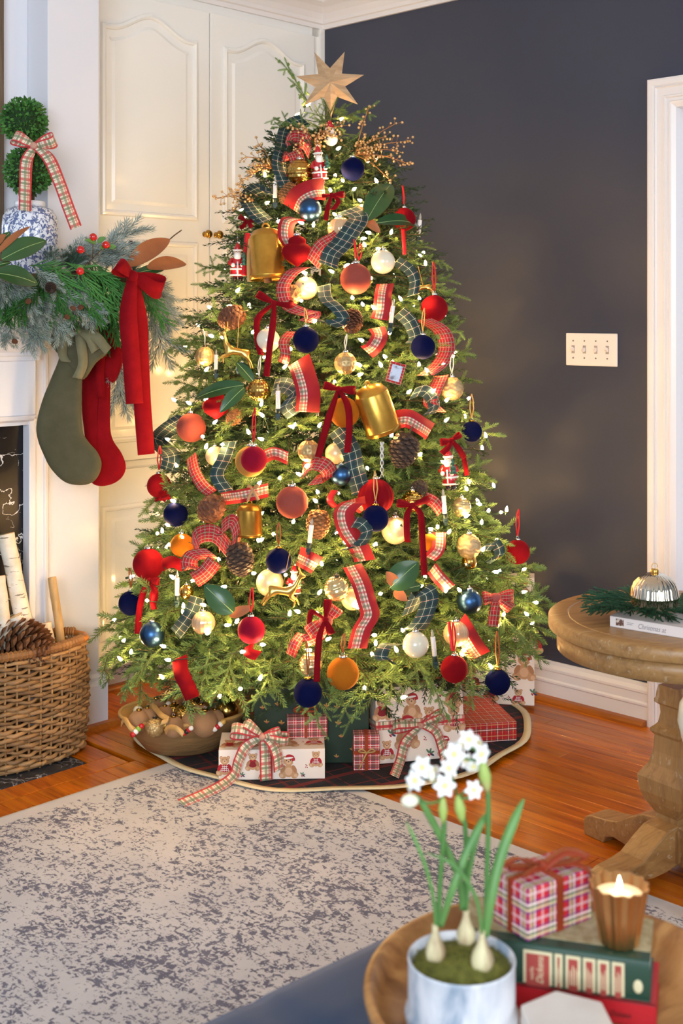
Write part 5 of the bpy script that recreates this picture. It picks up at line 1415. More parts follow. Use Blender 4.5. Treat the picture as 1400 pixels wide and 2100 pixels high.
b.tube([(.006, 0, -.1), (.010, 0, .04), (0, 0, z1), (-.006, 0, z2)], [.006, .006, .005, .004], 7); b.tube([(.012, .004, -.1), (.004, .006, .05), (.006, 0, z1)], .004, 6); b.build('stem', TWIG, tp)
rl = random.Random(4)
for (cx_, zc_, r_) in ((-.018, z2, .069), (-.004, z1, .073)):
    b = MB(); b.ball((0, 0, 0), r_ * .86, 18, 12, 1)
    for i in range(1100):
        t = (i + .5) / 1100; ph = math.acos(1 - 2 * t); a = i * 2.39996
        n_ = Vector((math.sin(ph) * math.cos(a), math.sin(ph) * math.sin(a), math.cos(ph)))
        p = n_ * r_ * rl.uniform(.82, .98); d = (n_ + Vector((rl.uniform(-1, 1), rl.uniform(-1, 1), rl.uniform(-1, 1))) * .75).normalized()
        L_ = rl.uniform(.011, .018); sd = d.orthogonal().normalized(); sd = Matrix.Rotation(rl.random() * 6, 3, d) @ sd
        V = [p, p + d * L_ * .5 + sd * L_ * .3, p + d * L_, p + d * L_ * .5 - sd * L_ * .3]
        b.add(V, [(0, 1, 2, 3)], 0, False)
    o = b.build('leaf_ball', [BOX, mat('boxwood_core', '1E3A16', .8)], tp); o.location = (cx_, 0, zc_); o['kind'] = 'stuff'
td = lambda px, py, off=0: at(px, py, D_ - .075 - off)
bow('tartan_bow', 'cream and red tartan bow tied round the topiary with long tails', 'bow', (70, 299, .01), [(27, 282, 15), (112, 285, 15)], [[(55, 330, .02), (52, 380, .03), (51, 432, .02)], [(100, 325, .02), (122, 375, .02), (140, 425, .01), (156, 467, .0)]], 25, R_CREAM, 'cream tartan bows', td, 8, .02)

# ------------------------------------------------------------------ log basket by the hearth
BC = rm(.348, 1.648)
RZ_ = math.atan2(UR.y, UR.x)
bk = thing('log_basket', 'oval woven willow basket with birch logs on the hearth', 'basket', (BC.x, BC.y, .004), RZ_)
WEAVE = mat('willow', 'A88256', .6, noise=(9, '74522F', .3, .72), rand=.6, bump=(60, .3, .002)); WRAP = mat('seagrass_wrap', '9A6C3C', .65, noise=(14, '6A4220', .35, .7), bump=(80, .4, .003)); HANDLE = mat('handle_wood', 'B8702E', .4)
ax_, bx_ = .100, .222
def belly(z): return .95 + .06 * math.sin(PI * min(1, z / .36) * .9)
NS = 34
def ell(th, z, o_): return Vector(((ax_ * belly(z) + o_) * math.cos(th), (bx_ * belly(z) + o_) * math.sin(th), z))
for r_ in range(25):
    z = .012 + r_ * .0133
    gap = .255 < z < .335
    N_ = NS * 4
    seq = [i for i in range(N_ + 1)]
    segs = [seq]
    if gap:
        h = int(N_ * .065); c = N_ // 4
        segs = [list(range(c + h, N_ + 1 + c - h))]
    b = MB()
    for sg in segs:
        P = [ell(2 * PI * i / N_, z + .0022 * math.sin(i * .8 + r_ * 2.1) + rl.uniform(-.0012, .0012), -.006 + .0072 * math.cos(PI * (i / 4 + r_))) for i in sg]
        b.tube(P, [.0068 + .0012 * math.sin(i * .35 + r_) for i in sg], 5)
    b.build('weave_strand', WEAVE, bk)
b = MB()
for i in range(NS): b.tube([ell(2 * PI * (i + .0) / NS, z, -.007) for z in (.0, .1, .2, .3, .355)], .0042, 5)
o = b.build('stakes', WEAVE, bk); o['kind'] = 'stuff'
b = MB(); N_ = 150
P = [ell(math.radians(108) + math.radians(304) * i / N_, .355, -.002) for i in range(N_ + 1)]
b.tube(P, [.0125 + .0038 * (i % 2) for i in range(N_ + 1)], 8, smooth=False); b.build('rim', WRAP, bk)
b = MB(); b.tube([ell(math.radians(48), .350, -.002), ell(math.radians(66), .348, .002), ell(math.radians(90), .348, .003), ell(math.radians(112), .352, -.002)], .0095, 10); b.build('handle', HANDLE, bk)
b = MB(); b.lathe([(1e-5, .004), (.93, .004), (.93, .010), (1e-5, .010)], 40, sx=ax_, sy=bx_); b.build('base', WEAVE, bk)
BARK = bpy.data.materials.new('birch_bark'); BARK.use_nodes = True
g = N(BARK); v = g.coord('Object', (1, 1, 1)); v2 = g.coord('Object', (10, 10, 60))
c1 = g.ramp(g.noise(v, 14, 6, .6), [(.3, 'D8C4A4'), (.6, 'EEE2D0'), (.75, 'C8A67C')])
c2 = g.mix(g.math('MULTIPLY', g.math('GREATER_THAN', g.noise(v2, 2.0, 3, .5), .64), .75), c1, lin('5A4636'))
g.l(c2, g.p.inputs['Base Color']); g.p.inputs['Roughness'].default_value = .7; g.bump(g.noise(v2, 2, 4), .3, .003)
ENDW = mat('cut_end', 'D8B888', .7, noise=(20, 'B08858', .4, .7)); TANB = mat('tan_bark', 'CBA872', .6, noise=(9, 'A88450', .35, .7), stretch=(6, 6, 1)); KNOT = mat('branch_knot', '6A4A3A', .8)
def log(label, t, bt, at_, ab, r_, m=BARK, knots=()):
    p, q = PA(t[0], t[1], at_), PA(bt[0], bt[1], ab)
    o = thing('birch_log', label, 'log', q, 0, 'logs in the basket')
    d = p - q; n = 9
    b = MB(); P = [q + d * (i / n) + Vector((pnoise(Vector((i * .7, r_ * 90, 0))), 0, 0)) * .004 - q for i in range(n + 1)]
    b.tube(P, [r_ * (1 + .06 * pnoise(Vector((i * .9, 3 + r_ * 50, 1)))) for i in range(n + 1)], 16, 0, False); b.build('bark', m, o)
    b = MB(); a_ = d.normalized()
    b.tube([P[-1] - a_ * .002, P[-1] + a_ * .0006], r_ * .97, 16); b.tube([P[0] + a_ * .002, P[0] - a_ * .0006], r_ * .97, 16); b.build('cut_end', ENDW, o)
    for (u, s) in knots:
        c = q + d * u - q + Vector((s * r_ * .7, -r_ * .72, 0))
        b = MB(); b.ball(tuple(c), r_ * .28, 8, 6, sy=.5, sz=.7); b.build('knot', KNOT, o)
log('thick pale birch log leaning tallest against the marble surround', (12, 1095), (62, 1345), .275, .345, .026, BARK, ((.22, .3), (.35, -.2), (.7, .5)))
log('thin peeled tan stick standing at the right of the basket', (107, 1184), (130, 1348), .30, .345, .0135, TANB, ((.25, -.3),))
log('short stout birch log with a dark branch knot beside the tan stick', (94, 1277), (108, 1362), .31, .345, .0185, BARK, ((.85, -.1),))
log('birch log at the left edge of the photo in front of the marble', (-3, 1182), (14, 1330), .285, .34, .021, BARK, ((.3, .4),))
log('birch log lying low behind the giant pinecone', (30, 1262), (75, 1345), .33, .36, .023, BARK, ())
gp = thing('giant_pinecone', 'giant sugar pinecone lying on top of the logs in the basket', 'pinecone', PA(40, 1322, .36))
gp.rotation_euler = (0, math.radians(-82), -.25)
Lg = .185
b = MB(); b.lathe([(.05, .5), (.13, .40), (.16, .1), (.11, -.3), (.03, -.48)], 10); put('core', b.mesh('core', PCM['dark']), gp, sc=Lg)
sm = MB(); s0 = cone_scale(); sm.add([(x * .8, y * 1.35, z * .7) for x, y, z in s0.v], s0.f, 0, False); sme = sm.mesh('scale', mat('sugar_cone_scale', '8A5A34', .6, noise=(12, '5A3420', .35, .7), rand=.4))
for M_ in cone_xforms(110):
    o = put('scale', sme, gp); o.matrix_local = Matrix.Diagonal((Lg * .86, Lg * .86, Lg, 1)) @ M_

# ------------------------------------------------------------------ rug and tree skirt
RUG = bpy.data.materials.new('distressed_rug'); RUG.use_nodes = True
g = N(RUG); v = g.coord('Object')
big = g.noise(v, 2.6, 5, .6, .6); mid = g.noise(g.coord('Object', (1, 1.5, 1)), 11, 4, .6, .5)
fine = g.noise(g.coord('Object', (1, 2.0, 1)), 40, 6, .68, 1.0); fine2 = g.noise(g.coord('Object', (2.0, 1, 1)), 52, 5, .65, .8)
f = g.math('ADD', g.math('MULTIPLY', fine, .6), g.math('MULTIPLY', fine2, .4))
thr = g.math('SUBTRACT', .735, g.math('ADD', g.math('MULTIPLY', big, .22), g.math('MULTIPLY', mid, .19)))
sp_ = g.n('ShaderNodeSeparateXYZ'); g.l(v, sp_.inputs[0])
ins = g.math('MULTIPLY', g.math('GREATER_THAN', sp_.outputs[0], .045), g.math('LESS_THAN', sp_.outputs[1], -.045))
k = g.math('MULTIPLY', g.math('MULTIPLY', g.math('GREATER_THAN', f, thr), ins), .9)
basec = g.ramp(g.noise(v, 5, 5, .6), [(.3, 'D2CFCF'), (.7, 'C4C2C4')])
col = g.mix(k, basec, g.ramp(g.noise(v, 7, 3), [(.35, '56566A'), (.7, '6E6E80')]))
g.l(col, g.p.inputs['Base Color']); g.p.inputs['Roughness'].default_value = .95; g.p.inputs['Specular IOR Level'].default_value = .1
g.bump(g.noise(v, 700, 2), .35, .002)
ro = thing('area_rug', 'large distressed cream and grey-mauve area rug on the oak floor', 'rug', rm(.70, 1.10, .001), RZ_)
MB().box(0, -3.0, 0, 2.6, 0, .009).build('pile', RUG, ro, bevel=.003)
MB().box(-.006, -3.0, 0, 0.0, .006, .008).build('binding', mat('rug_binding', 'BDB4A8', .9), ro)
SC_ = Vector((-.03, 4.2, 0)); SR = .655
SKIRT = plaid('dark_tartan_felt', '17171F', [(.115, .3, .10, '5A1A18', .75), (.115, .62, .03, '7A2A20', .7), (.115, .85, .22, '0E0E14', .6)], [(.13, .4, .16, '6A1E18', .8), (.13, .75, .04, '7A2A20', .6), (.13, .05, .2, '0E0E14', .6)], .9, .15, 'Object')
sk = thing('tree_skirt', 'round dark tartan tree skirt with a cream bound edge', 'tree skirt', SC_, .55)
n = 96
def wav(a): return SR * (1 + .012 * math.sin(7 * a) + .008 * math.sin(13 * a + 1))
def wz(a, u): return .0125 + .004 * u ** 3 * (1 + math.sin(9 * a + .5)) * .6
b = MB(); V = [(0, 0, .0125)]; Fc = []
for j in range(1, 9):
    u = j / 8
    for i in range(n):
        a = 2 * PI * i / n; V.append((wav(a) * u * math.cos(a), wav(a) * u * math.sin(a), wz(a, u)))
for i in range(n): Fc.append((0, 1 + i, 1 + (i + 1) % n))
for j in range(7):
    for i in range(n): Fc.append((1 + j * n + i, 1 + (j + 1) * n + i, 1 + (j + 1) * n + (i + 1) % n, 1 + j * n + (i + 1) % n))
b.add(V, Fc); b.build('felt', SKIRT, sk, solid=.002)
b = MB(); L_, R2 = [], []
for i in range(n + 1):
    a = 2 * PI * i / n; z = wz(a, 1) + .0022
    L_.append(Vector((wav(a) * .975 * math.cos(a), wav(a) * .975 * math.sin(a), z))); R2.append(Vector((wav(a) * 1.012 * math.cos(a), wav(a) * 1.012 * math.sin(a), z)))
b.strip(L_, R2); b.build('bound_edge', mat('cream_binding', 'E0CFA8', .7), sk, solid=.003)
# ------------------------------------------------------------------ dough bowl of ornaments
BW = mat('dough_bowl_wood', 'A07C50', .55, noise=(4, '735638', .32, .7), bump=(18, .5, .006), stretch=(1, 1, 4)); BWI = mat('dough_bowl_inside', 'C89C58', .5, noise=(5, '94692F', .35, .7))
bl = thing('dough_bowl', 'oval hand-carved wooden dough bowl full of ornaments beside the tree', 'bowl', (-.495, 3.90, .0165), math.atan2(.076, .396))
b = MB(); b.lathe([(1e-5, .0), (.105, .0), (.122, .008), (.205, .112), (.207, .118), (.203, .121)], 56, 0, sy=.75, caps=False); b.lathe([(.203, .121), (.194, .119), (.120, .03), (.08, .02), (1e-5, .02)], 56, 1, sy=.75, caps=False)
b.build('shell', [BW, BWI], bl)
b = MB(); b.tube([(.2005 * math.cos(a), .2005 * .75 * math.sin(a), .1195) for a in [2 * PI * i / 72 for i in range(73)]], .0058, 8); b.build('rim', mat('dough_bowl_rim', 'D0A868', .45, noise=(6, 'B08848', .35, .7)), bl)
bd = lambda px, py, off=0: ground(px, py, .136 + off)
BG = 'ornaments in the dough bowl'
for a in ((285, 1482, 20, 'v_taupe', 'taupe velvet bauble at the left tip of the dough bowl', 0), (320, 1456, 18, 'v_taupe', 'taupe velvet bauble at the back of the dough bowl', 0), (338, 1470, 17, 'v_taupe', 'taupe velvet bauble in the middle of the dough bowl under gold ribbon', 0), (356, 1494, 19, 'v_taupe', 'taupe velvet bauble at the front rim of the dough bowl', -.005),
          (420, 1487, 24, 'v_taupe', 'largest taupe velvet bauble at the right front of the dough bowl', 0), (412, 1470, 20, 'v_taupe', 'taupe velvet bauble behind the largest one in the dough bowl', 0), (317, 1495, 17, 'matte', 'gold mercury bauble at the left front of the dough bowl', 0), (378, 1472, 22, 'cells', 'crumpled bright gold bauble in the centre of the dough bowl', .005),
          (357, 1462, 15, 'goldscallop', 'small gold bauble beside the crumpled one in the dough bowl', .005), (464, 1460, 22, 'gold', 'smooth gold bauble with a black cap at the right of the dough bowl', 0), (399, 1448, 15, 'gold', 'gold bauble at the back of the dough bowl under brown ribbon', 0), (302, 1474, 17, 'v_taupe', 'taupe velvet bauble at the left of the dough bowl behind the gold ribbon', .004), (392, 1484, 19, 'v_taupe', 'taupe velvet bauble in the dough bowl between the crumpled gold one and the front rim', .0), (440, 1478, 18, 'v_taupe', 'taupe velvet bauble in the dough bowl beside the smooth gold one', .0), (342, 1490, 14, 'gold', 'smooth gold bauble without ribbon at the front of the dough bowl', .0), (283, 1460, 9, 'pearl', 'tiny glass bauble with a teal band at the back left of the dough bowl', 0)):
    o = bauble(a[0], a[1] - 3, a[2] * 1.12, a[3], a[4], a[5], None, 0, 'dark' if a[3] in ('gold', 'matte', 'cells') else 'gold', bd, (.5, .9) if a[3] in ('matte', 'cells') else (0.2, .1), BG)
def trinket(px, py, hpx, cols, label, rz):
    K = bd(px, py, .004); s = hpx / F * K.y
    o = thing('glass_trinket', label, 'ornament', K, rz, BG); o.rotation_euler = (0, .9, rz)
    for i, c in enumerate(cols):
        b = MB(); b.ball((0, 0, (i - len(cols) / 2) * s / len(cols)), s / len(cols) * .8, 10, 8); b.build('bead', FM[c] if c in FM else mat('trinket_' + c, {'lime': '7AA83A', 'teal': '3AA89A', 'gold': 'C89A4A'}[c], .2, coat=.5), o)
trinket(284, 1495, 30, ('red', 'white', 'lime', 'red'), 'small red and lime glass trinket at the left front of the dough bowl', .5)
trinket(387, 1497, 26, ('red', 'black', 'red', 'white'), 'small red and black glass trinket at the front of the dough bowl', -.3)
trinket(343, 1448, 24, ('white', 'red', 'white'), 'small white and red glass trinket at the back of the dough bowl', 1.0)
trinket(452, 1485, 30, ('white', 'red', 'white', 'gold'), 'small white and red glass trinket at the right of the dough bowl', .2)
trinket(400, 1463, 18, ('white', 'red'), 'small silver white trinket beside the crumpled gold bauble', .2)
for lab, pts in (('gold satin ribbon curling over the left tip of the dough bowl', [(248, 1485, .0, 20), (256, 1476, .02, 0), (266, 1490, .01, 10), (278, 1500, -.005, 30)]),
                 ('gold satin ribbon waving across the middle of the dough bowl', [(300, 1462, .02, 30), (312, 1448, .03, 0), (330, 1466, .035, 10), (345, 1476, .03, 30), (330, 1482, .025, 0)]),
                 ('gold satin ribbon loop at the front rim of the dough bowl', [(338, 1502, .0, 30), (346, 1492, .025, 0), (362, 1494, .035, 10), (376, 1506, .02, 20)]),
                 ('brown satin ribbon over the back of the dough bowl', [(366, 1442, .02, 20), (385, 1430, .03, 0), (402, 1420, .04, 10), (420, 1430, .03, 30)])):
    ribbon('loose_ribbon', lab, 'ribbon', pts, 11, GOLDRIB if 'gold' in lab else mat('brown_satin', '7A5238', .5, sheen=.3), 'loose ribbons in the dough bowl', lambda px, py, off=0: ground(px, py, .135 + off))

# ------------------------------------------------------------------ wrapped presents
W = {k: mat('print_' + k, h, .6) for k, h in (('fur', 'C6976E'), ('fur2', 'D8B08C'), ('fur3', 'B07E58'), ('red', 'B01C28'), ('dred', '8A1420'), ('white', 'F4EEE8'), ('black', '2A1E1C'), ('green', '5A7A5E'), ('navy', '2E3A5A'), ('gold', 'B88A48'), ('rose', 'B84A44'))}
WL = list(W); WM = [W[k] for k in WL]
def disc(b, x, z, rx, rz, c, ly, a=0.0, n=14):
    ca, sa = math.cos(a), math.sin(a)
    V = [(x + rx * math.cos(t) * ca - rz * math.sin(t) * sa, -ly * .00018, z + rx * math.cos(t) * sa + rz * math.sin(t) * ca) for t in [2 * PI * i / n for i in range(n)]]
    b.add(V, [tuple(range(n))], WL.index(c), False)
def bear_mesh(kind):
    b = MB()
    for s in (-1, 1):
        disc(b, s * .26, .14, .16, .13, 'fur', 1, s * .5); disc(b, s * .30, .12, .08, .075, 'fur2', 2)
    disc(b, 0, .32, .24, .27, 'fur', 3); disc(b, 0, .30, .15, .17, 'fur2', 4)
    if kind != 0: disc(b, 0, .36, .23, .19, 'red' if kind == 1 else 'dred', 5)
    if kind == 1:
        for i in (-2, -1, 0, 1, 2): disc(b, i * .085, .36, .010, .17, 'white', 6); disc(b, i * .085 + .03, .36, .008, .17, 'navy', 6)
        for i in (-1, 0, 1): disc(b, 0, .36 + i * .09, .21, .012, 'white', 7)
    for s in (-1, 1): disc(b, s * .24, .40, .085, .18, 'red' if kind == 1 else 'fur3', 8, s * .45)
    for s in (-1, 1): disc(b, s * .17, .87, .075, .075, 'fur3', 8); disc(b, s * .17, .87, .045, .045, 'fur2', 9)
    disc(b, 0, .73, .215, .19, 'fur', 10); disc(b, 0, .68, .10, .085, 'fur2', 11); disc(b, 0, .705, .032, .024, 'black', 12)
    for s in (-1, 1): disc(b, s * .085, .765, .019, .022, 'black', 12)
    if kind == 0:
        disc(b, .06, .90, .19, .11, 'red', 13, -.2); disc(b, .20, .80, .07, .10, 'red', 14); disc(b, -.01, .86, .21, .04, 'white', 15, .1); disc(b, .23, .70, .05, .05, 'white', 15)
    if kind == 2:
        for s in (-1, 1): disc(b, s * .09, .53, .09, .055, 'red', 13, s * .3)
        disc(b, 0, .53, .03, .03, 'dred', 14)
    return b.mesh('bear_print', WM)
BEARS = [bear_mesh(i) for i in range(3)]
def holly_mesh():
    b = MB()
    for a, c in ((.3, 'green'), (1.2, 'green'), (2.2, 'green'), (-.5, 'navy')): disc(b, .25 * math.cos(a), .25 * math.sin(a), .22, .09, c, 1, a)
    for x, z in ((-.1, -.1), (.06, -.06), (-.02, -.2)): disc(b, x, z, .075, .075, 'red', 2)
    return b.mesh('holly_print', WM)
def berries_mesh():
    b = MB()
    for x, z in ((0, 0), (.3, .35), (.4, -.1), (.05, .6)): disc(b, x, z, .13, .13, 'red', 1)
    disc(b, .2, .2, .03, .4, 'dred', 1, -.6)
    return b.mesh('berry_print', WM)
def sprig_print():
    b = MB()
    for a in (.4, 1.6, 2.6): disc(b, .3 * math.cos(a), .3 * math.sin(a), .28, .12, 'gold', 1, a)
    for x, z in ((0, -.1), (.16, -.05)): disc(b, x, z, .1, .1, 'rose', 2)
    return b.mesh('sprig_print', WM)
HOLLY, BERP, SPRG = holly_mesh(), berries_mesh(), sprig_print()
BEARP = mat('bear_paper', 'F2E4D8', .45); GREENP = mat('green_paper', '24382A', .5)
RP = [(.036, .5, .5, 'A81018', .5), (.036, .06, .05, 'E8E4DC', .85), (.036, .16, .05, '1E4A34', .9), (.036, .94, .05, '1E4A34', .9), (.036, .5, .06, 'D8B878', .6)]
REDPLAID = plaid('red_plaid_paper', 'C81E24', RP, RP, .45, 0)
RP2 = [(.024, .5, .4, '2E5A48', .45), (.024, .08, .07, 'F0E8E0', .85), (.024, .30, .07, '3A2E5A', .6), (.024, .78, .06, 'F0E8E0', .7)]
PLAID2 = plaid('small_plaid_paper', 'D03038', RP2, RP2, .45, 0)
GKG = 'wrapped presents under the tree'
def gift(label, p, q, depth, h, m, z=.0155, lean=0.0, group=GKG, name='gift_box'):
    """p, q: the two ends of the lower front edge"""
    p, q = Vector((p[0], p[1], z)), Vector((q[0], q[1], z))
    d = q - p; o = thing(name, label, 'gift', p, math.atan2(d.y, d.x), group)
    o.rotation_euler = (-lean, 0, math.atan2(d.y, d.x))
    MB().box(0, 0, 0, d.length, depth, h).build('paper_wrap', m, o, bevel=.0015)
    return o, d.length
def prints(o, lst, plane='front', D=0):
    for me, x, z, s in lst:
        if plane == 'front': put(me.name, me, o, (x, -.0004, z), (0, 0, 0), s)
        else: put(me.name, me, o, (x, z, D + .0004), (-PI / 2, 0, 0), s)
def g2(px, py, z=.0155): v = ground(px, py, z); return (v.x, v.y)
B0, B1, B2 = BEARS
# teddy bear parcel at the front
gA, wA = gift('flat teddy bear print gift with a large tartan bow, nearest the rug', g2(448, 1600), g2(666, 1597), .155, .088, BEARP)
prints(gA, [(B1, .018, .012, .062), (BERP, .052, .03, .012), (HOLLY, .068, .014, .022), (B0, .205, .002, .07), (BERP, .166, .052, .012), (BERP, .255, .035, .012), (B1, .285, .034, .05), (HOLLY, .245, .012, .02), (B2, .10, .026, .055), (B2, .128, -.0, .03)])
prints(gA, [(B2, .03, .02, .07), (B0, .08, .02, .09), (HOLLY, .145, .05, .025), (B0, .20, .02, .09), (BERP, .245, .06, .012), (B1, .28, .03, .07)], 'top', .088)
dA = lambda px, py, off=0: at(px, py, min(3.626, F * (H - .018) / max(1, py - CY)) - off)
MBX = bow('tartan_bow', 'large cream and red tartan bow on the front teddy bear gift, tail on the rug', 'bow', (538, 1509, .012), [(474, 1500, 20), (592, 1514, 18), (498, 1485, 12), (575, 1500, 10)],
          [[(505, 1530, .02), (488, 1562, .02), (478, 1592, .015), (440, 1618, .012, 30), (372, 1648, .0, 40)], [(558, 1525, .012), (568, 1550, .012), (571, 1580, .01)]], 22, R_CREAM, 'cream tartan bows', dA, 8, .025)
ribbon('gift_band', 'cream tartan ribbon band down the front of the teddy bear gift', 'ribbon', [(544, 1512, .004), (545, 1550, .003), (546, 1601, .002)], 26, R_CREAM, 'bands on the gifts', dA)
# small plaid parcel on top of it
pA = (-.163, 3.725)
gB, wB = gift('small red plaid gift with a rust ribbon resting on the front teddy bear gift', pA, (-.043, 3.735), .082, .062, PLAID2, .105)
RUSTR = mat('rust_satin', '9A3A18', .4, sheen=.3)
for (x0, x1) in ((.052, .060),): MB().box(x0, -.0015, 0, x1, .0835, .0635).build('ribbon_band', RUSTR, gB)
b = MB()
for s in (-1, 1): b.tube(catmull([(.056, .04, .064), (.056 + s * .02, .03, .085), (.056 + s * .034, .03, .072), (.056, .04, .066)], 5), .004, 6)
b.build('ribbon_bow', RUSTR, gB)
# green parcel
gC, wC = gift('large dark green gift with small sprig print behind the plaid one', g2(521, 1566), g2(756, 1564), .125, .235, GREENP)
rs = random.Random(8)
prints(gC, [(SPRG, .03 + .045 * (i % 7) + rs.uniform(-.01, .01), .03 + .05 * (i // 7) + rs.uniform(-.012, .012), rs.uniform(.014, .02)) for i in range(28)])
# small upright parcel
gD, wD = gift('small upright tartan gift tied with a rust ribbon in front of the green one', g2(725, 1580), g2(778, 1579), .05, .105, PLAID2)
MB().box(wD * .42, -.0015, 0, wD * .56, .0515, .1065).build('ribbon_band', RUSTR, gD); MB().box(-.0015, -.0016, .048, wD + .0015, .0516, .058).build('ribbon_band', RUSTR, gD)
b = MB()
for s in (-1, 1): b.tube(catmull([(wD * .5, -.003, .053), (wD * .5 + s * .014, -.009, .066), (wD * .5 + s * .024, -.006, .058), (wD * .5, -.003, .053)], 5), .0022, 6)
b.tube(catmull([(wD * .5, -.003, .053), (wD * .35, -.006, .03), (wD * .2, -.004, .004)], 4), .0022, 6); b.build('ribbon_bow', GOLDRIB, gD)
# leaning bear parcel
gE, wE = gift('square teddy bear print gift leaning back with a tartan band and bow', g2(775, 1568), g2(955, 1551), .07, .222, BEARP, .0165, .16)
prints(gE, [(B2, .02, .125, .075), (B0, .115, .12, .08), (B2, .25, .15, .075), (HOLLY, .21, .19, .03), (B0, .095, .035, .1), (HOLLY, .045, .085, .035), (BERP, .15, .06, .014), (HOLLY, .165, .018, .035), (B1, .25, .075, .09), (B0, .215, .005, .06), (B1, .03, .01, .06), (BERP, .075, .018, .014), (B2, .17, .09, .07)])
MB().box(-.0015, -.0016, .098, wE + .0015, .0716, .124).build('ribbon_band', R_CREAM, gE)
dE = lambda px, py, off=0: at(px, py, min(3.752 + (px - 775) * .00039 + (1560 - py) * .00024, F * (H - .02) / max(1, py - CY)) - .008 - off)
bow('tartan_bow', 'tartan bow with a trailing tail on the leaning teddy bear gift', 'bow', (862, 1487, .0), [(806, 1492, 14), (908, 1462, 15)], [[(832, 1520, .01), (820, 1560, .02), (808, 1592, .0)], [(893, 1500, .01), (905, 1530, .01), (912, 1560, .01)]], 20, R_CREAM, 'cream tartan bows', dE, 7, .02)
# red plaid flat box
gF, wF = gift('flat red plaid gift box at the right end of the pile', (.285, 3.915), g2(1059, 1518), .285, .060, REDPLAID)
# tall bear parcel at the back
gG, wG = gift('tall teddy bear print gift standing against the dark wall behind the tree', (.395, 4.362), (.672, 4.318), .075, .447, BEARP)
prints(gG, [(B0, .245, .085, .10), (B1, .225, .0, .06), (HOLLY, .275, .045, .035), (B2, .13, .01, .07), (BERP, .19, .02, .016), (B1, .06, .04, .09), (B2, .13, .16, .09), (B1, .275, .18, .09), (BERP, .21, .15, .016), (HOLLY, .18, .09, .03), (BERP, .27, .27, .016), (B2, .22, .27, .09), (B0, .08, .2, .09), (HOLLY, .15, .28, .03), (B0, .24, .37, .07)])

# ------------------------------------------------------------------ round pedestal table
TW = bpy.data.materials.new('washed_oak'); TW.use_nodes = True
g = N(TW); v = g.coord('Object', (2.5, 22, 22)); v2 = g.coord('Object', (7, 90, 60))
c1 = g.ramp(g.noise(v, 2, 6, .6, .8), [(.3, '8A6238'), (.55, 'A87E4C'), (.75, '9A6E3E')])
c2 = g.mix(g.math('MULTIPLY', g.math('GREATER_THAN', g.noise(v2, 1.3, 4, .6), .64), .38), c1, lin('CDBB9E'))
g.l(c2, g.p.inputs['Base Color']); g.p.inputs['Roughness'].default_value = .42; g.bump(g.noise(v2, 1.3, 4), .15, .002)
TWV = TW.copy(); TWV.name = 'washed_oak_upright'
for nd_ in TWV.node_tree.nodes:
    if nd_.type == 'MAPPING':
        s_ = nd_.inputs['Scale'].default_value; nd_.inputs['Scale'].default_value = (s_[1], s_[2], s_[0])
TX, TY, TH = .833, 3.09, .626
tb = thing('side_table', 'round washed oak pedestal side table with a turned square column', 'table', (TX, TY, 0), .35)
b = MB(); b.lathe([(1e-5, TH), (.262, TH), (.264, TH - .0018), (.267, TH)], 72, 0, smooth=False, caps=False); b.lathe([(.267, TH), (.308, TH), (.313, TH - .005), (.313, TH - .030), (.309, TH - .034), (.290, TH - .034)], 72, 0, caps=False)
b.build('top', TW, tb)
b = MB(); b.lathe([(.292, TH - .034), (.292, TH - .084), (.27, TH - .086), (1e-5, TH - .086)], 72); b.build('apron', TW, tb)
YS = [(1405, 34), (1418, 38), (1430, 40), (1434, 43), (1440, 43), (1446, 32), (1462, 30), (1482, 35), (1488, 42), (1494, 51), (1500, 51), (1508, 42), (1540, 45), (1565, 54), (1585, 72), (1592, 77), (1600, 76), (1622, 72), (1642, 62), (1658, 48), (1668, 39), (1680, 41), (1688, 54), (1748, 54)]
prof = [(hw / F * 3.09 * 1.0, 1.38 - (y - CY) * 3.09 / F) for y, hw in YS][::-1]
ca = math.atan2(-TY, -TX) - .35 + .10
b = MB(); b.M = Matrix.Rotation(ca, 4, 'Z'); b.lathe(prof, 4, 0, smooth=False); b.build('pedestal', TWV, tb)
OUT = [(.03, .125), (.075, .118), (.12, .095), (.16, .070), (.20, .062), (.245, .058), (.268, .050), (.275, .036), (.272, .0), (.205, .0), (.198, .018), (.17, .026), (.13, .020), (.08, .022), (.03, .03)]
for k in range(4):
    fb = MB(); fb.M = Matrix.Rotation(ca + PI / 4 + k * PI / 2, 4, 'Z') @ Matrix.Rotation(PI / 2, 4, 'X')
    fb.prism(OUT, -.038, .038); fb.build('foot', TW, tb, bevel=.003)
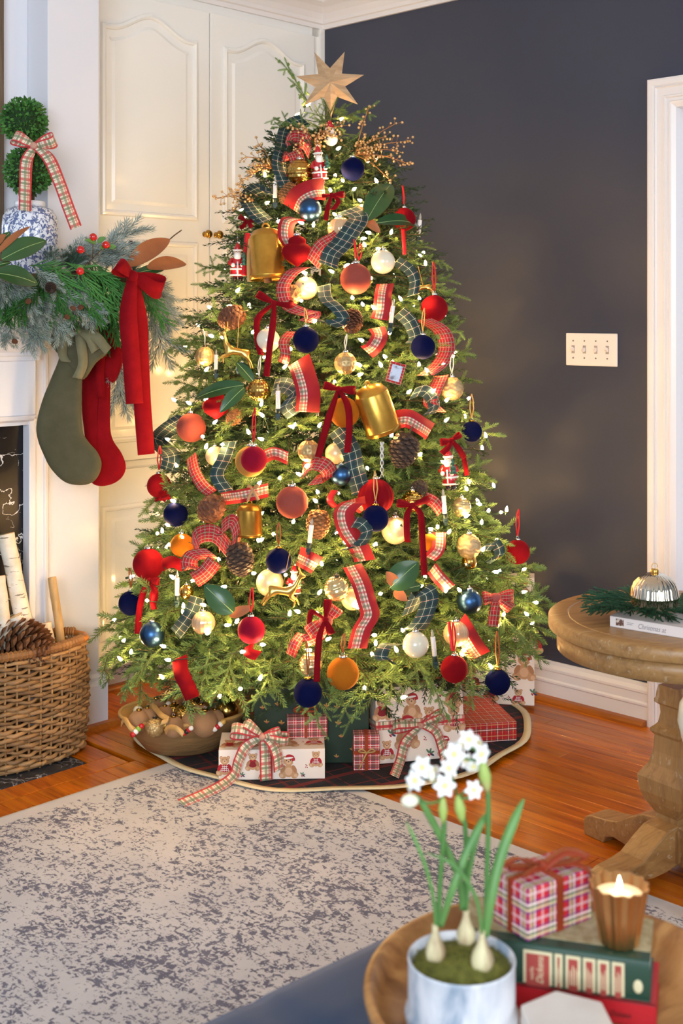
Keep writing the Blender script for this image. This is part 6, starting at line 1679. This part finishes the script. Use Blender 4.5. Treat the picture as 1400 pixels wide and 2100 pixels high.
# book on the table
p, q = ground(1250, 1285, TH), ground(1400, 1310, TH)
d = (q - p).normalized(); BKL = .285
WB = mat('white_book', 'E8DCD6', .35); PGS = mat('book_pages', 'EDE4D4', .8); TXG = mat('book_grey_print', '9A9298', .5)
bk2 = thing('white_book', 'white hardback book lying under the cedar wreath on the side table', 'book', (p.x, p.y, TH), math.atan2(d.y, d.x))
b = MB(); b.box(0, 0, 0, BKL, .20, .0025); b.box(0, 0, .0245, BKL, .20, .027); b.box(0, 0, 0, BKL, .003, .027); b.build('cover', WB, bk2, bevel=.0008)
MB().box(.003, .003, .0025, BKL - .003, .196, .0245).build('pages', PGS, bk2)
MB().box(.016, -.0006, .006, .036, .0002, .022).build('spine_picture', mat('spine_photo', '6A4A40', .4, noise=(120, 'D8C8B8', .5, .6)), bk2)
def text(s, size, m, parent, loc, rot, name='lettering', sx=1.0, align='LEFT', shear=0.0):
    cu = bpy.data.curves.new(name, 'FONT'); cu.body = s; cu.size = size; cu.align_x = align; cu.extrude = .0001; cu.shear = shear
    tmp = bpy.data.objects.new(name, cu); COL.objects.link(tmp)
    me = bpy.data.meshes.new_from_object(tmp.evaluated_get(bpy.context.evaluated_depsgraph_get()))
    bpy.data.objects.remove(tmp); me.materials.clear(); me.materials.append(m)
    o = bpy.data.objects.new(name, me); COL.objects.link(o); o.parent = parent; o.location = loc; o.rotation_euler = rot; o.scale = (sx, 1, 1)
    return o
text('Christmas at', .017, TXG, bk2, (.072, -.0006, .007), (PI / 2, 0, 0), sx=.8, shear=.3)
b = MB(); b.box(.044, -.0004, .012, .058, 0, .0135); b.box(.044, -.0004, .016, .062, 0, .017); b.build('spine_lines', TXG, bk2)
# cedar wreath and mercury glass dome
wc = at(1342, 1240, 3.04); wc.z = TH + .027
cw = thing('cedar_wreath', 'small green cedar wreath lying on the white book', 'wreath', wc)
CED2 = [cedar_mesh(80 + i, mat('cedar_dark_green', '2C5238', .55, rand=.3, noise=(14, '3C6A48', .35, .7)), .16, 14) for i in range(2)]
for i in range(48):
    a = 2 * PI * i / 24 + rs.uniform(-.1, .1); r0 = .045 + .018 * (i // 24)
    p0 = Vector((r0 * math.cos(a), r0 * math.sin(a), .014)); a2 = a + .5
    ln = (.112 if abs(math.cos(a)) > .3 else .088) * rs.uniform(.85, 1.1)
    p1 = p0 + Vector((ln * math.cos(a2), ln * .8 * math.sin(a2), rs.uniform(-.002, .030)))
    d_ = p1 - p0; f_ = d_.length / .16
    o = put('cedar_frond', CED2[i % 2], cw); x_ = d_.normalized(); y_ = Vector((0, 0, 1)).cross(x_).normalized()
    o.matrix_local = Matrix.Translation(p0) @ Matrix((x_, y_, x_.cross(y_))).transposed().to_4x4() @ Matrix.Diagonal((f_, f_, f_ * .7, 1))
MERC = mat('silver_mercury_glass', 'E4DCCC', .06, 1.0, noise=(9, 'C8B89C', .4, .7))
gd_ = thing('glass_dome_ornament', 'fluted silver mercury glass dome ornament sitting in the cedar wreath', 'ornament', (wc.x, wc.y, TH + .0275))
fl_ = lambda a, z: 1 + .034 * abs(math.cos(a * 13))
b = MB(); b.lathe([(.048, 0), (.054, .006), (.055, .03), (.058, .034), (.058, .037), (.056, .042), (.054, .056), (.048, .070), (.038, .081), (.024, .089), (.012, .092)], 208, 0, rfn=fl_); b.build('dome', MERC, gd_)
b = MB(); b.lathe([(.010, .091), (.010, .100), (.008, .102), (1e-5, .1025)], 16); b.build('cap', GOLD, gd_)
b = MB(); b.tube([(.0075 * math.cos(a), 0, .1085 + .0075 * math.sin(a)) for a in [2 * PI * i / 14 for i in range(15)]], .001, 5); b.build('hook', GOLD, gd_)
# cream floor vase beside the table
vp = ground(1434, 1897, 0); vp = Vector(((1434 - CX) / F * 2.8, 2.8, 0))
fv = thing('floor_vase', 'slender cream ceramic floor vase standing beside the side table', 'vase', vp)
b = MB(); b.lathe([(.030, 0), (.032, .01), (.016, .05), (.013, .22), (.018, .36), (.040, .42), (.049, .46), (.044, .50), (.024, .53), (.014, .55), (.018, .565), (.012, .56), (1e-5, .5)], 32); b.build('body', mat('cream_ceramic', 'DEDCC8', .25), fv)
# ------------------------------------------------------------------ ottoman, tray and what lies on it (near the viewer)
VB = mat('blue_velvet_upholstery', '34435A', .7, sheen=.9, sheen_tint='6A7C98', bump=(500, .06, .0005), noise=(7, '2E3C52', .35, .7))
OA = Vector((.226, 2.018, 0))                       # far corner of the ottoman
ot = thing('ottoman', 'blue-grey velvet tufted ottoman under the wooden tray', 'ottoman', (OA.x, OA.y, 0), math.radians(-47.7))
# local x runs along the dark wall's direction, -y towards the room
LX, LY, OZ = .86, .98, .462
b = MB(); nx, ny = 36, 40; V = []
def otz(u, v):
    e = min(u, 1 - u) * LX; f = min(v, 1 - v) * LY
    def rd(q): return 0 if q > .05 else .05 - math.sqrt(max(0, .05 ** 2 - (.05 - q) ** 2))
    z = OZ - rd(e) - rd(f)
    for i in range(3):
        for j in range(3):
            dx = (u - (.2 + .3 * i)) * LX; dy = (v - (.2 + .3 * j)) * LY; r2 = dx * dx + dy * dy
            z -= .022 * math.exp(-r2 / .0011)
            z -= .006 * math.exp(-dx * dx / .0002) * math.exp(-r2 / .03) + .006 * math.exp(-dy * dy / .0002) * math.exp(-r2 / .03)
    return z
for j in range(ny + 1):
    for i in range(nx + 1):
        u, v = i / nx, j / ny
        V.append((u * LX, -v * LY, otz(u, v)))
Fc = [(j * (nx + 1) + i, (j + 1) * (nx + 1) + i, (j + 1) * (nx + 1) + i + 1, j * (nx + 1) + i + 1) for j in range(ny) for i in range(nx)]
rim_ = [i for i in range(nx + 1)] + [j * (nx + 1) + nx for j in range(1, ny + 1)] + [ny * (nx + 1) + i for i in range(nx - 1, -1, -1)] + [j * (nx + 1) for j in range(ny - 1, 0, -1)]
base = len(V); m_ = len(rim_)
for k in rim_: V.append((V[k][0], V[k][1], .13))
for k in range(m_): Fc.append((rim_[k], rim_[(k + 1) % m_], base + (k + 1) % m_, base + k))
Fc.append(tuple(range(base, base + m_))[::-1])
b.add(V, Fc, 0, True); b.build('cushion', VB, ot)
for i in range(3):
    for j in range(3):
        u, v = .2 + .3 * i, .2 + .3 * j
        bb_ = MB(); bb_.ball((u * LX, -v * LY, otz(u, v) + .003), .011, 12, 8, sz=.5); bb_.build('button', VB, ot)
b = MB(); b.box(.02, -LY + .02, .10, LX - .02, -.02, .13); b.build('frame', mat('ottoman_frame', '3A2A20', .5), ot)
for x in (.06, LX - .06):
    for y in (-.06, -LY + .06):
        b = MB(); b.lathe([(.016, .009), (.018, .02), (.026, .10)], 14, c=(x, y, 0)); b.build('leg', mat('ottoman_leg', '4A3424', .45), ot)

TRW = bpy.data.materials.new('acacia_tray'); TRW.use_nodes = True
g = N(TRW); v = g.coord('Object', (3, 12, 6))
c1 = g.ramp(g.noise(v, 1.6, 6, .6, 1.2), [(.28, '6E4224'), (.45, '9E6A38'), (.6, 'BE8A50'), (.78, 'A87040')])
g.l(c1, g.p.inputs['Base Color']); g.p.inputs['Roughness'].default_value = .38
BX, BY, ZT = .27, 1.527, .4635
tr = thing('wooden_tray_bowl', 'large round shallow acacia wood bowl tray on the ottoman', 'bowl', (BX, BY, ZT), .6)
b = MB(); b.lathe([(1e-5, 0), (.17, 0), (.205, .012), (.236, .055), (.243, .080), (.243, .086), (.238, .088), (.232, .086), (.222, .060), (.202, .040), (.190, .0365), (1e-5, .0365)], 88)
b.build('shell', TRW, tr)
ZF = ZT + .0365                                     # .50
# books
p, q = Vector((.148, 1.597, 0)), Vector((.381, 1.529, 0))
d = (q - p).normalized(); RB = math.atan2(d.y, d.x); L_ = (q - p).length
REDB = mat('red_book_cloth', 'B81C26', .4); GRNB = mat('green_book_cloth', '2A4638', .4); SIDEP = mat('mottled_cover_paper', 'B8AC88', .7, noise=(90, '9C8C64', .4, .6)); GILT = mat('cream_gilt_print', 'D8CCA4', .5); REDL = mat('red_spine_label', 'A4443C', .5)
rb_ = thing('red_book', 'red cloth book under the green one in the wooden tray', 'book', (p.x - .004, p.y - .004, ZF), RB)
b = MB(); b.box(0, 0, 0, L_ + .010, .108, .003); b.box(0, 0, .027, L_ + .010, .108, .030); b.box(0, 0, 0, L_ + .010, .004, .030); b.build('cover', REDB, rb_, bevel=.001)
MB().box(.003, .004, .003, L_ + .005, .105, .027).build('pages', PGS, rb_)
text('Dickens', .010, BLACK, rb_, (.196, -.0004, .010), (PI / 2, 0, 0), sx=.8, shear=.4)
gb = thing('green_book', 'thick green book with red spine labels under the candle and plaid gift', 'book', (p.x, p.y, ZF + .0302), RB)
TG = .0525
b = MB(); b.box(0, 0, 0, L_, .106, .003); b.box(0, 0, TG - .003, L_, .106, TG, 0)
V = []; n = 10
for i in range(n + 1):
    a = PI * i / n - PI / 2; V += [(0, .004 - .004 * math.cos(a), TG / 2 + TG / 2 * math.sin(a)), (L_, .004 - .004 * math.cos(a), TG / 2 + TG / 2 * math.sin(a))]
b.add(V, [(2 * i, 2 * i + 1, 2 * i + 3, 2 * i + 2) for i in range(n)], 0, True)
b.build('cover', GRNB, gb)
MB().box(.0, .020, TG - .0004, L_, .106, TG + .0006).build('cover_paper', SIDEP, gb)
MB().box(.003, .004, .003, L_ - .003, .103, TG - .003).build('pages', PGS, gb)
# labels on the spine: cream borders, red fields, gilt lines
def spx(px): return (px - 1060) / (1335 - 1060) * (L_ - .081) + .081
for k, (xa, xb) in enumerate(((1069, 1131), (1136, 1153), (1159, 1191), (1196, 1222), (1226, 1251), (1256, 1282))):
    a_, c_ = spx(xa), spx(xb)
    b = MB(); b.box(a_, -.0010, .003, c_, -.0004, TG - .008, 0); b.box(a_ + .0035, -.0016, .0, c_ - .0035, -.0008, TG - .012, 1)
    lb = b.build('spine_label', [GILT, REDL], gb)
    rot = (PI / 2, -PI / 2, 0)
    for r_ in range(4):
        xx = a_ + (c_ - a_) * (.3 + .16 * r_)
        if k == 0: continue
        MB().box(xx, -.0020, .008, xx + (c_ - a_) * .07, -.0014, TG - .020 - .003 * ((r_ * 7 + k) % 3)).build('spine_line', GILT, lb)
text('Dickens', .0125, GILT, gb, (spx(1112), -.0018, .004), (PI / 2, -PI / 2, 0), sx=.85, shear=.3)
text('works', .007, GILT, gb, (spx(1091), -.0018, .008), (PI / 2, -PI / 2, 0), sx=.9)
b = MB(); b.ball((spx(1310), -.0006, .018), .006, 10, 8, sy=.1, sz=1.4); b.build('spine_emblem', GILT, gb)
ZG = ZF + .0302 + TG + .0008
# plaid gift on the books
RP3 = [(.034, .25, .40, 'E85058', .0), (.034, .06, .06, '3A3A8A', .7), (.034, .16, .08, 'D8D0A0', .8), (.034, .26, .08, '5A8A6A', .8), (.034, .36, .07, 'F0E8E0', .8), (.034, .46, .06, '3A3A8A', .6), (.034, .75, .10, 'F0D8D8', .5)]
PL3 = plaid('bright_plaid_paper', 'CE2630', RP3, RP3, .4, 0)
gp_, gq_ = Vector((.236, 1.569, 0)), Vector((.33, 1.63, 0)); d = gq_ - gp_; wl = d.length
gz = thing('gift_box', 'bright plaid gift with a rust velvet ribbon on the green book', 'gift', (.236, 1.571, ZG), math.atan2(d.y, d.x), 'small gifts in the tray')
MB().box(0, 0, 0, wl, .068, .067).build('paper_wrap', PL3, gz, bevel=.002)
RV = VELVET['rust']; RUSTV = mat('rust_velvet_ribbon', '8E3010', .6, sheen=.6, sheen_tint='D07040')
MB().box(wl * .44, -.0012, 0, wl * .54, .0692, .0682).build('ribbon_band', RUSTV, gz); MB().box(-.0012, .030, 0, wl + .0012, .038, .0682).build('ribbon_band', RUSTV, gz)
b = MB()
def flatloop(b, P, w_, nz=(0, 0, 1)):
    P = catmull(P, 6); L1, R1 = [], []
    for i, p_ in enumerate(P):
        t = (P[min(i + 1, len(P) - 1)] - P[max(i - 1, 0)]).normalized(); s_ = t.cross(Vector((t.y * .2, -t.x * .2, 1))).normalized()
        L1.append(p_ - s_ * w_ / 2); R1.append(p_ + s_ * w_ / 2)
    b.strip(L1, R1)
c_ = Vector((wl * .49, .034, .069))
flatloop(b, [c_, c_ + Vector((.03, -.012, .018)), c_ + Vector((.056, -.022, .010)), c_ + Vector((.03, -.014, .003)), c_], .018)
flatloop(b, [c_, c_ + Vector((-.03, .010, .016)), c_ + Vector((-.052, .014, .010)), c_ + Vector((-.03, .012, .003)), c_], .018)
flatloop(b, [c_, c_ + Vector((.035, -.02, .004)), c_ + Vector((.05, -.036, -.004)), c_ + Vector((.053, -.0375, -.03))], .010)
flatloop(b, [c_, c_ + Vector((-.02, -.01, .010)), c_ + Vector((-.045, -.015, .004))], .010)
b.ball(tuple(c_ + Vector((0, 0, .003))), .007, 10, 8)
b.build('ribbon_bow', RUSTV, gz, solid=.0006)
# gilt fluted candle cup
COP = mat('copper_gilt', 'F2BE84', .38, 1.0, noise=(8, 'D89C5C', .4, .7)); WAX = mat('candle_wax', 'FFF4D8', .4, emit=('FFE8B0', .9)); FLAME = mat('flame', 'FFFFFF', .5, emit=('FFE9B8', 22.0))
cz = thing('candle_cup', 'lit candle in a fluted copper cup on the green book', 'candle', (.352, 1.570, ZG))
fl2 = lambda a, z: 1 + .055 * math.cos(a * 13)
b = MB(); b.lathe([(1e-5, .0), (.0215, .0), (.0235, .003), (.0295, .04), (.0355, .074), (.0362, .0755), (.0345, .0755), (.0300, .055), (1e-5, .054)], 130, 0, rfn=fl2); b.build('cup', COP, cz)
b = MB(); b.lathe([(.0295, .0545), (.0300, .0625), (.012, .0615), (1e-5, .061)], 40, 0); b.build('wax', WAX, cz)
b = MB(); b.tube([(0, 0, .060), (0.0005, 0, .067)], .0008, 6); b.build('wick', BLACK, cz)
b = MB(); b.lathe([(1e-5, .065), (.0030, .068), (.0036, .072), (.0022, .079), (1e-5, .086)], 12); b.build('flame', FLAME, cz)
# marble coasters
COAST = mat('white_marble', 'E6DED4', .3, noise=(14, 'D8CEC4', .35, .7))
for k in range(4):
    lab = ('white marble hexagon coaster at the bottom of the stack', 'white marble hexagon coaster second from the bottom of the stack', 'white marble hexagon coaster second from the top of the stack', 'white marble hexagon coaster on top of the stack')[k]
    o = thing('coaster', lab, 'coaster', (.263 + .001 * (k % 2), 1.449 + .002 * ((k + 1) % 2), ZF + .0002 + k * .0148), .5 + .03 * k, 'marble coasters')
    b = MB(); b.prism([(.057 * math.cos(a), .057 * math.sin(a)) for a in [PI / 6 * 0 + i * PI / 3 for i in range(6)]], 0, .0144); b.build('slab', COAST, o, bevel=.003, seg=3)
# pot of paperwhites
ZINC = bpy.data.materials.new('whitewashed_zinc'); ZINC.use_nodes = True
g = N(ZINC); v = g.coord('Object', (1, 1, .35))
c1 = g.ramp(g.noise(v, 26, 5, .6, .4), [(.38, '8C9CAE'), (.5, 'C4C8D0'), (.62, 'DCDCE0')])
g.l(c1, g.p.inputs['Base Color']); g.p.inputs['Roughness'].default_value = .55; g.bump(g.noise(v, 30, 4), .2, .002)
PX, PY = .145, 1.498
PZ = ZF + .0006
pt = thing('zinc_pot', 'whitewashed zinc pot planted with paperwhites', 'pot', (PX, PY, PZ))
rib_ = lambda a, z: 1 + .004 * math.cos(a * 50)
b = MB(); b.lathe([(1e-5, 0), (.060, 0), (.064, .004), (.068, .030), (.069, .036), (.067, .041), (.0645, .045), (.0645, .098), (.0655, .101), (.0645, .103), (.062, .101), (.060, .05), (1e-5, .05)], 100, 0, rfn=rib_); b.build('body', ZINC, pt)
fd = lambda px, py, off=0: at(px, py, 1.5 - off)
MOSS = mat('moss', '7C7A34', .9, noise=(60, '55561E', .4, .65)); 
ps = thing('paperwhites', 'white paperwhite narcissus flowers growing from bulbs in the zinc pot', 'flowers', (PX, PY, PZ + .05))
KP = ps.location.copy()
b = MB(); rq = random.Random(2)
b.lathe([(1e-5, .050), (.03, .049), (.0585, .043), (.0585, .02)], 30, 0)
for i in range(1500):
    r_ = .057 * math.sqrt(rq.random()); a = rq.random() * 6.283; z = .050 - .008 * (r_ / .058) ** 2
    p_ = Vector((r_ * math.cos(a), r_ * math.sin(a), z - .001)); d_ = Vector((rq.uniform(-1, 1), rq.uniform(-1, 1), rq.uniform(.1, .8))).normalized(); s_ = d_.orthogonal().normalized() * .0006
    b.add([p_ - s_, p_ + s_, p_ + d_ * .009], [(0, 1, 2)], 0, False)
b.build('moss', MOSS, ps)['kind'] = 'stuff'
BULBM = mat('bulb_skin', 'D8CCA0', .6, noise=(40, '8A6048', .42, .66), stretch=(1, 1, .2)); STEMG = mat('stem_green', '54803E', .5, noise=(20, '3E6A34', .4, .7), stretch=(1, 1, .3)); LEAFG = mat('strap_leaf', '6A9450', .45, noise=(10, '4E7C42', .4, .7))
PETAL = mat('white_petal', 'F6F4EE', .6, sheen=.2); CUPY = mat('yellow_cup', 'EFE29A', .6); SPATHE = mat('spathe', 'A4B860', .5, noise=(30, 'C8A880', .5, .75)); BUDM = mat('flower_bud', 'F2EED0', .5)
TOPS = []
for (x, y, off, r_) in ((892, 1945, .012, 21), (955, 1912, -.022, 20), (988, 1962, .015, 24)):
    c = fd(x, y, off); s = r_ / F * c.y
    b = MB(); b.lathe([(1e-5, -s * 1.2), (s * .9, -s * .9), (s, -.3 * s), (s * .85, s * .3), (s * .5, s * 1.0), (s * .32, s * 1.7), (s * .34, s * 2.3)], 16, rfn=lambda a, z: 1 + .05 * math.cos(a * 5)); 
    o = b.build('bulb', BULBM, ps); o.location = c - KP; TOPS.append(c + Vector((0, 0, s * 1.6)))
def strap(b, pts, wpx, mi=0):
    P = [fd(*p_) for p_ in pts]; n = len(P)
    W_ = [wpx / F * 1.5 * (.75 + .25 * math.sin(PI * min(1, i / (n - 1) * 1.1))) for i in range(n)]; W_[-1] *= .25
    ribbon_geo(b, P, W_, [15] * n, mi, 6)
for pts, w_ in (([(893, 1900, .012), (888, 1840, .02), (870, 1770, .03), (845, 1710, .03), (831, 1684, .03)], 8), ([(948, 1866, -.02), (940, 1800, -.01), (905, 1720, .0), (870, 1655, .01), (852, 1628, .01)], 15), ([(903, 1900, .014), (925, 1830, .03), (955, 1750, .02), (985, 1690, .01), (1000, 1665, .0)], 16),
               ([(955, 1868, -.02), (962, 1790, -.02), (975, 1730, -.02), (995, 1680, -.03)], 10), ([(994, 1920, .016), (1005, 1850, .02), (1025, 1760, .01), (1055, 1680, .0), (1074, 1638, -.01)], 21), ([(988, 1915, .02), (975, 1840, .03), (930, 1775, .04), (872, 1748, .04)], 8)):
    b = MB(); strap(b, pts, w_); b.build('strap_leaf', LEAFG, ps, KP, solid=.0012)
for pts in ([(898, 1900, .012), (903, 1800, .012), (910, 1700, .012), (908, 1665, .012)], [(953, 1866, -.02), (955, 1780, -.02), (954, 1700, -.02), (948, 1672, -.02)], [(996, 1920, .015), (998, 1800, .012), (1001, 1690, .01), (1000, 1615, .008)]):
    b = MB(); b.tube(catmull([fd(*p_) for p_ in pts], 5), .0031, 8); b.build('stem', STEMG, ps, KP)
for (x0, y0, x1, y1, r_) in ((908, 1688, 908, 1632, 10), (948, 1686, 938, 1630, 12), (1000, 1625, 988, 1556, 13)):
    p0, p1 = fd(x0, y0, .014), fd(x1, y1, .014); s = r_ / F * 1.5
    b = MB(); b.tube([p0.lerp(p1, t) for t in (0, .2, .5, .8, 1)], [s * .3, s * .7, s, s * .7, s * .25], 10); b.build('spathe', SPATHE, ps, KP)
def flower_mesh():
    b = MB()
    for k in range(6):
        a = k * PI / 3; d = Vector((math.cos(a), math.sin(a), .12 if k % 2 else .04)).normalized()
        leaf_geo(b, Vector((0, 0, 0)) + d * .1, d * 1.0, (0, 0, 1), .62, .10, .18, 0, 0, 7)
    b.lathe([(.06, .02), (.20, .10), (.27, .24), (.25, .25), (.17, .12), (1e-5, .06)], 12, 1, rfn=lambda a, z: 1 + .06 * math.cos(a * 6))
    b.tube([(0, 0, .05), (0, 0, -.5)], [.07, .05], 6, 2)
    return b.mesh('flower', [PETAL, CUPY, STEMG])
FLM = flower_mesh()
def bloom(x, y, rpx, off, dirv):
    o = put('flower', FLM, ps, fd(x, y, off) - KP, sc=rpx / F * 1.5)
    o.rotation_mode = 'QUATERNION'; o.rotation_quaternion = Vector(dirv).to_track_quat('Z', 'Y')
    return o
for a in ((866, 1574, 24, .02, (-.3, -.9, .4)), (852, 1600, 23, .025, (-.5, -.8, .1)), (840, 1612, 16, .01, (-.9, -.3, -.1)), (911, 1611, 25, .035, (.1, -.95, .2)), (919, 1577, 22, .015, (.3, -.7, .6)), (932, 1547, 25, .03, (-.4, -.85, .3)), (960, 1518, 24, .02, (.3, -.7, .7)), (946, 1530, 20, .0, (-.2, -.4, .9)),
          (985, 1546, 24, .025, (.5, -.8, .0)), (970, 1570, 20, .01, (.2, -.8, -.5)), (970, 1620, 21, .03, (.3, -.9, .3)), (890, 1580, 18, -.01, (0, -.2, 1)), (980, 1525, 20, .0, (.8, -.4, .5)), (955, 1560, 18, -.02, (0, -.6, .5))):
    bloom(*a)
b = MB(); p0, p1 = fd(858, 1641, .02), fd(822, 1643, .022); b.tube([p0.lerp(p1, t) for t in (0, .25, .55, .85, 1)], [.003, .0075, .0085, .006, .002], 10); b.build('bud', BUDM, ps, KP)
b = MB(); b.ball(tuple(fd(885, 1591, .04) - KP), .005, 8, 6, sz=1.4); b.build('bud', BUDM, ps)
b = MB()
for a, c in (((908, 1640), (866, 1590)), ((908, 1640), (911, 1615)), ((908, 1640), (858, 1641)), ((938, 1635), (919, 1590)), ((938, 1635), (970, 1630)), ((990, 1560), (960, 1530)), ((990, 1560), (935, 1550)), ((940, 1635), (1000, 1600))):
    b.tube([fd(*a, .014), fd((a[0] + c[0]) / 2, min(a[1], c[1]) + 8, .016), fd(*c, .016)], .0016, 6)
b.build('flower_stalks', STEMG, ps, KP)
